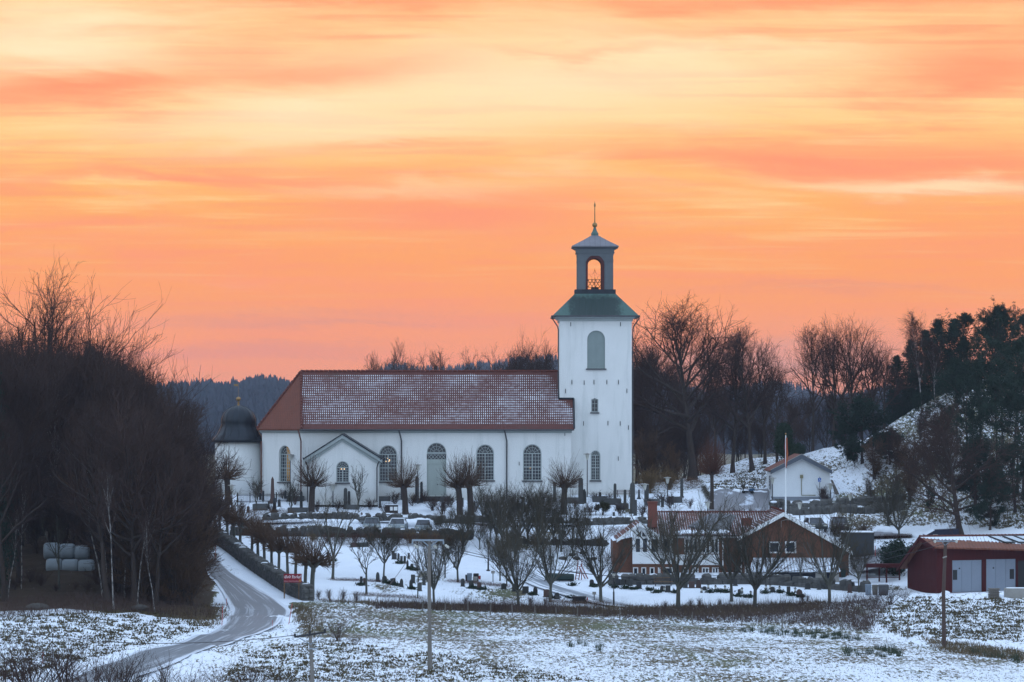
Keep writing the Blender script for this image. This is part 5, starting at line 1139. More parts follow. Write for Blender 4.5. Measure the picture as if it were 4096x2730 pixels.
bw.add([(bwl, YB, ZA(2150.5, YB)), (XA(2640, YB), YB, ZA(2150.5, YB)), (bap[0], YB, bap[1]), (bwl, YB, ZA(2118, YB))], [(0, 1, 2, 3)])
bw.add([(bwl, YB, ZA(2256, YB)), (bx1, YB, ZA(2256, YB)), (bx1, YB+.5, ZA(2256, YB)), (bwl, YB+.5, ZA(2256, YB))], [(0, 1, 2, 3)])
bw.add([(bx1, YB, ZA(2256, YB)), (bx1, YB+4, ZA(2256, YB)), (bx1, YB+4, ZA(2150.5, YB)), (bx1, YB, ZA(2150.5, YB))], [(0, 1, 2, 3)]); bw.build('bay', M_WHITE, hall)
for w in tall: window(hall, *w, YB+.05, 1, 1, arched=False, fm=M_WHITE, fw=.09, mid=False, sill=False)
tg = MB()
for t_ in (tri1, tri2): tg.add([(u, YB-.012, v) for u, v in t_], [(0, 1, 2)])
tg.build('gable_pane', M_GLASS, hall)
lowb = [(XA(2420+a/4.057, YB), XA(2420+b/4.057, YB), ZA(2302, YB), ZA(2270, YB)) for a, b in ((455,540),(590,670),(725,805),(860,900),(940,1100))]
bb = panel([(bwl, zg), (bx1, zg), (bx1, ZA(2257, YB)), (bwl, ZA(2257, YB))], [rect(w) for w in lowb], lambda u, v: (u, YB+.06, v), .14, (0, 1, 0))
bb.add([(bx0, YB+.8, zg), (bwl+.0, YB+.8, zg), (bwl, YB+.8, ZA(2150, YB)), (bx0, YB+.8, ZA(2166, YB))], [(0, 1, 2, 3)]); bb.add([(bwl, YB+.06, zg), (bwl, YB+.8, zg), (bwl, YB+.8, ZA(2160, YB)), (bwl, YB+.06, ZA(2160, YB))], [(0, 1, 2, 3)])
bb.add([(bx0, YB+.8, zg), (bx0, YB+9, zg), (bx0, YB+9, ZA(2166, YB)), (bx0, YB+.8, ZA(2166, YB))], [(0, 1, 2, 3)]); bb.build('bay_base_wall', M_BRICK, hall)
for w in lowb: window(hall, *w, YB+.11, 1, 1, arched=False, fm=M_WHITE, fw=.10, mid=False, sill=False)
br = MB(); A0 = Vector((bap[0], YB-.4, bap[1]+.1)); A1 = Vector((bap[0], YB+9, bap[1]+.1)); Lf = Vector((XA(2466, YB), YB-.4+.5, ZA(2160, YB)+.08)); Rt_ = Vector((XA(2650, YB), YB-.4, ZA(2152, YB)+.1))
br.extrude([A0, A1, Vector((Lf.x, YB+9, Lf.z)), Lf], (0, 0, -.14)); br.build('bay_roof', M_TILE_HALL, hall)
br = MB(); br.extrude([A0, A1, Vector((Rt_.x, YB+9, Rt_.z)), Rt_], (0, 0, -.14)); br.build('bay_roof_snow', M_TILE_PORCH, hall)
bg = MB()
for E_ in (Lf, Rt_):
    q = [Vector((A0.x, YB-.46, A0.z-.02)), Vector((E_.x, YB-.46, E_.z-.02)), Vector((E_.x, YB-.46, E_.z-.34)), Vector((A0.x, YB-.46, A0.z-.36))]; bg.extrude(q, (0, .05, 0))
bg.build('barge_boards', M_WHITE, hall)
ch = MB(); c0, c1 = XA(2592, 342), XA(2628, 342); ch.box(c0, c1, 341.5, 342.6, ZA(2110, 342), ZA(2012, 342)); ch.box(c0-.06, c1+.06, 341.44, 342.66, ZA(2012, 342)+.002, ZA(2007, 342)); ch.build('chimney', M_BRICKR, hall)
c2 = MB(); c2.box(XA(2966, 343), XA(3008, 343), 342.6, 343.6, ZA(2110, 343), ZA(2073, 343)); c2.build('chimney', M_BRICKR, hall)
# lean-to porch on the gable
lt = MB(); q = [Vector((XA(3012, YF), YF-.01, ZA(2232, YF))), Vector((XA(3345, YF), YF-.01, ZA(2232, YF))), Vector((XA(3362, YF-2.6), YF-2.6, ZA(2284, YF-2.6))), Vector((XA(2998, YF-2.6), YF-2.6, ZA(2284, YF-2.6)))]
lt.extrude(q, (0, 0, -.12)); lt.build('porch_roof', M_TILE_PORCH, hall)
MB().box(q[3].x+.1, q[2].x-.1, YF-2.5, YF-2.44, ZA(2290, YF-2.5), ZA(2285, YF-2.5)-.08).build('porch_fascia', M_WHITE, hall)
pg = MB(); pg.box(XA(3080, YF-2), XA(3345, YF-2), YF-2.05, YF-2.0, zg, ZA(2289, YF-2)); pg.build('porch_glazing', M_GLASS, hall)
pw = MB()
for a, b in ((3000, 3080), (3262, 3300), (3330, 3356)): MB().box(XA(a, YF-2.1), XA(b, YF-2.1), YF-2.2, YF-.02, zg, ZA(2290, YF-2.1)).build('porch_wall', M_CONC, hall)
MB().tube([(gap[0]-.2, YF-.1, ZA(2110, YF)), (gap[0]-.2, YF-.1, ZA(2085, YF)), (gap[0]+.25, YF-.5, ZA(2079, YF)), (gap[0]+.65, YF-.9, ZA(2080, YF))], .03, 5).build('wall_lamp', M_CONC, hall)
MB().tube([(gx1+.12, YF-.1, ZA(2215, YF)), (gx1+.05, YF-.08, ZA(2225, YF)), (gx1+.05, YF-.08, zg)], .06, 5).build('downpipe', M_WHITE, hall)
for x in (gx0-.1, XA(2884, YW)): MB().tube([(x, YF-.08 if x < gx0+1 else YW-.08, lze-.2), (x, YF-.08 if x < gx0+1 else YW-.08, zg)], .05, 5).build('downpipe', M_WHITE, hall)
# ------------------------------------------------------------------ white outbuilding
YO = 380.0; ob = thing('outbuilding', 'small white gabled outbuilding with grey barge boards and plinth', 'building', (XA(3205, YO), YO, -9.4))
o0, o1, oa = XA(3091, YO), XA(3320, YO), (XA(3205, YO), ZA(1836, YO)); oe = ZA(1893, YO)
w_ = MB(); w_.add([(o0, YO, ZA(1988, YO)), (o1, YO, ZA(1988, YO)), (o1, YO, oe), (oa[0], YO, oa[1]), (o0, YO, oe)], [(0, 1, 2, 3, 4)])
for x in (o0, o1): w_.add([(x, YO, ZA(1988, YO)), (x, YO+9, ZA(1988, YO)), (x, YO+9, oe), (x, YO, oe)], [(0, 1, 2, 3)])
w_.add([(o0, YO+9, ZA(1988, YO)), (o1, YO+9, ZA(1988, YO)), (o1, YO+9, oe), (oa[0], YO+9, oa[1]), (o0, YO+9, oe)], [(0, 1, 2, 3, 4)])
M_OWALL = plain('white rendered wall', (.66, .69, .71, 1), .9, .08, 1.5, bump=.3); w_.build('wall', M_OWALL, ob)
M_PLINTH = plain('grey plinth', (.19, .21, .24, 1), .9, .15, 2.0); MB().box(o0-.04, o1+.04, YO-.04, YO+9, -10.3, ZA(1988, YO)).build('plinth', M_PLINTH, ob)
M_FASC = plain('grey blue barge board', (.085, .10, .125, 1), .6, .15, 2.0)
rf_ = MB(); fa = MB(); wh = MB()
for px_, e in ((3082, -1), (3329, 1)):
    ex, ez = XA(px_, YO-.5), ZA(1882, YO-.5); ap_ = Vector((oa[0], 0, ZA(1818, YO-.5)))
    q = [Vector((ex, YO-.5, ez)), Vector((ap_.x, YO-.5, ap_.z)), Vector((ap_.x, YO-.5, ap_.z-.15)), Vector((ex, YO-.5, ez-.15))]; rf_.extrude(q, (0, 9.8, 0))
    q = [Vector((ex, YO-.56, ez-.02)), Vector((ap_.x, YO-.56, ap_.z-.02)), Vector((ap_.x, YO-.56, ap_.z-.50)), Vector((ex, YO-.56, ez-.42))]; fa.extrude(q, (0, .055, 0))
    wh.tube([(ex, YO-.53, ez+.02), (ap_.x, YO-.53, ap_.z+.02)], .035, 4)
rf_.build('roof', M_TILE, ob); fa.build('barge_boards', M_FASC, ob); wh.build('verge', M_CONC, ob)
mbx = MB(); mbx.box(XA(3200, YO), XA(3212, YO), YO-.16, YO-.003, ZA(1914, YO), ZA(1900, YO)); mbx.tube([(XA(3205, YO), YO-.06, ZA(1914, YO)), (XA(3206, YO), YO-.06, ZA(1982, YO)), (XA(3262, YO), YO-.06, ZA(1982, YO))], .045, 5); mbx.build('meter_box', plain('dull olive box', (.22, .20, .12, 1), .7), ob)
MB().box(XA(3076, YO+3), XA(3079, YO+3), YO+2.2, YO+3.2, ZA(1960, YO), ZA(1905, YO)).build('side_window', M_GLASS, ob)
hp_ = thing('heat_pump', 'pale outdoor heat pump unit with a black round fan by the white wall', 'heat pump', (XA(3293, YO-.6), YO-.6, ZA(1986, YO)))
MB().box(XA(3284, YO-.6), XA(3303, YO-.6), YO-.75, YO-.35, ZA(1982, YO), ZA(1957, YO)).build('casing', M_CONC, hp_)
f_ = MB(); cxx, czz = XA(3292, YO-.8), ZA(1969, YO-.8); f_.add([(cxx+.22*math.cos(k*.52), YO-.757, czz+.22*math.sin(k*.52)) for k in range(12)], [tuple(range(12))]); f_.build('fan', M_BLACK, hp_)
br_ = MB(); br_.box(XA(3285, YO-.6), XA(3302, YO-.6), YO-.7, YO-.4, ZA(1990, YO), ZA(1982, YO)-.01); br_.build('bracket', M_PIPE, hp_)
bd = MB(); bd.extrude([Vector((XA(3323, YO+.6), YO+.6, ZA(1920, YO))), Vector((XA(3331, YO+.6), YO+.6, ZA(1922, YO))), Vector((XA(3358, YO+.6), YO+.6, ZA(1979, YO))), Vector((XA(3340, YO+.6), YO+.6, ZA(1979, YO)))], (0, .12, 0)); o = bd.build('leaning_boards', M_WOODG, None, loc=(XA(3340, YO), YO+.6, ZA(1979, YO))); tag(o, 'brown boards leaning on the right end of the white outbuilding', 'boards')
# ------------------------------------------------------------------ red garage
ga_o = Vector((XA(3746, 322), 322.0, 0)); fx = Vector((.95, .316, 0)).normalized(); gy_ = Vector((-.316, .95, 0)).normalized()
def TG(s, g, z): v = ga_o+fx*s+gy_*g; return (v.x, v.y, z)
gar = thing('garage', 'dark red wooden garage with grey double doors and snowy tiled roof', 'garage', (ga_o.x, ga_o.y, -16.2))
zb2 = -16.6; zf, zrg, zbk = -11.96, -11.05, -13.65; Lg = 16.0
drs = [(1.6, 4.62, -16.14, -13.17), (5.05, 8.1, -16.14, -13.12)]
gw = panel([(0, zb2), (Lg, zb2), (Lg, zf), (0, zf)], [rect(w) for w in drs], lambda u, v: TG(u, 0, v), .14, tuple(gy_))
gw.add([TG(0, 0, zb2), TG(0, 6.32, zb2), TG(0, 6.32, zbk), TG(0, 2.2, zrg-.1), TG(0, 0, zf)], [(0, 1, 2, 3, 4)]); gw.add([TG(Lg, 0, zb2), TG(Lg, 6.32, zb2), TG(Lg, 6.32, zbk), TG(Lg, 2.2, zrg-.1), TG(Lg, 0, zf)], [(4, 3, 2, 1, 0)]); gw.add([TG(0, 6.32, zb2), TG(Lg, 6.32, zb2), TG(Lg, 6.32, zbk), TG(0, 6.32, zbk)], [(0, 1, 2, 3)])
def m_redw(nt, p):
    P = nt.pos(); s = nt.sep(P); u = nt.math('ADD', nt.math('MULTIPLY', s[0], 5.5), nt.math('MULTIPLY', s[1], 5.5)); f = nt.math('FRACT', u)
    c = nt.mix(nt.noise(nt.vm('MULTIPLY', P, (5, 5, .5)), 1.0, 4.0), (.042, .009, .010, 1), (.078, .017, .018, 1)); c = nt.mix(nt.mapr(f, 0, .14, .65, 0), c, (.02, .006, .006, 1))
    nt.put(p.inputs['Base Color'], c); p.inputs['Roughness'].default_value = .85; p.inputs['Specular IOR Level'].default_value = .1
M_REDW = mat('falu red boards', m_redw); gw.build('wall', M_REDW, gar)
M_GDOOR = plain('grey blue garage door', (.20, .235, .29, 1), .55, .10, 1.0)
for (a, b, c, d), wl in zip(drs, (.16, .72)):
    m = MB(); n_ = 3
    for i in range(n_):
        sa = a+(b-a)*i/n_+.012; sb_ = a+(b-a)*(i+1)/n_-.012
        q = [TG(sa, .08, c+.02), TG(sb_, .08, c+.02), TG(sb_, .08, d-.02), TG(sa, .08, d-.02)]; m.extrude([Vector(v) for v in q], tuple(gy_*.05))
    dr = m.build('garage_door', M_GDOOR, gar)
    ww = a+(b-a)*(.03 if wl < .5 else .80); wz = c+1.15
    q = [TG(ww, .07, wz), TG(ww+.44, .07, wz), TG(ww+.44, .07, wz+.92), TG(ww, .07, wz+.92)]; m = MB(); m.extrude([Vector(v) for v in q], tuple(gy_*.008)); m.build('door_window', M_BLACK, dr)
    m = MB(); k0 = a+(b-a)*.25; m.ball(TG(k0, .05, c+2.2), .07, 6); m.build('handle', M_BLACK, dr)
tl = [TG(-.55, -.55, zf+.05), TG(Lg, -3.0, zf-.45), TG(Lg, 2.2, zrg), TG(-.75, 2.2, zrg)]
rr = MB(); rr.extrude([Vector(v) for v in tl], (0, 0, -.14)); rr.build('roof', M_TILE_GAR, gar)
q = [TG(-.75, 2.2, zrg), TG(Lg, 2.2, zrg), TG(Lg, 7.0, zbk-.45), TG(-.75, 7.0, zbk-.45)]; rr = MB(); rr.extrude([Vector(v) for v in q], (0, 0, -.14)); rr.build('roof', M_TILE_GAR, gar)
vb = MB()
for a, b in (((-.78, 2.2, zrg+.03), (-.58, -.62, zf+.06)), ((-.78, 2.2, zrg+.03), (-.78, 7.1, zbk-.50))):
    a, b = Vector(TG(*a)), Vector(TG(*b)); vb.extrude([a, b, b-Vector((0, 0, .36)), a-Vector((0, 0, .36))], tuple(fx*.09))
vb.build('barge_boards', M_REDW, gar)
rd = MB()
for i in range(44):
    rd.tube([TG(-.7+i*.38, 2.2, zrg+.06), TG(-.7+i*.38+.36, 2.2, zrg+.04)], [.12, .10], 6)
rd.build('ridge_tiles', M_RIDGE, gar)
def on_gr(s, t, lift): a = Vector(TG(s, -3.0*0-.55-(s/Lg)*2.4, zf+.05-(s/Lg)*.5)); b = Vector(TG(s, 2.2, zrg)); return a.lerp(b, t)+Vector((0, 0, lift))
for s_ in (6.1, 7.5, 8.7):
    m = MB(); q = [on_gr(s_+.9, .42, .03), on_gr(s_+1.9, .42, .03), on_gr(s_+1.1, .93, .03), on_gr(s_+.1, .93, .03)]; m.extrude(q, (0, 0, .08)); f_ = m.build('roof_window', M_BLACK, gar)
    c_ = sum(q, Vector())/4; m = MB(); m.extrude([c_.lerp(v, .78)+Vector((0, 0, .082)) for v in q], (0, 0, .01)); m.build('pane', plain('frosted pane', (.45, .50, .55, 1), .4), f_)
m = MB(); q = [TG(Lg*.0+8.3, -.02, zb2), TG(9.6, -.02, zb2), TG(9.6, -.02, -13.3), TG(8.3, -.02, -13.3)]; m.extrude([Vector(v) for v in q], tuple(gy_*-.02)); m.build('opening_shade_panel', M_BLACK, gar)  # flat black panel on the wall, painting the shade inside an opening
# red timber rack left of the garage
rk = thing('timber_rack', 'open red timber rack frame left of the garage', 'rack', hit(3530, 2340))
for px, y in ((3468, 332.5), (3517, 332.5), (3546, 331.5), (3598, 332.5)): MB().box(XA(px, y)-.07, XA(px, y)+.07, y-.07, y+.07, float(H(XA(px, y), y))-.2, ZA(2268, y)).build('post', M_REDW, rk)
MB().box(XA(3460, 332), XA(3605, 332), 331.2, 332.9, ZA(2270, 332), ZA(2256, 332)).build('roof_beam', M_REDW, rk)
m = MB(); m.box(XA(3468, 332.5), XA(3598, 332.5), 332.45, 332.5, ZA(2313, 332), ZA(2310, 332)); m.build('rail', M_REDW, rk)

# ------------------------------------------------------------------ other sheds and containers
sh = thing('container_shed', 'dark grey flat roofed container shed behind the brick hall', 'shed', hit(3435, 2225, 346)); y0 = 346.0
MB().box(XA(3376, y0), XA(3496, y0), y0, y0+3.0, ZA(2240, y0), ZA(2135, y0)).build('wall', plain('slate grey boards', (.045, .052, .062, 1), .8, .15, 2.0), sh)
MB().box(XA(3372, y0), XA(3498, y0), y0-.1, y0+3.4, ZA(2135, y0)+.003, ZA(2131, y0)).build('roof', M_PIPE, sh)
MB().box(XA(3376, y0), XA(3495, y0), y0, y0+3.2, ZA(2131, y0)+.003, ZA(2130, y0)+.05).build('roof_snow', M_SNOW, sh)
sk = thing('skip_container', 'dark blue open waste skip with sloping end behind the garage ridge', 'skip', hit(3765, 2150, 349)); y0 = 349.0
m = MB(); m.extrude([Vector((XA(3722, y0), y0, ZA(2175, y0))), Vector((XA(3700, y0), y0, ZA(2140, y0))), Vector((XA(3738, y0), y0, ZA(2121, y0))), Vector((XA(3835, y0), y0, ZA(2117, y0))), Vector((XA(3835, y0), y0, ZA(2175, y0)))], (0, 2.2, 0)); m.build('body', plain('navy blue steel', (.008, .014, .035, 1), .45, .2), sk)
m = MB(); m.extrude([Vector((XA(3699, y0), y0-.03, ZA(2138, y0))), Vector((XA(3737, y0), y0-.03, ZA(2119, y0))), Vector((XA(3739, y0), y0-.03, ZA(2122, y0))), Vector((XA(3703, y0), y0-.03, ZA(2142, y0)))], (0, 2.3, 0)); m.build('snowy_rim', M_SNOW, sk)
MB().box(XA(3732, y0), XA(3751, y0), y0-.012, y0-.004, ZA(2144, y0), ZA(2138, y0)).build('plate', M_CONC, sk)
pal = hit(3985, 2398)
for i in range(6):
    m = MB(); y0 = pal.y; z0 = pal.z+.16*i; x0 = XA(3958, y0)+.06*math.sin(i*3)
    for k in range(3): m.box(x0+.0, x0+.85, y0+.45*k, y0+.1+.45*k, z0, z0+.09)
    for k in range(5): m.box(x0+.20*k, x0+.20*k+.13, y0-.02, y0+1.1, z0+.091, z0+.12)
    o = m.build('pallet', M_WOODG, None, loc=(x0, y0, z0)); tag(o, None, 'pallet', 'stacked pallets by the garage'); reg(o, 'weathered wooden pallet in the stack before the garage doors', i)
cb = thing('concrete_block', 'pale concrete wall block with snow on top before the garage', 'concrete block', hit(4060, 2396)); y0 = cb.location.y+.9
m = MB(); m.box(XA(4022, y0), XA(4140, y0), y0, y0+1.0, cb.location.z-.3, ZA(2355, y0)); m.build('block', M_CONC, cb); m = MB(); m.box(XA(4030, y0), XA(4130, y0), y0+.1, y0+.9, ZA(2355, y0)+.002, ZA(2355, y0)+.06); m.build('snow', M_SNOW, cb)
o = MB(); q0 = hit(4030, 2392); o.extrude([q0+Vector((-1.0, -.4, .0)), q0+Vector((1.3, -.2, .0)), q0+Vector((1.3, -.2, .12)), q0+Vector((-1.0, -.4, .32))], (0, .8, 0)); o = o.build('snowy_pallet', M_SNOW, None, loc=q0); tag(o, 'tilted snow covered pallet beside the pallet stack', 'pallet')
# white wrapped bales in the left wood
GBL = 'white wrapped bales in the wood'
def bale(px0, px1, py0, py1, d):
    x0, x1 = XA(px0, d), XA(px1, d); z0, z1 = ZA(py1, d), ZA(py0, d); r = (z1-z0)/2; m = MB(); pts = [x0, x0+.12, x0+.3, x1-.3, x1-.12, x1]; rs = [r*.80, r*.95, r, r, r*.95, r*.80]
    m.tube([(x, d+r, (z0+z1)/2) for x in pts], rs, 18); o = m.build('wrapped_bale', M_BALE, None, True, loc=((x0+x1)/2, d+r, z0)); tag(o, None, 'bale', GBL); return o
M_BALE = plain('white wrap film', (.24, .28, .31, 1), .4, .15, 1.5, bump=.3)
for (a, b, t0_, t1_, d_, nm) in ((172,235,2172,2240,313,'upper'),(236,296,2176,2240,313,'upper'),(297,354,2182,2242,313,'upper'),(182,245,2236,2296,311.5,'lower'),(246,310,2238,2296,311.5,'lower'),(311,374,2240,2300,311.5,'lower')):
    o = bale(a, b, t0_, t1_, d_); reg(o, 'white plastic wrapped bale in the %s tier among the left trees' % nm, a)

# ------------------------------------------------------------------ stone walls and fences
def stones(name, pts, h, label, size=.42, thick=.7, cap=False, material=None, seed=1, hv=.25):
    """dry wall of single stones along a line of ground points"""
    g = np.random.default_rng(seed); P = np.array([[p[0], p[1]] for p in pts]); d = np.concatenate([[0], np.cumsum(np.linalg.norm(np.diff(P, axis=0), axis=1))]); m = MB(); L = d[-1]
    ux = np.array([(1,1,1),(1,1,-1),(1,-1,1),(1,-1,-1),(-1,1,1),(-1,1,-1),(-1,-1,1),(-1,-1,-1)], float)
    base = [(s*a, t*b, u*c) for a, b, c in ((1,.55,.55),(.55,1,.55),(.55,.55,1)) for s in (1,-1) for t in (1,-1) for u in (1,-1)]
    bm = bmesh.new(); [bm.verts.new(v) for v in base]; bmesh.ops.convex_hull(bm, input=bm.verts); bm.verts.index_update(); BV = np.array([v.co[:] for v in bm.verts]); BF = [tuple(v.index for v in f.verts) for f in bm.faces]; bm.free()
    rows = max(1, int(round(h/(size*.72)))); V = []; Fc = []; n = 0
    for r in range(rows):
        s = g.random()*size
        while s < L:
            w = size*(.65+.9*g.random())
            if r == rows-1 and rows > 1 and g.random() < .28: s += w; continue
            c = s+w/2; x = np.interp(c, d, P[:, 0]); y = np.interp(c, d, P[:, 1]); k = min(np.searchsorted(d, c), len(P)-1); t = P[k]-P[k-1] if k else P[1]-P[0]; t = t/np.linalg.norm(t); nn = np.array([-t[1], t[0]])
            for side in ((-1, 1) if thick > .6 else (0,)):
                zz = float(H(x, y))-.08+(r+.5)*h/rows; sc = np.array([w*.56, thick*(.34 if side else .5), h/rows*(.56+hv*g.random())]); v = BV*sc*(1+g.normal(0, .10, BV.shape)); o = np.array([x, y])+nn*side*thick*.26
                V.append(np.stack([o[0]+v[:, 0]*t[0]+v[:, 1]*nn[0], o[1]+v[:, 0]*t[1]+v[:, 1]*nn[1], zz+v[:, 2]], 1)); Fc += [tuple(i+n for i in f) for f in BF]; n += len(BV)
            s += w*.97
    c0 = (P[0, 0], P[0, 1], float(H(*P[0]))); o = bpy.data.objects.new(name, mesh_data(name, np.concatenate(V)-np.array(c0), Fc, material or M_STONE)); o.location = c0; COL.objects.link(o)
    tag(o, label, 'wall')
    if cap:
        m = MB(); s = 0
        while s < L:
            x = np.interp(s, d, P[:, 0]); y = np.interp(s, d, P[:, 1])
            if g.random() < cap: m.ball((x+g.normal(0, .08), y+g.normal(0, .1), float(H(x, y))+h-.06), size*.6, 6, (1.2, .9, .35))
            s += size*.9
        m.build('snow_cap', M_SNOW, o)
    return o
gp = lambda *l: [hit(a, b)[:2] for a, b in l]
stones('stone_wall', gp((838,2150),(870,2175),(950,2230),(1030,2290),(1110,2345),(1180,2385),(1232,2404)), 1.45, 'mossy stone wall running down beside the road to the banner', .5, .9, .12, seed=1)
stones('stone_wall', gp((1050,2082),(1200,2082),(1400,2081),(1550,2083),(1700,2088)), .68, 'stone wall below the front church graves', .5, .9, .5, seed=2, hv=.6)
stones('stone_wall', gp((1700,2090),(1840,2094),(1950,2096)), .8, 'low stone wall stub right of the notice board', .5, .8, .2, seed=3)
stones('stone_wall', gp((2080,2095),(2250,2098),(2420,2098),(2590,2094)), .7, 'low stone wall below the tower graves', .5, .8, .3, seed=4)
M_DSTONE = plain('mossy retaining stone', (.07, .066, .06, 1), .95, .5, 1.6, objc=False)
stones('retaining_wall', gp((905,2140),(1050,2142),(1200,2143),(1350,2145),(1500,2148),(1650,2152),(1780,2156),(1880,2160)), .85, 'long dark retaining wall above the lower cemetery', .5, .9, .4, M_DSTONE, 5, .6)
stones('retaining_wall', gp((2030,2172),(2150,2176),(2300,2180),(2420,2184)), .55, 'dark retaining wall above the playground', .5, .8, .4, M_DSTONE, 6, .6)
stones('stone_wall', gp((2420,2340),(2560,2338),(2700,2338),(2850,2337),(2990,2336),(3100,2340),(3250,2352),(3380,2362),(3460,2368)), .95, 'boulder wall in front of the brick hall', .55, .9, .18, seed=7)
stones('boulder_wall', gp((3096,2038),(3100,2028),(3150,2032),(3250,2030),(3330,2028),(3420,2022),(3500,2016),(3600,2005)), .75, 'rough boulder wall at the foot of the white outbuilding', .62, .9, .15, seed=8, hv=.45)
stones('boulder_wall', gp((3110,2058),(3200,2060),(3300,2056),(3420,2050),(3520,2046),(3600,2040)), .65, 'second boulder wall above the parked cars', .62, .9, .15, seed=9, hv=.45)
def hedge(pts, h, w, label, material, density=420, leaf=.16, seed=1, name='hedge'):
    g = np.random.default_rng(seed); P = np.array([[p[0], p[1]] for p in pts]); d = np.concatenate([[0], np.cumsum(np.linalg.norm(np.diff(P, axis=0), axis=1))]); n = int(density*d[-1]); s = g.random(n)*d[-1]
    x = np.interp(s, d, P[:, 0])+g.normal(0, w*.3, n)*.6; y = np.interp(s, d, P[:, 1])+g.uniform(-w/2, w/2, n); z = H(x, y)+h*g.random(n)**.7*(.88+.24*lattice(x, y, 1.1, 4))
    v, f = leaves(g, np.stack([x, y, z], 1), leaf, 2, .8, .12); c0 = np.array([P[0, 0], P[0, 1], float(H(*P[0]))]); o = bpy.data.objects.new(name, mesh_data(name, v-c0, f, material)); o.location = c0; COL.objects.link(o); return tag(o, label, 'hedge')
hedge(gp((1300,2178),(1500,2182),(1700,2186),(1830,2190)), 1.1, 1.0, 'dark brown hedge below the long retaining wall', M_HEDGER, seed=2)
hedge(gp((900,2128),(1000,2130),(1150,2132),(1280,2130)), 1.3, 1.1, 'tall brown hedge behind the clipped row of trees', M_TWIGB, seed=3)
hedge(gp((1000,2078),(1080,2078),(1180,2080)), 1.0, .8, 'brown hedge at the left end of the upper stone wall', M_TWIGB, seed=4)
hedge(gp((1910,2128),(1950,2130),(1975,2130)), .8, 1.2, 'small red brown beech hedge on the snowy path', M_HEDGER, seed=5)
hedge(gp((2430,2140),(2480,2140),(2510,2142)), .7, 1.4, 'flat red brown hedge left of the hall bay', M_HEDGER, seed=6)
hedge(gp((1420,2382),(1500,2386),(1600,2391),(1690,2397)), .18, 1.8, 'brown bedding strip with two crooked trees', M_TWIGB, 300, .14, 7, 'flower_bed')
hedge(gp((1325,2322),(1400,2324),(1480,2328),(1560,2330)), .16, 1.4, 'red brown leaf bed under the grey tree', M_HEDGER, 300, .14, 8, 'flower_bed')
hedge(gp((1790,2330),(1850,2332),(1950,2342),(2040,2352)), .2, 1.2, 'red brown leaf bed behind the cemetery bins', M_HEDGER, 300, .14, 9, 'flower_bed')
hedge(gp((2190,2412),(2260,2415),(2340,2418),(2430,2424)), .25, 1.5, 'brown bedding strip by the black cart', M_TWIGB, 300, .16, 10, 'flower_bed')
hedge(gp((3500,2158),(3580,2156),(3640,2154)), .35, .8, 'low brown kerb hedge in the parking yard', M_HEDGER, 350, .14, 11)
hedge(gp((3400,2238),(3470,2236),(3530,2236)), .5, 1.0, 'brown hedge behind the red timber rack', M_TWIGB, 350, .16, 12)
hedge(gp((3400,2262),(3450,2262),(3510,2262)), .6, 1.0, 'flat topped brown hedge left of the timber rack', M_TWIGB, 350, .16, 13)
hedge(gp((2590,1955),(2660,1952),(2740,1950),(2800,1955)), 1.0, 1.2, 'brown clipped hedge right of the tower', M_TWIGB, 350, .16, 14)
hedge(gp((2810,1960),(2825,1985),(2840,2010)), .7, .8, 'mossy edge hedge beside the asphalt driveway', M_TWIGO, 350, .14, 15)
# iron fence in front of the sacristy
fe = thing('iron_fence', 'black iron fence with spear tips below the sacristy', 'fence', hit(1050, 1993, 379.0)); m = MB(); pt = MB()
for i in range(46):
    x = XA(948, 379)+i*(XA(1160, 379)-XA(948, 379))/45; z = float(H(x, 379)); m.tube([(x, 379, z), (x, 379, z+.85), (x, 379, z+1.0)], [.022, .022, .004], 4)
for q in (.15, .80):
    m.tube([(XA(946, 379)+k*.6, 379, float(H(XA(946, 379)+k*.6, 379))+q) for k in range(11)], .025, 4)
m.build('bars', M_IRON, fe)
for px in (950, 1000, 1052, 1105, 1158): x = XA(px, 379); MB().tube([(x, 379, float(H(x, 379))-.1), (x, 379, float(H(x, 379))+1.1)], .06, 6).build('post', M_IRON, fe)
# field fence posts
for px, b in ((1320,2406),(1416,2424),(1509,2432),(1598,2436),(1690,2446),(1780,2454),(1873,2457),(1961,2461),(2050,2466),(2138,2470),(2225,2474),(2310,2478),(2480,2484),(2640,2492),(2770,2498),(2966,2506),(3045,2508),(3128,2508),(3368,2510),(3631,2555)):
    p = hit(px, b); g = rnd.uniform(-.06, .06); m = MB(); m.tube([(p.x, p.y, p.z-.3), (p.x+g, p.y, p.z+rnd.uniform(.9, 1.1))], [.06, .05], 6); o = m.build('fence_post', M_WOODG, None, loc=p); tag(o, None, 'fence post', 'fence posts along the field'); reg(o, 'weathered wooden fence post at the far field edge', px)
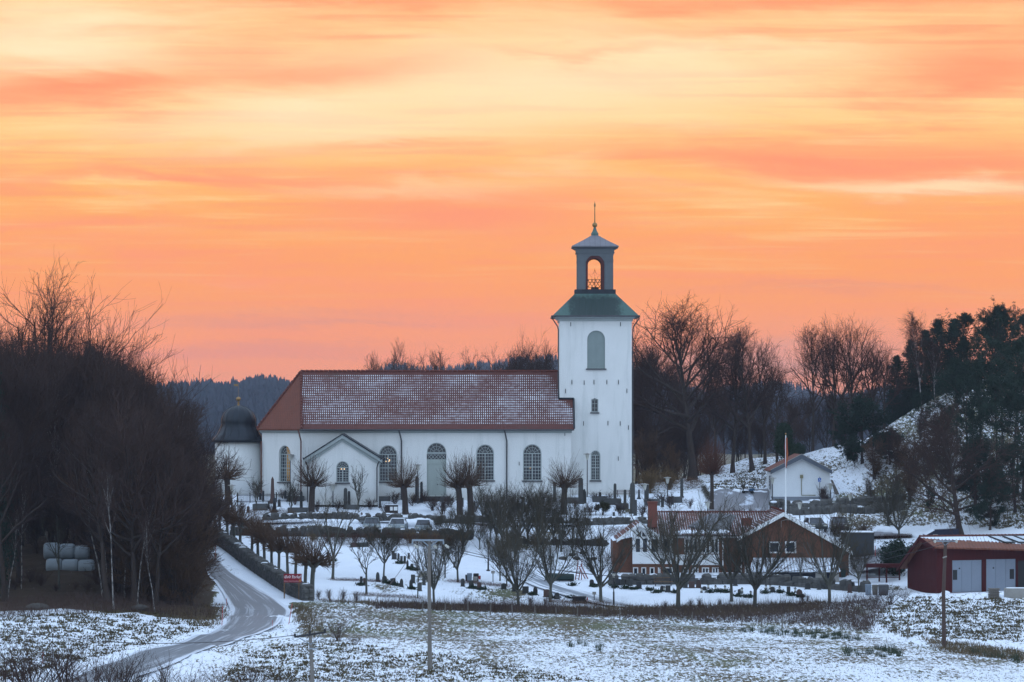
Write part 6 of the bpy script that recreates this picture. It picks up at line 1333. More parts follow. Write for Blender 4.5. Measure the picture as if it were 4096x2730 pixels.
# ------------------------------------------------------------------ gravestones
def stone(kind, w, h, material, t=None):
    t = t or max(.12, w*.35); m = MB()
    if kind == 'obelisk':
        m.taper((0, 0), (w*.34, w*.34), (w*.22, w*.22), h*.16, h*.90); m.taper((0, 0), (w*.22, w*.22), (.01, .01), h*.90+.001, h)
        b = MB(); b.taper((0, 0), (w*.62, w*.62), (w*.62, w*.62), -.2, h*.09); b.taper((0, 0), (w*.5, w*.5), (w*.42, w*.42), h*.09+.001, h*.16); return m, b
    if kind == 'pillar':
        m.taper((0, 0), (w*.5, w*.4), (w*.45, w*.36), h*.06, h*.93); m.taper((0, 0), (w*.45, w*.36), (w*.25, w*.2), h*.93+.001, h)
        b = MB(); b.box(-w*.7, w*.7, -w*.6, w*.6, -.2, h*.06); return m, b
    pr = {'round': [(-.5, 0), (.5, 0), (.5, .72), (.42, .87), (.25, .97), (0, 1), (-.25, .97), (-.42, .87), (-.5, .72)],
          'flat': [(-.5, 0), (.5, 0), (.5, .96), (.44, 1), (-.44, 1), (-.5, .96)],
          'point': [(-.5, 0), (.5, 0), (.48, .62), (.36, .86), (.1, 1), (-.1, 1), (-.36, .86), (-.48, .62)],
          'rough': [(-.5, 0), (.5, 0), (.52, .5), (.40, .80), (.22, .9), (.05, 1), (-.25, .94), (-.42, .7), (-.46, .35)],
          'slant': [(-.5, 0), (.5, 0), (.5, .9), (.3, 1), (-.5, .88)]}[kind]
    P = [Vector((a*w, -t/2, .06+b*(h-.06))) for a, b in pr]; m.extrude(P, (0, t, 0))
    b = MB(); b.box(-w*.62, w*.62, -t*.8, t*.8, -.2, .058); return m, b
GST = [ # px, base, height px, width px, kind, material
 (1511,2329,38,13,'point','g'),(1538,2334,29,16,'round','g'),(1572,2342,29,18,'slant','g'),(1606,2349,33,12,'point','g'),(1652,2334,34,14,'flat','g'),(1644,2357,37,12,'point','g'),(1680,2366,35,12,'round','g'),(1696,2342,37,11,'flat','g'),(1445,2342,34,9,'flat','d'),(1457,2343,29,7,'flat','r'),
 (1851,2347,32,13,'round','g'),(1885,2353,29,16,'flat','g'),(1917,2359,28,15,'round','r'),(2015,2359,24,18,'round','g'),(2057,2367,30,15,'flat','g'),(2102,2375,28,22,'flat','g'),(2141,2380,32,16,'rough','g'),(2185,2390,31,19,'flat','r'),(2228,2398,26,16,'round','g'),(2367,2346,26,15,'round','d'),(2446,2340,27,15,'flat','g'),(2472,2343,25,18,'flat','d'),(1818,2271,25,8,'flat','g'),
 (2521,2345,27,15,'flat','g'),(2556,2356,28,18,'flat','d'),(2490,2342,24,14,'round','g'),(2649,2367,23,17,'rough','d'),(2672,2371,27,17,'flat','g'),(2742,2353,30,15,'slant','g'),(2767,2353,27,20,'flat','r'),(2794,2353,33,18,'rough','r'),(2941,2345,27,15,'round','g'),(2957,2379,21,10,'slant','g'),(2818,2363,16,15,'round','d'),
 (3090,2371,22,16,'round','g'),(3154,2379,30,13,'flat','g'),(3197,2385,26,20,'rough','r'),(3230,2359,24,18,'round','g'),(3276,2361,26,12,'flat','g'),(3304,2359,23,18,'flat','g'),(3399,2373,37,15,'rough','r'),
 (1282,2244,31,8,'flat','g'),(1292,2244,21,7,'flat','g'),(1312,2237,29,10,'flat','d'),(1319,2263,23,8,'flat','g'),(1302,2263,18,12,'round','d'),
 (1573,2239,34,10,'flat','g'),(1583,2239,25,7,'flat','g'),(1594,2240,25,8,'round','g'),(1606,2256,30,9,'flat','g'),(1619,2256,30,8,'flat','g'),(1630,2275,34,8,'point','g'),(1647,2279,23,10,'round','d'),(1635,2237,23,7,'flat','g'),
 (1417,2189,18,26,'round','r'),(1444,2189,17,22,'slant','g'),(1462,2189,18,20,'round','g'),
 (1090,2014,106,17,'obelisk','r'),(1122,1989,32,6,'pillar','d'),(1142,1996,33,8,'pillar','d'),(1098,2050,62,14,'obelisk','d'),(1117,2029,30,10,'round','d'),(993,2053,26,10,'round','r'),(1075,2037,30,7,'flat','g'),(1053,2003,38,8,'flat','d'),(1041,2001,28,8,'flat','d'),(1205,2048,80,10,'pillar','g'),(1296,2016,86,10,'obelisk','r'),
 (1360,1998,70,12,'obelisk','d'),(1367,2000,64,7,'pillar','d'),(1382,2037,83,13,'pillar','g'),(1396,2037,71,10,'pillar','g'),(1474,1998,62,11,'pillar','d'),(1487,1998,55,8,'pillar','d'),(1493,2018,58,10,'pillar','g'),(1503,2027,70,11,'pillar','g'),(1520,2033,33,7,'flat','g'),(1668,2012,106,13,'pillar','g'),(1686,2012,84,9,'pillar','g'),
 (2218,2008,80,10,'pillar','g'),(2323,2017,104,17,'pillar','g'),(2337,2016,58,14,'rough','g'),(2460,2015,80,10,'pillar','g'),(2500,2017,56,9,'pillar','g'),(2530,2055,123,17,'pillar','g'),(2541,2064,64,12,'flat','g'),(2556,1998,40,9,'obelisk','d'),(2587,2008,70,14,'pillar','g'),(2727,1992,78,11,'pillar','g'),
 (2455,2068,18,8,'flat','g'),(1447,2064,14,6,'rough','r'),(2770,2058,16,7,'flat','r'),(1770,2030,40,9,'pillar','g'),(1850,2028,36,8,'flat','d'),(2010,2022,34,9,'flat','g'),(2090,2025,36,10,'flat','d'),(2170,2022,34,9,'pillar','g'),(2400,1998,28,9,'flat','g'),(2650,2030,40,10,'flat','g'),(2690,2020,34,8,'flat','d')]
M_GRANS = plain('weathered granite', (.062, .064, .062, 1), .8, .3, 8.0, rnd_var=.7)
MG = {'g': M_GRANS, 'd': M_GRAND, 'r': M_GRANR}; CN = {'g': 'grey', 'd': 'black', 'r': 'reddish'}
KN = {'point': 'headstone with pointed top', 'round': 'headstone with rounded top', 'flat': 'flat topped headstone', 'slant': 'headstone with slanted top', 'rough': 'rough hewn headstone', 'obelisk': 'obelisk grave monument', 'pillar': 'tall standing grave pillar'}
for px, b, hp, wp, kind, mt in GST:
    p = hit(px, b); k = p.y/F; m, bs = stone(kind, wp*k*(1.15 if kind != 'obelisk' else 1.4), hp*k, MG[mt])
    n = 'grave_obelisk' if kind == 'obelisk' else 'grave_pillar' if kind == 'pillar' else 'headstone'
    up = b < 2080; r = thing(n, None, 'gravestone', p, rnd.uniform(-.25, .25), 'gravestones by the church' if up else 'headstones in the lower cemetery')
    for q, nm in ((m, 'stone'), (bs, 'plinth')):
        me = mesh_data(nm, q.v, q.f, MG[mt]); o = bpy.data.objects.new(nm, me); COL.objects.link(o); o.parent = r
    reg(r, '%s %s %s' % (CN[mt], KN[kind], 'near the church' if up else 'in the lower cemetery' if px > 1250 and b > 2300 else 'in the upper snow field'), px)
# stone surrounds of family graves
for px, b, wpx, dep in ((1180,2008,70,3),(1260,2010,60,3),(1340,2018,60,3),(1440,2020,70,3),(1530,2006,60,2.5),(1040,2044,60,3),(1190,2052,80,2),(1410,2040,50,2),(2290,2016,50,3),(2400,2012,60,3),(2450,2022,70,3),(2490,2040,50,2.5),(2610,2024,60,3),(2700,2014,60,3),(1970,2035,60,3),(2070,2040,60,3)):
    p = hit(px, b); w = wpx*p.y/F; m = MB(); z = [float(H(p.x+a*w/2, p.y+c)) for a in (-1, 1) for c in (0, dep)]; zt = max(z)+.22; zl = min(z)-.2
    m.box(p.x-w/2, p.x+w/2, p.y, p.y+.2, zl, zt); m.box(p.x-w/2, p.x+w/2, p.y+dep-.2, p.y+dep, zl, zt); m.box(p.x-w/2, p.x-w/2+.2, p.y+.203, p.y+dep-.203, zl, zt-.003); m.box(p.x+w/2-.2, p.x+w/2, p.y+.203, p.y+dep-.203, zl, zt-.003)
    o = m.build('grave_kerb', M_GRAN, None, loc=p); tag(o, None, 'grave kerb', 'stone kerbs of family graves'); reg(o, 'low stone kerb round a family grave near the church', px)
# wreaths and spruce sprigs at the stones
for px, b in ((1440,2344),(1584,2344),(1648,2359),(1556,2337),(1893,2356),(1930,2361),(2130,2382),(2215,2394),(2285,2394),(2380,2349),(2290,2345),(2600,2362),(2630,2372),(2700,2374),(2840,2372),(2875,2370),(2905,2372),(2950,2386),(2990,2390),(3060,2374),(3120,2372),(3165,2384),(3205,2390),(2460,2352),(2500,2356),(2540,2360),(1600,2256),(1640,2280),(1660,2284),(1330,2246)):
    p = hit(px, b); g = np.random.default_rng(px); w = rnd.uniform(.35, .8); C = np.stack([g.normal(0, w*.6, 26), g.normal(0, w*.4, 26), np.abs(g.normal(.06, .05, 26))], 1)*np.array([.36, .36, 1]); v, f = leaves(g, C, .30, 6, .5)
    o = bpy.data.objects.new('grave_greenery', mesh_data('grave_greenery', v, f, M_GREEN)); o.location = p; COL.objects.link(o); tag(o, None, 'grave greenery', 'spruce sprigs laid on graves'); reg(o, 'dark green sprigs lying on a snowy grave', px)
M_GLOW = plain('lantern glass', (.5, .5, .45, 1), .3)
for px, b in ((2806,2372),(2833,2356),(2862,2362),(2900,2364),(2968,2372),(3003,2386),(3064,2360),(3081,2358),(3118,2366),(3181,2372),(2510,2338),(2657,2368)):
    p = hit(px, b); r = thing('grave_lantern', None, 'lantern', p, 0, 'grave lanterns'); m = MB(); m.box(-.09, .09, -.09, .09, .12, .36); o = m.build('glass', M_GLOW, None); o.parent = r
    m = MB(); m.taper((0, 0), (.13, .13), (.02, .02), .362, .5); m.box(-.11, .11, -.11, .11, -.1, .118); o = m.build('frame', M_IRON, None); o.parent = r; reg(r, 'small black grave lantern standing in the snow', px)

# ------------------------------------------------------------------ lamps
def park_lamp(px, base, top, d=None, desc='mushroom topped park lamp'):
    p = hit(px, base, d); h = ZA(top, p.y)-p.z; r = thing('park_lamp', None, 'street lamp', p, 0, 'mushroom topped park lamps')
    MB().tube([p-Vector((0, 0, .3)), p+Vector((0, 0, h*.5)), p+Vector((0, 0, h-.75))], [.065, .055, .05], 8).build('pole', M_PIPE, r)
    MB().lathe([(.08, p.z+h-.75), (.16, p.z+h-.5), (.22, p.z+h-.14)], (p.x, p.y), 10).build('glass', M_GLOW, r)
    MB().lathe([(.44, p.z+h-.14), (.40, p.z+h-.08), (.12, p.z+h-.03), (.06, p.z+h)], (p.x, p.y), 14).build('cap', M_CONC, r); reg(r, desc, px); return r
for a in ((2349,2040,1813,381.5,'tall slim park lamp against the tower wall'),(1161,2040,1816,381,'tall park lamp left of the porch'),(2579,2060,1934,372,'park lamp beside the tower corner'),(927,2040,1938,374,'park lamp below the domed sacristy'),(1332,2030,1936,375,'park lamp between the porch graves'),
          (2831,2075,2006,366,'park lamp at the foot of the lone pollard'),(3090,2036,1909,376,'park lamp at the left corner of the white outbuilding'),(3199,2075,2009,362,'park lamp behind the hall gable'),(3401,2108,1974,362,'tall park lamp on the snow bank'),(3322,2010,1933,379,'park lamp at the right end of the white outbuilding'),(2670,2010,1908,382,'park lamp among the trees beyond the tower'),(1671,2040,1857,377,'tall park lamp right of the notice board')):
    park_lamp(*a)
def classic_lamp(px, base, top, desc):
    p = hit(px, base); h = ZA(top, p.y)-p.z; r = thing('lamp_post', None, 'street lamp', p, 0, 'black cemetery lamp posts')
    MB().tube([p-Vector((0, 0, .2)), p+Vector((0, 0, .05)), p+Vector((0, 0, h*.42)), p+Vector((0, 0, h*.43)), p+Vector((0, 0, h-.55))], [.12, .085, .075, .05, .045], 8).build('pole', M_IRON, r)
    MB().lathe([(.2, p.z-.1), (.2, p.z+.05), (.1, p.z+.15)], (p.x, p.y), 8).build('base', M_IRON, r)
    MB().lathe([(.10, p.z+h-.55), (.17, p.z+h-.2)], (p.x, p.y), 6).build('lantern_glass', M_GLOW, r); MB().lathe([(.21, p.z+h-.198), (.12, p.z+h-.08), (.03, p.z+h)], (p.x, p.y), 6).build('lantern_roof', M_IRON, r); reg(r, desc, px)
classic_lamp(1953, 2285, 2165, 'black lamp post beside the tyre marked path'); classic_lamp(2455, 2428, 2286, 'black lamp post at the lower right of the path')
for px, b, t, desc in ((1972,2330,2284,'small white sign box on a post by the bins'),(2377,2410,2368,'pale sign box on a post by the black cart')):
    p = hit(px, b); h = ZA(t, p.y)-p.z; r = thing('sign_post', desc, 'sign', p); MB().tube([p-Vector((0, 0, .2)), p+Vector((0, 0, h-.2))], .05, 6).build('post', M_PIPE, r); MB().box(p.x-.17, p.x+.17, p.y-.14, p.y+.05, p.z+h-.26, p.z+h).build('box', M_CONC, r)
# ------------------------------------------------------------------ utility poles and wires
def pole(px, base, top, desc, d=None, r0=.16):
    p = hit(px, base, d); h = ZA(top, p.y)-p.z; r = thing('utility_pole', desc, 'utility pole', p); return p, h, r
p, h, up1 = pole(1720, 2680, 2157, 'tall grey wooden utility pole with a braced steel crossarm on the field'); zt = p.z+h
MB().tube([p-Vector((0, 0, .5)), p+Vector((-.05, 0, h*.5)), p+Vector((-.06, 0, h))], [.17, .13, .11], 10).build('post', M_WOODG, up1)
ca = MB(); k = p.y/F; M_ARM = plain('pale galvanised steel', (.22, .26, .30, 1), .5)
ca.box(XA(1648, p.y), XA(1776, p.y), p.y-.24, p.y-.14, ZA(2165, p.y), ZA(2158, p.y))
for a, b in ((1690, 1714), (1750, 1727)): ca.tube([(XA(a, p.y), p.y-.19, ZA(2164, p.y)), (XA(b, p.y), p.y-.19, ZA(2184, p.y))], .045, 4)
for a in (1650, 1774): ca.box(XA(a, p.y)-.05, XA(a, p.y)+.05, p.y-.24, p.y-.14, ZA(2178, p.y), ZA(2165, p.y)-.003)
ca.build('crossarm', M_ARM, up1); IN1 = []
for a in (1664, 1738, 1787):
    q = Vector((XA(a, p.y), p.y+.1, ZA(2187, p.y))); IN1.append(q); m = MB(); m.tube([q+Vector((-.14, 0, .10)), q+Vector((-.05, 0, .06)), q+Vector((-.03, 0, .03)), q+Vector((.05, 0, -.02)), q+Vector((.07, 0, -.05)), q+Vector((.16, 0, -.08))], [.03, .11, .05, .12, .05, .09], 8); m.build('insulator', M_GLOW, up1)
MB().box(p.x-.16, p.x-.10, p.y-.2, p.y-.14, p.z+2.9, p.z+3.3).build('plate', M_CONC, up1)
p2, h2, up2 = pole(3777, 2592, 2160, 'brown wooden utility pole with snowy crossarm in front of the red garage')
MB().tube([p2-Vector((0, 0, .5)), p2+Vector((-.06, 0, h2*.5)), p2+Vector((.10, 0, h2))], [.17, .14, .12], 10).build('post', plain('brown pole wood', (.075, .05, .042, 1), .85, .4, 2.0, stretch=(8, 8, .6)), up2)
m = MB(); m.box(XA(3732, p2.y), XA(3827, p2.y), p2.y-.22, p2.y-.13, ZA(2168, p2.y), ZA(2162, p2.y)); m.build('crossarm', M_ARM, up2)
m = MB(); [m.tube([(XA(a, p2.y), p2.y-.1, ZA(2168, p2.y)), (XA(3779, p2.y), p2.y-.1, ZA(2182, p2.y))], .03, 4) for a in (3768, 3798)]; m.build('brace', M_ARM, up2)
for a in (3738, 3824): MB().lathe([(.06, ZA(2172, p2.y)), (.10, ZA(2166, p2.y)), (.06, ZA(2160, p2.y))], (XA(a, p2.y), p2.y-.28), 8).build('insulator', M_GLOW, up2)
m = MB(); m.tube([(XA(3770, p2.y), p2.y-.16, ZA(2232, p2.y)), (XA(3786, p2.y), p2.y-.16, ZA(2226, p2.y))], .06, 6); m.build('bracket', M_CONC, up2)
d3 = 195.0; p3 = Vector((XA(1243, d3), d3, float(H(XA(1243, d3), d3)))); up3 = thing('utility_pole', 'low brown utility pole with a dark slanting crossarm in the near corner', 'utility pole', p3); z3 = ZA(2536, d3)
MB().tube([p3-Vector((0, 0, .3)), (XA(1249, d3), d3, ZA(2700, d3)), (XA(1241, d3), d3, z3)], [.13, .11, .09], 8).build('post', M_WOODG, up3)
MB().tube([(XA(1178, d3), d3-.15, ZA(2548, d3)), (XA(1304, d3), d3-.15, ZA(2529, d3))], .06, 5).build('crossarm', M_IRON, up3)
m = MB(); m.box(XA(1235, d3), XA(1273, d3), d3-.24, d3-.14, ZA(2597, d3), ZA(2592, d3)); m.build('bracket', M_ARM, up3)
for a, b in ((1180, 2541), (1240, 2528), (1300, 2521)): MB().ball((XA(a, d3), d3-.15, ZA(b, d3)), .075, 8, (1, 1, 1.4)).build('insulator', M_IRON, up3)
m = MB(); [m.tube([(XA(a, d3), d3-.1, ZA(2550+(2 if a < 1240 else -8), d3)), (XA(1243, d3), d3-.1, ZA(2578, d3))], .025, 4) for a in (1196, 1284)]; m.build('brace', M_ARM, up3)
def wire(a, b, sag, desc, px):
    a, b = Vector(a), Vector(b); m = MB(); m.tube([a.lerp(b, t/24)-Vector((0, 0, sag*4*(t/24)*(1-t/24))) for t in range(25)], .020, 4); o = m.build('power_line', M_IRON, None, loc=a); tag(o, None, 'power line', 'overhead power lines'); reg(o, desc, px)
for i, q in enumerate(IN1[1:]):
    wire(q, (XA(3738+86*i, p2.y), p2.y-.25, ZA(2160, p2.y)), 2.55+.12*i, 'thin sagging wire between the two tall poles', i)
wire((XA(1300, d3), d3-.15, ZA(2521, d3)), IN1[0], 1.0, 'thin wire from the near low pole up to the tall field pole', 0)
wire((XA(1180, d3), d3-.15, ZA(2541, d3)), (XA(-300, 240), 240, ZA(2440, 240)), 1.2, 'thin wire crossing the lower left slope', 0)
# red snow poles along the road
def wand(px0, py0, px1, py1, desc, rad=.025, px=None):
    p = hit(px1, py1); k = p.y; m = MB(); a = Vector((XA(px0, k), k, ZA(py0, k))); m.tube([p-Vector((0, 0, .2)), a], rad, 5); o = m.build('snow_pole', mat('snow pole red', lambda nt, q: (nt.put(q.inputs['Base Color'], (.42, .03, .03, 1)),)), None, loc=p); tag(o, None, 'marker pole', 'red snow poles by the road'); reg(o, desc, px1)
wand(1169, 2415, 1153, 2500, 'leaning red snow pole at the outer road bend'); wand(863, 2181, 860, 2238, 'red snow pole by the upper road wall'); wand(891, 2424, 887, 2505, 'red snow pole inside the road bend'); wand(3502, 2184, 3500, 2246, 'red and white snow pole behind the brown hedge'); wand(172, 2610, 170, 2655, 'faint red snow pole on the left slope'); wand(906, 2395, 907, 2425, 'short red snow pole at the road verge')
wand(1090, 2482, 1090, 2520, 'thin grey delineator pole by the lower road edge', .015)
# ------------------------------------------------------------------ banner
p = hit(1206, 2398); p = Vector((XA(1206, p.y-.6), p.y-.6, float(H(XA(1206, p.y-.6), p.y-.6)))); yb_ = p.y; bn = thing('banner_sign', 'red banner with white God Helg! lettering by the roadside wall', 'sign', (p.x, p.y, p.z))
X = lambda u: XA(1110+u/17.42, yb_); Z = lambda v: ZA(2270+v/17.42, yb_)
M_BAN = plain('deep red banner', (.235, .008, .022, 1), .6, .08, 2.0); M_LET = plain('white lettering', (.78, .74, .76, 1), .7, .03)
MB().box(X(440), X(1685), yb_-.03, yb_, Z(1060), Z(455)).build('cloth', M_BAN, bn)
for u in (470, 1490): MB().box(X(u)-.05, X(u)+.05, yb_+.003, yb_+.10, float(H(X(u), yb_))-.3, Z(470)).build('post', M_WOODB, bn)
MB().box(X(1350), X(1630), yb_+.12, yb_+.2, Z(1210), Z(1160)).build('cross_bar', M_WOODB, bn)
lt_ = MB()
def nib(pts, w=34):
    # broad pen strokes: every segment is a slanted parallelogram, the way blackletter is written
    for (a, b), (c, d) in zip(pts[:-1], pts[1:]):
        dx, dy = w*.5, -w*.42
        P = [(a-dx, b-dy), (a+dx, b+dy), (c+dx, d+dy), (c-dx, d-dy)]
        lt_.extrude([Vector((X(u), yb_-.034-.0004*len(lt_.v) % .004, Z(v))) for u, v in P], (0, .003, 0))
nib([(610,580),(530,600),(500,670),(510,730),(570,765),(650,735),(660,670),(600,650)]); nib([(560,600),(560,720)], 22); nib([(600,565),(660,600)])
nib([(700,650),(700,730),(735,752),(775,725),(775,650),(740,630),(700,650)], 30)
nib([(830,650),(830,730),(870,752),(915,720),(915,640),(820,570)], 32); nib([(830,650),(880,630)], 26)
nib([(1010,560),(1070,570),(1140,555)], 30); nib([(1080,570),(1080,740)], 36); nib([(1040,590),(1045,700),(1035,785)], 20); nib([(1080,660),(1160,620),(1200,660),(1200,740),(1190,790)], 32); nib([(1080,735),(1140,752)], 30)
nib([(1270,740),(1270,650),(1305,625),(1325,660),(1280,690)], 30); nib([(1270,735),(1320,745)], 28)
nib([(1385,550),(1385,735),(1415,745)], 34)
nib([(1520,640),(1470,630),(1455,720),(1490,740),(1530,715)], 30); nib([(1530,630),(1535,760),(1500,780),(1460,770)], 32)
nib([(1615,570),(1615,690)], 36); nib([(1620,725),(1625,745)], 36)
lt_.build('lettering', M_LET, bn)
def text_mesh(s, size, loc, parent, material, width=None, name='lettering'):
    c = bpy.data.curves.new('t', 'FONT'); c.body = s; c.size = size; c.extrude = .001; o = bpy.data.objects.new('t', c); COL.objects.link(o); bpy.context.view_layer.update()
    me = bpy.data.meshes.new_from_object(o.evaluated_get(bpy.context.evaluated_depsgraph_get())); xs = [v.co.x for v in me.vertices]; wd = max(xs)-min(xs); bpy.data.objects.remove(o); bpy.data.curves.remove(c)
    k = (width/wd) if width else 1; org_ = org(parent) if parent else Vector()
    for v in me.vertices: v.co = Vector((loc[0]+(v.co.x-min(xs))*k, loc[1]-v.co.z, loc[2]+v.co.y))-org_
    me.materials.clear(); me.materials.append(material); o = bpy.data.objects.new(name, me); COL.objects.link(o); o.parent = parent; return o
text_mesh('Önskar  Stala  Församling', abs(Z(930)-Z(990))*1.25, (X(475), yb_-.034, Z(990)), bn, M_LET, X(1465)-X(475))
cr = MB(); cr.extrude([Vector((X(u), yb_-.034, Z(v))) for u, v in ((1490,870),(1650,855),(1652,970),(1575,1030),(1505,985))], (0, .003, 0)); crest = cr.build('crest', plain('gold crest', (.55, .26, .07, 1), .6), bn)
cr = MB(); cr.extrude([Vector((X(u), yb_-.037, Z(v))) for u, v in ((1535,915),(1565,890),(1580,930),(1615,905),(1608,955),(1580,990),(1545,965))], (0, .002, 0)); cr.build('crest_figure', plain('dark crest figure', (.14, .02, .02, 1), .6), crest)
# ------------------------------------------------------------------ notice board, benches, bins, play things
p = hit(1566, 2064); nb = thing('notice_board', 'dark brown notice board with two white papers among the graves', 'notice board', p); y = p.y
MB().box(XA(1541, y), XA(1592, y), y, y+.12, ZA(2061, y), ZA(2021, y)).build('board', plain('dark stained wood', (.03, .022, .02, 1), .8), nb)
for a, b in ((1560, 1571), (1575, 1590)): MB().box(XA(a, y), XA(b, y), y-.012, y-.003, ZA(2043, y), ZA(2028, y)).build('paper', M_WHITE, nb)
MB().box(XA(1540, y), XA(1593, y), y-.1, y+.2, ZA(2021, y)+.003, ZA(2018, y)).build('snow_cap', M_SNOW, nb)
for a in (1543, 1590): MB().box(XA(a, y)-.05, XA(a, y)+.05, y+.123, y+.22, p.z-.3, ZA(2022, y)).build('post', M_WOODG, nb)
def bench(px0, px1, top, base, desc, material, leg=M_PIPE):
    p = hit((px0+px1)/2, base); y = p.y; r = thing('bench', desc, 'bench', p); x0, x1 = XA(px0, y), XA(px1, y); zt = ZA(top, y); zs = p.z+(zt-p.z)*.48; m = MB()
    for i in range(3): z = zs+.12+(zt-zs-.12)*i/3; m.box(x0, x1, y+.30+.05*i, y+.34+.05*i, z, z+(zt-zs-.12)/3-.06)
    m.build('backrest', material, r); m = MB(); [m.box(x0, x1, y-.16+.15*i, y-.04+.15*i, zs-.05, zs) for i in range(3)]; m.build('seat', material, r)
    for x in (x0+.15, x1-.15): m = MB(); m.box(x-.04, x+.04, y-.1, y-.03, p.z-.1, zs-.053); m.box(x-.04, x+.04, y+.35, y+.42, p.z-.1, zt-.05); m.box(x-.04, x+.04, y-.027, y+.347, zs-.12, zs-.053); m.build('leg', leg, r)
bench(1190, 1263, 2114, 2140, 'snowy white slatted bench below the dark retaining wall', M_WHITE); bench(2335, 2389, 2030, 2062, 'dark slatted bench beside the clipped bronze shrub', M_IRON); bench(2260, 2294, 2028, 2060, 'dark slatted bench below the right pollard', M_IRON); bench(2616, 2691, 2308, 2346, 'long wooden bench with pale brown back in front of the hall wall', M_WOODB); bench(2465, 2523, 1959, 1990, 'dark red bench at the foot of the tower', M_REDP); bench(873, 906, 2118, 2142, 'pale bench behind the roadside trees', M_WHITE)
def bin_(px0, px1, top, base, desc, material, n=None, name='waste_bin'):
    p = hit((px0+px1)/2, base); y = p.y; x0, x1 = XA(px0, y), XA(px1, y); zt = ZA(top, y); r = thing(name, desc, 'bin', p); w = (x1-x0)/2; c = (x0+x1)/2
    MB().taper((c, y+w), (w*.82, w*.8), (w, w), p.z-.05, zt-.1).build('body', material, r); MB().taper((c, y+w), (w*1.06, w*1.06), (w*.9, w*.8), zt-.097, zt).build('lid', material, r); return r
M_BGREY = plain('blue grey plastic', (.16, .20, .25, 1), .5); M_GRN = plain('dark green plastic', (.012, .03, .026, 1), .5)
bin_(1868, 1888, 2294, 2333, 'light blue grey bin standing on the left of the cemetery bins', M_BGREY); bin_(1891, 1910, 2308, 2333, 'short grey brown bin in the middle of the cemetery bins', M_CONC); bin_(1893, 1915, 2295, 2328, 'black bin at the back of the cemetery bins', M_BLACK); bin_(1861, 1874, 2300, 2326, 'dark navy bin behind the light blue grey bin', M_BLACK); bin_(1914, 1923, 2304, 2320, 'small red bin right of the black bin', plain('red plastic', (.32, .02, .02, 1), .5)); bin_(3364, 3384, 2275, 2312, 'dark green wheelie bin at the right end of the hall porch', M_GRN)
bin_(3462, 3486, 2338, 2382, 'pale grey bin left of the timber rack posts', M_BGREY); bin_(3490, 3512, 2340, 2382, 'dark woven compost bin below the timber rack', M_WOODG); bin_(3516, 3556, 2340, 2384, 'greyish wire waste cage beside the brambles', M_PIPE)
for px, b, t, w in ((1867,2292,2282,0),(1880,2292,2283,0)): pass
p = hit(2320, 2398); ct = thing('black_cart', 'low black garden cart with red end beside the bedding strip', 'cart', hit(2310, 2412)); y = ct.location.y; zt = ZA(2386, y)
MB().taper((XA(2316, y), y), (XA(2340, y)-XA(2316, y), .5), (XA(2345, y)-XA(2316, y), .6), ct.location.z+.12, zt).build('tub', M_BLACK, ct); MB().box(XA(2346, y)+.01, XA(2351, y), y-.4, y+.3, zt-.45, zt-.1).build('red_end', plain('red plastic', (.32, .02, .02, 1), .5), ct)
for px in (2295, 2337): MB().tube([(XA(px, y), y-.62, ct.location.z+.16), (XA(px, y), y-.55, ct.location.z+.16)], .18, 10).build('wheel', M_BLACK, ct)
p = hit(2237, 2328); rl_ = thing('lawn_roller', 'long dark green rolled cover on a low steel frame by the path', 'roll frame', p); y = p.y; zc = ZA(2308, y)
MB().tube([(XA(2180, y), y+.3, zc), (XA(2182, y), y+.3, zc), (XA(2295, y), y+.3, zc-.06), (XA(2297, y), y+.3, zc-.06)], [.2, .36, .33, .2], 12).build('roll', M_GRN, rl_)
m = MB(); [m.tube([(XA(a, y), y+.05, p.z-.1), (XA(a, y), y+.05, zc-.3)], .03, 5) for a in (2178, 2237, 2283)]; m.tube([(XA(2177, y), y+.05, zc-.33), (XA(2296, y), y+.05, zc-.38)], .03, 5); m.build('frame', M_PIPE, rl_)
p = hit(2320, 2322); sd = thing('slide', 'small red playground slide with ladder on the snowy slope', 'slide', p); y = p.y; zt = p.z+1.55
m = MB(); [m.tube([(XA(a, y), y, p.z-.1), (XA(a+12, y), y+.2, zt)], .05, 5) for a in (2300, 2314)]; [m.box(XA(2301+k*2, y), XA(2317+k*2, y), y+.03*k, y+.06+.03*k, p.z+.22*k+.15, p.z+.22*k+.2) for k in range(6)]; m.build('ladder', plain('faded red steel', (.22, .06, .05, 1), .6), sd)
m = MB(); m.extrude([Vector((XA(2318, y), y-.1, zt-.35)), Vector((XA(2327, y), y-.1, zt-.35)), Vector((XA(2350, y), y-.6, p.z+.1)), Vector((XA(2340, y), y-.6, p.z+.1))], (0, .05, .06)); m.build('chute', M_SNOW, sd)
m = MB(); [m.tube([(XA(a, y), y-.1, zt-.3), (XA(a+23, y), y-.6, p.z+.15)], .05, 5) for a in (2317, 2328)]; m.tube([(XA(2326, y), y+.2, p.z), (XA(2328, y), y+.2, zt+.35)], .045, 5); m.tube([(XA(2312, y), y+.2, zt), (XA(2312, y), y+.2, zt+.35)], .045, 5); m.build('side_rail', plain('faded red steel', (.22, .06, .05, 1), .6), sd)
for px, b, w in ((2288,2225,24),(2330,2218,22),(2250,2240,30),(2375,2240,24),(2305,2240,26)):
    p = hit(px, b); m = MB(); m.ball((p.x, p.y, p.z+.1), w*p.y/F/2, 9, (1.2, 1.0, .6)); o = m.build('boulder', M_DSTONE, None, True, loc=p); tag(o, None, 'boulder', 'boulders on the playground slope'); reg(o, 'dark boulder in the snow above the playground', px)
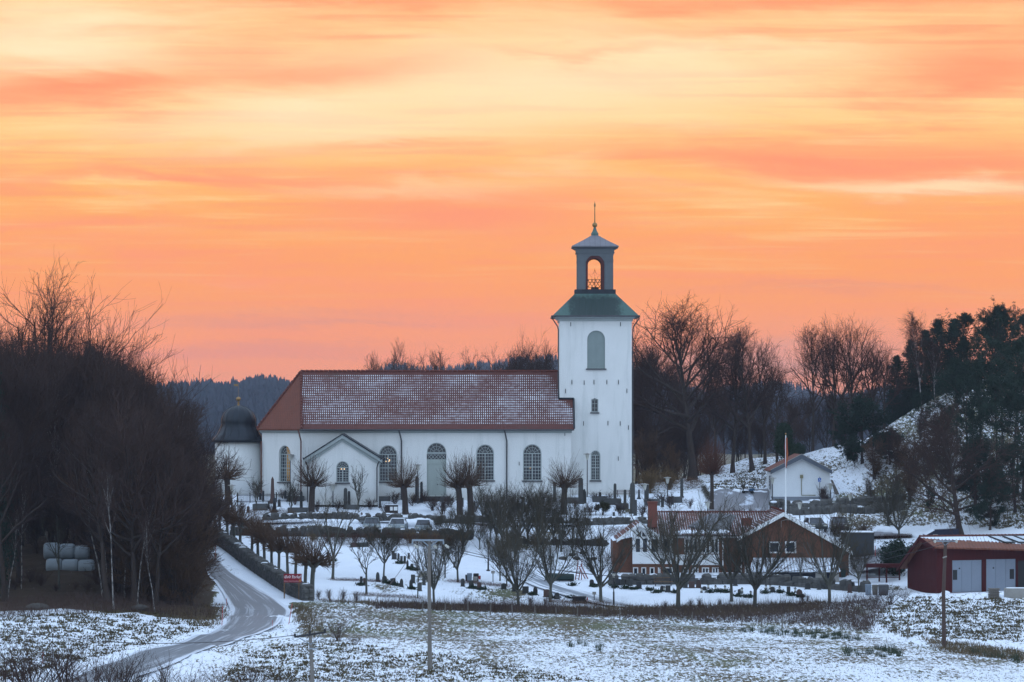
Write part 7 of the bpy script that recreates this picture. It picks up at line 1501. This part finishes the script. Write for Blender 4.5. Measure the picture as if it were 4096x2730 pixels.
for px, b, w in ((700,2270,60),(480,2300,50),(150,2440,80),(560,2440,60)):
    p = hit(px, b); m = MB(); m.ball((p.x, p.y, p.z+.1), w*p.y/F/2, 9, (1.3, 1.0, .55)); o = m.build('boulder', M_DSTONE, None, True, loc=p); tag(o, None, 'boulder', 'boulders in the left wood'); reg(o, 'mossy boulder on the floor of the left wood', px)
# snow banks thrown up beside paths
def bank(px0, b0, px1, b1, n, r, desc, seed):
    g = np.random.default_rng(seed); m = MB(); c = hit(px0, b0)
    for i in range(n):
        t = (i+.5)/n; p = hit(px0+(px1-px0)*t+g.normal(0, 2), b0+(b1-b0)*t+g.normal(0, 1)); m.ball((p.x, p.y, p.z-.05), r*(.6+.7*g.random()), 7, (1.3, 1.1, .75))
    o = m.build('snow_bank', M_SNOW, None, True, loc=c); tag(o, desc, 'snow bank')
bank(1100, 2089, 1460, 2090, 40, .42, 'ridge of ploughed snow along the upper track', 1); bank(1600, 2098, 1720, 2096, 18, .7, 'heaped snow beside the parked pale cars', 2); bank(2440, 2092, 2560, 2088, 16, .75, 'heap of cleared snow below the tower wall', 3); bank(3540, 2125, 3700, 2150, 26, .6, 'lumpy ploughed snow bank beside the blue skip', 4); bank(3700, 2368, 3800, 2372, 16, .3, 'low snow ridge before the garage doors', 5); bank(3385, 2302, 3500, 2300, 18, .3, 'ploughed snow edge beside the wheelie bin', 6); bank(2940, 1968, 3070, 1970, 18, .3, 'ploughed snow behind the mobility scooter', 7)
# ------------------------------------------------------------------ vehicles
M_TYRE = plain('tyre', (.012, .012, .013, 1), .8)
def car(paint, snow=True):
    r = thing('parked_car', None, 'car'); W2 = .88
    prof = [(-2.1, .32), (2.1, .32), (2.15, .62), (1.95, .82), (1.05, .92), (-1.6, .98), (-2.1, .92), (-2.16, .6)]
    m = MB(); m.extrude([Vector((x, -W2, z)) for x, z in prof], (0, 2*W2, 0)); b = m.build('body', paint, None); b.parent = r
    m = MB(); lo = [(1.1, .921), (-1.7, .981)]; up = [(.35, 1.42), (-1.25, 1.44)]
    v = [(lo[0][0], -W2+.06, lo[0][1]), (lo[0][0], W2-.06, lo[0][1]), (lo[1][0], W2-.06, lo[1][1]), (lo[1][0], -W2+.06, lo[1][1]), (up[0][0], -W2+.22, up[0][1]), (up[0][0], W2-.22, up[0][1]), (up[1][0], W2-.22, up[1][1]), (up[1][0], -W2+.22, up[1][1])]
    m.add(v, [(0, 1, 5, 4), (1, 2, 6, 5), (2, 3, 7, 6), (3, 0, 4, 7)]); o = m.build('windows', M_GLASS, None); o.parent = r
    m = MB(); m.box(-1.28, .38, -W2+.20, W2-.20, 1.432, 1.48); [m.tube([v[i], v[i+4]], .035, 4) for i in range(4)]; o = m.build('roof', M_SNOW if snow else paint, None); o.parent = r
    for x in (-1.35, 1.35):
        for y in (-W2+.08, W2-.08):
            m = MB(); m.tube([(x, y-.1, .32), (x, y+.1, .32)], .32, 14); o = m.build('wheel', M_TYRE, None); o.parent = r
            m = MB(); s = -1 if y < 0 else 1; m.tube([(x, y+s*.101, .32), (x, y+s*.115, .32)], .19, 10); q = m.build('rim', M_PIPE, None); q.parent = o
    for y in (-.62, .62):
        m = MB(); m.box(2.10, 2.165, y-.17, y+.17, .62, .76); o = m.build('headlight', M_GLOW, None); o.parent = r
    return r
def place_car(paint, px, base, rz, desc, snow=True, group=None):
    r = car(paint, snow); p = hit(px, base) if base > 1000 else hit(px, 0, base); r.location = p+Vector((0, 0, .03)); r.rotation_euler = (0, 0, rz); tag(r, desc, 'car', group)
DKC = plain('dark green car paint', (.010, .016, .015, 1), .3, .1, spec=.5); DRC = plain('dark maroon car paint', (.022, .010, .014, 1), .3, .1, spec=.5); PLC = plain('frosted pale car', (.20, .235, .25, 1), .5, .25, 3.0)
place_car(DKC, 3259, 2130, R_(-82), 'dark green car parked behind the hall gable', True); place_car(DRC, 3356, 2130, R_(-92), 'dark maroon car parked left of the tall park lamp', False)
place_car(PLC, 1488, 362.0, R_(-88), 'frosted grey car parked on the upper track before the wall', False); place_car(PLC, 1592, 362.0, R_(-93), 'frosted pale car behind the slim trunk on the upper track', True); place_car(PLC, 1694, 362.0, R_(-90), 'snow dusted car nearest the centre of the upper track', True)
# mobility scooter
p = hit(2992, 1976); ms = thing('mobility_scooter', 'blue and black mobility scooter parked by the snowy verge', 'mobility scooter', p); x, y, z = p
MB().box(x-.62, x+.55, y-.28, y+.28, z+.2, z+.32).build('chassis', M_BLACK, ms); MB().taper((x+.42, y), (.32, .28), (.25, .24), z+.323, z+.58).build('rear_body', plain('blue scooter plastic', (.01, .06, .13, 1), .4), ms)
MB().box(x+.12, x+.62, y-.24, y+.24, z+.66, z+.76).build('seat', M_BLACK, ms); m = MB(); m.extrude([Vector((x+.55, y-.22, z+.763)), Vector((x+.66, y-.22, z+.763)), Vector((x+.80, y-.22, z+1.32)), Vector((x+.70, y-.22, z+1.32))], (0, .44, 0)); m.build('backrest', M_BLACK, ms)
m = MB(); m.tube([(x-.55, y, z+.3), (x-.42, y, z+.75), (x-.35, y, z+1.12)], .06, 6); m.tube([(x-.36, y-.28, z+1.1), (x-.36, y+.28, z+1.1)], .03, 5); m.build('tiller', M_BLACK, ms); MB().box(x-.75, x-.47, y-.2, y+.2, z+.72, z+1.0).build('basket', M_IRON, ms)
for a in (-.5, .45):
    for b in (-.27, .27): MB().tube([(x+a, y+b-.05, z+.17), (x+a, y+b+.05, z+.17)], .18, 12).build('wheel', M_TYRE, ms)
MB().tube([(x+.75, y+.2, z+.8), (x+.85, y+.2, z+1.75)], .012, 4).build('flag_rod', M_IRON, ms)
# parking sign and flagpole
p = hit(3278, 2002); ps = thing('parking_sign', 'blue disabled parking sign on a post by the white outbuilding', 'sign', p); y = p.y-.9
MB().tube([(XA(3279, y), y, p.z-.2), (XA(3279, y), y, ZA(1908, y))], .035, 6).build('post', M_PIPE, ps); s_ = MB().box(XA(3272, y), XA(3284, y), y-.06, y-.04, ZA(1928, y), ZA(1913, y)).build('sign_plate', plain('traffic blue', (.01, .09, .38, 1), .5), ps)
m = MB(); cx0, cz0 = XA(3278, y), ZA(1923, y); m.tube([(cx0+.09*math.cos(a*.6), y-.065, cz0+.09*math.sin(a*.6)) for a in range(5, 15)], .014, 4); m.tube([(cx0-.02, y-.065, ZA(1917, y)), (cx0-.02, y-.065, cz0+.05), (cx0+.08, y-.065, cz0+.04), (cx0+.11, y-.065, cz0-.07)], .016, 4); m.ball((cx0-.02, y-.065, ZA(1915.5, y)), .028, 6); m.build('wheelchair_symbol', M_WHITE, s_)
fpd = 364.0; fx_ = XA(3143, fpd); fz_ = float(H(fx_, fpd)); fp = thing('flagpole', 'white flagpole with a hanging red and yellow pennant behind the hall', 'flagpole', (fx_, fpd, fz_))
MB().tube([(fx_, fpd, fz_-.3), (fx_, fpd, ZA(1742, fpd))], [.10, .05], 10).build('pole', M_WHITE, fp); MB().ball((fx_, fpd, ZA(1736, fpd)), .09, 8).build('ball', M_GOLD, fp)
pn = thing('pennant', 'long red and yellow pennant hanging down the white flagpole', 'flag', (fx_, fpd, ZA(1760, fpd)))
zs = [ZA(v, fpd) for v in (1752, 1790, 1815, 1845, 1873)]; ws = [.16, .20, .26, .18, .06]; red = MB(); yel = MB()
for i in range(4):
    for mb_, o0, o1 in ((red, .06, .45), (yel, .45, .68), (red, .68, 1.0)):
        mb_.add([(fx_+ws[i]*o0+.0, fpd-.07-.08*o0, zs[i]), (fx_+ws[i]*o1, fpd-.07-.08*o1+.05*math.sin(i), zs[i]), (fx_+ws[i+1]*o1, fpd-.07-.08*o1+.05*math.sin(i+1), zs[i+1]), (fx_+ws[i+1]*o0, fpd-.07-.08*o0, zs[i+1])], [(0, 1, 2, 3)])
    red.add([(fx_-.06, fpd-.06, zs[i]), (fx_-.06-.08*(i % 2), fpd-.10, zs[i]), (fx_-.06-.08*((i+1) % 2), fpd-.10, zs[i+1]), (fx_-.06, fpd-.06, zs[i+1])], [(0, 1, 2, 3)])
red.build('red_cloth', plain('pennant red', (.26, .03, .04, 1), .8), pn); yel.build('yellow_cloth', plain('pennant yellow', (.50, .28, .03, 1), .8), pn)
# ------------------------------------------------------------------ far wooded hills
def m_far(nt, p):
    n = nt.noise(nt.pos(), .05, 5.0, .7); nt.put(p.inputs['Base Color'], nt.mix(n, (.040, .052, .072, 1), (.070, .085, .11, 1))); p.inputs['Roughness'].default_value = 1.0; p.inputs['Specular IOR Level'].default_value = 0  # forest tone lifted towards blue: extra haze mixed into the colour
M_FAR_HAZED = mat('far forest tinted with haze', m_far)
def hill(name, d, ridge, depth, label, base=-16):
    n = 160; pxs = np.linspace(ridge[0][0], ridge[-1][0], n); top = np.interp(pxs, [r[0] for r in ridge], [r[1] for r in ridge]); V = []; rows = 14
    for j in range(rows):
        t = j/(rows-1); s = math.sin(t*math.pi/2 if t <= 1 else 1)
        for i in range(n):
            y = d-depth*(1-t)+lattice(np.array(pxs[i]), np.array(j*40.), 60, 3)*20; z = base+(ZA(top[i], d)-base)*s
            V.append(((pxs[i]-CX)*d/F*(1-.0*t), y, z+lattice(np.array(pxs[i]*2.), np.array(j*97.), 50, 6)*3*(t > .1)))
    for j in range(1, 8):
        for i in range(n): V.append(((pxs[i]-CX)*d/F, d+depth*j/7, base+(ZA(top[i], d)-base)*(1-j/7)))
    R2 = rows+7; f = [(j*n+i, j*n+i+1, (j+1)*n+i+1, (j+1)*n+i) for j in range(R2-1) for i in range(n-1)]
    V = np.array(V); o = bpy.data.objects.new(name, mesh_data(name, V, f, M_FAR_HAZED, True)); COL.objects.link(o); tag(o, label, 'hill', kind='structure'); return V.reshape(R2, n, 3)
def far_trees(V, count, h, seed, label):
    g = np.random.default_rng(seed); R2, n, _ = V.shape; j = g.random(count)*12.9+.1; i = g.random(count)*(n-2); nrt = count//4; j[:nrt] = 12.6+.9*g.random(nrt); j0 = j.astype(int); i0 = i.astype(int); fi = (i-i0)[:, None]; fj = (j-j0)[:, None]
    P = (V[j0, i0]*(1-fi)+V[j0, i0+1]*fi)*(1-fj)+(V[j0+1, i0]*(1-fi)+V[j0+1, i0+1]*fi)*fj; hh = h*(.7+.35*g.random(count)+.5*(lattice(P[:, 0], P[:, 1]*0, 14, 8)-.5)); vs = []
    for k in range(5):                                         # ragged tiers of a conifer
        z0 = hh*(.12+.17*k); z1 = z0+hh*.32; r = hh*(.22-.035*k)*(.8+.4*g.random(count)); a = g.random(count)*6.28
        for q in range(3):
            b0 = a+q*2.094; b1 = b0+2.094*.95
            vs.append(np.stack([np.stack([P[:, 0]+r*np.cos(b0), P[:, 1]+r*np.sin(b0), P[:, 2]+z0], 1), np.stack([P[:, 0]+r*np.cos(b1), P[:, 1]+r*np.sin(b1), P[:, 2]+z0*.97], 1), np.stack([P[:, 0]+g.normal(0, .15, count), P[:, 1], P[:, 2]+np.minimum(z1, hh)], 1)], 1))
    v = np.concatenate(vs).reshape(-1, 3); o = bpy.data.objects.new('far_forest', mesh_data('far_forest', v, np.arange(len(v)).reshape(-1, 3), M_FAR_HAZED)); COL.objects.link(o); tag(o, label, 'forest', kind='stuff')
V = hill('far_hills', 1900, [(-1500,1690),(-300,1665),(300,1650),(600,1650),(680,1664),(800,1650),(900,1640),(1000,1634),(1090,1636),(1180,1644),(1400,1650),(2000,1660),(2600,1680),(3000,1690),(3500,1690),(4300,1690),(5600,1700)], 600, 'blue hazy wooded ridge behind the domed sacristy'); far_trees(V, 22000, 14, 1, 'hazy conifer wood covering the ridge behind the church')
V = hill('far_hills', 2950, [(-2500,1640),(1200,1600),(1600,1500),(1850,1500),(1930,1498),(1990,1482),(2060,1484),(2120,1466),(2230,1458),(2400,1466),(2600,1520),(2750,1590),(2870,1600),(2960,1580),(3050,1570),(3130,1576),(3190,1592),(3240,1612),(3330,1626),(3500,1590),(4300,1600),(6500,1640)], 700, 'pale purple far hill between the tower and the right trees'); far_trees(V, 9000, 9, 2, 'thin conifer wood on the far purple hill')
finish_labels()
# ------------------------------------------------------------------ haze, sky, light
def build_haze():
    me = bpy.data.meshes.new('haze'); x0, x1, y0, y1, z0, z1 = -3300, 3300, -60, 3450, -30, 92
    v = [(x0,y0,z0),(x1,y0,z0),(x1,y1,z0),(x0,y1,z0),(x0,y0,z1),(x1,y0,z1),(x1,y1,z1),(x0,y1,z1)]
    me.from_pydata(v, [], [(0,3,2,1),(4,5,6,7),(0,1,5,4),(1,2,6,5),(2,3,7,6),(3,0,4,7)]); m = bpy.data.materials.new('haze'); m.use_nodes = True; n = m.node_tree.nodes; n.clear()
    o = n.new('ShaderNodeOutputMaterial'); p = n.new('ShaderNodeVolumePrincipled'); p.inputs['Density'].default_value = HAZE; p.inputs['Color'].default_value = (.72, .80, 1.0, 1); p.inputs['Anisotropy'].default_value = 0.0
    m.node_tree.links.new(p.outputs[0], o.inputs['Volume']); me.materials.append(m); ob_ = bpy.data.objects.new('haze', me); COL.objects.link(ob_); tag(ob_, 'thin blue dusk haze filling the valley', 'haze', kind='stuff')
HAZE = 0.00008
build_haze()
w = bpy.data.worlds.new('World'); SC.world = w; w.use_nodes = True; nt = NT(w.node_tree); w.node_tree.nodes.clear()
D = nt.n.new('ShaderNodeTexCoord').outputs['Generated']; dx, dy, dz_ = nt.sep(D)[:3]
yy = nt.math('MAXIMUM', dy, 0.05); U = nt.math('MULTIPLY', nt.math('DIVIDE', dx, yy), 14.0); Q = nt.math('MULTIPLY', nt.math('DIVIDE', dz_, yy), 14.0)
st = nt.comb(nt.math('ADD', nt.math('MULTIPLY', U, .55), nt.math('MULTIPLY', Q, .5)), nt.math('MULTIPLY', Q, 3.2), 0.0)
n1 = nt.noise(st, 1.0, 6.0, .55, .5); n2 = nt.noise(nt.vm('ADD', st, (7.3, 2.1, 0)), 3.1, 5.0, .6, .8)
dis = nt.math('ADD', nt.math('MULTIPLY', nt.math('SUBTRACT', n1, .5), .36), nt.math('MULTIPLY', nt.math('SUBTRACT', n2, .5), .12))
Qd = nt.math('ADD', Q, dis); Ud = nt.math('ADD', U, nt.math('MULTIPLY', dis, 2.0))
rp = nt.n.new('ShaderNodeValToRGB'); rp.color_ramp.interpolation = 'B_SPLINE'; els = rp.color_ramp.elements
stops = [(-.3, (214,140,130)), (.12, (234,150,112)), (.28, (254,150,88)), (.45, (255,158,82)), (.62, (255,160,84)), (.82, (255,174,90)), (1.0, (255,188,104)), (1.18, (255,206,132)), (1.34, (255,214,148)), (1.52, (255,206,144)), (1.68, (255,184,126)), (2.1, (245,178,138)), (3.0, (215,165,150)), (4.2, (170,160,175))]
while len(els) < len(stops): els.new(.5)
for e, (q, c) in zip(els, stops): e.position = (q+.3)/4.5; e.color = srgb(*c)
nt.put(rp.inputs[0], nt.math('DIVIDE', nt.math('ADD', nt.math('ADD', Q, nt.math('MULTIPLY', dis, .5)), .3), 4.5)); col = rp.outputs[0]
n3 = nt.noise(nt.vm('MULTIPLY', st, (.9, 4.0, 1)), 1.6, 5.0, .6, .4); col = nt.mix(nt.math('MULTIPLY', nt.mapr(n1, .47, .66), .58), col, srgb(255,150,104)); col = nt.mix(nt.math('MULTIPLY', nt.mapr(n3, .49, .67), .42), col, srgb(250,146,104)); col = nt.mix(nt.math('MULTIPLY', nt.math('MULTIPLY', nt.mapr(n1, .5, .30), .5), nt.mapr(Q, .5, 1.0)), col, srgb(255,232,178)); col = nt.mix(nt.math('MULTIPLY', nt.math('MULTIPLY', nt.mapr(n3, .48, .3), .35), nt.mapr(Q, .3, .9)), col, srgb(255,226,160))
def blob(px, py, su, sv, c, amp):
    global col
    v = nt.comb(Ud, Qd, 0.0); v = nt.vm('MULTIPLY_ADD', v, (1000/su, 1000/sv, 0), (-(px-CX)/su, -(CY-py)/sv, 0)); g = nt.math('EXPONENT', nt.math('MULTIPLY', nt.vm('DOT_PRODUCT', v, v), -1.0)); col = nt.mix(nt.math('MULTIPLY', g, amp), col, srgb(*c))
CR = (255,238,196); PK = (255,154,108); MV = (226,140,122)
for b in ((200,190,520,110,CR,.9),(2000,340,1000,150,CR,.75),(1250,520,800,90,CR,.6),(1130,440,300,50,CR,.6),(3830,712,620,45,CR,.7),(2650,250,600,110,CR,.45),(1700,740,500,40,CR,.4),
          (330,345,560,62,PK,.95),(1250,290,560,70,PK,.6),(800,700,800,30,PK,.9),(1830,860,560,95,PK,1.0),(3350,615,950,58,PK,1.0),(3950,270,480,95,PK,.85),(300,890,450,34,PK,.8),(1100,0,800,30,PK,.7),(3400,0,900,40,PK,.6),(300,970,500,30,PK,.5),(2900,150,700,26,PK,.3),(2300,215,500,20,PK,.3),(1500,600,500,22,PK,.35),(2500,760,700,26,PK,.3),(1050,1120,600,30,PK,.4),(2900,980,800,30,PK,.35),
          (1200,1290,700,28,MV,.55),(900,1430,800,36,MV,.6),(3300,1185,700,26,MV,.35),(3100,1460,700,90,(208,150,140),.75),(1500,1240,500,24,MV,.35)): blob(*b)
front = nt.math('MULTIPLY', nt.mapr(dy, .10, .75), nt.mapr(dz_, .48, .14))
skt = nt.n.new('ShaderNodeTexSky'); skt.sky_type = 'NISHITA'; skt.sun_disc = False; skt.sun_elevation = R_(2.0); skt.sun_rotation = R_(10.0); skt.air_density = 1.2; skt.dust_density = 1.5; skt.ozone_density = 3.0
up = nt.mapr(dz_, -.1, .9); blue = nt.mix(up, (.56, .65, .745, 1), (.48, .62, .83, 1)); blue = nt.vm('SCALE', blue); blue.node.inputs['Scale'].default_value = SKYB = 1.72
back = nt.vm('ADD', blue, nt.vm('MULTIPLY', skt.outputs[0], (.10, .10, .10)))
gain = nt.mix(nt.mapr(Q, 0.0, 1.7), (1.12, 1.07, .98, 1), (1.06, 1.04, 1.0, 1)); col = nt.mix(1.0, col, gain, 'MULTIPLY'); final = nt.mix(front, back, col)
bg = nt.n.new('ShaderNodeBackground'); nt.put(bg.inputs[0], final); bg.inputs[1].default_value = 1.0; wo = nt.n.new('ShaderNodeOutputWorld'); nt.l.new(bg.outputs[0], wo.inputs[0])
w.cycles.sampling_method = 'MANUAL'; w.cycles.sample_map_resolution = 512
sl_ = bpy.data.lights.new('sun', 'SUN'); sl_.energy = 0.12; sl_.angle = R_(12); sl_.color = (1.0, .62, .38); so = bpy.data.objects.new('sun', sl_); COL.objects.link(so); so.rotation_euler = (R_(-87), 0, R_(-10))
SC.view_settings.view_transform = 'Standard'; SC.view_settings.look = 'None'; SC.view_settings.exposure = 0.0; SC.view_settings.gamma = 1.0
try: SC.view_settings.use_curve_mapping = False
except Exception: pass
SC.render.engine = 'CYCLES'; c = SC.cycles; c.use_denoising = True; c.max_bounces = 6; c.diffuse_bounces = 3; c.glossy_bounces = 2; c.transmission_bounces = 2; c.volume_bounces = 0; c.transparent_max_bounces = 4; c.caustics_reflective = False; c.caustics_refractive = False; c.sample_clamp_indirect = 4.0
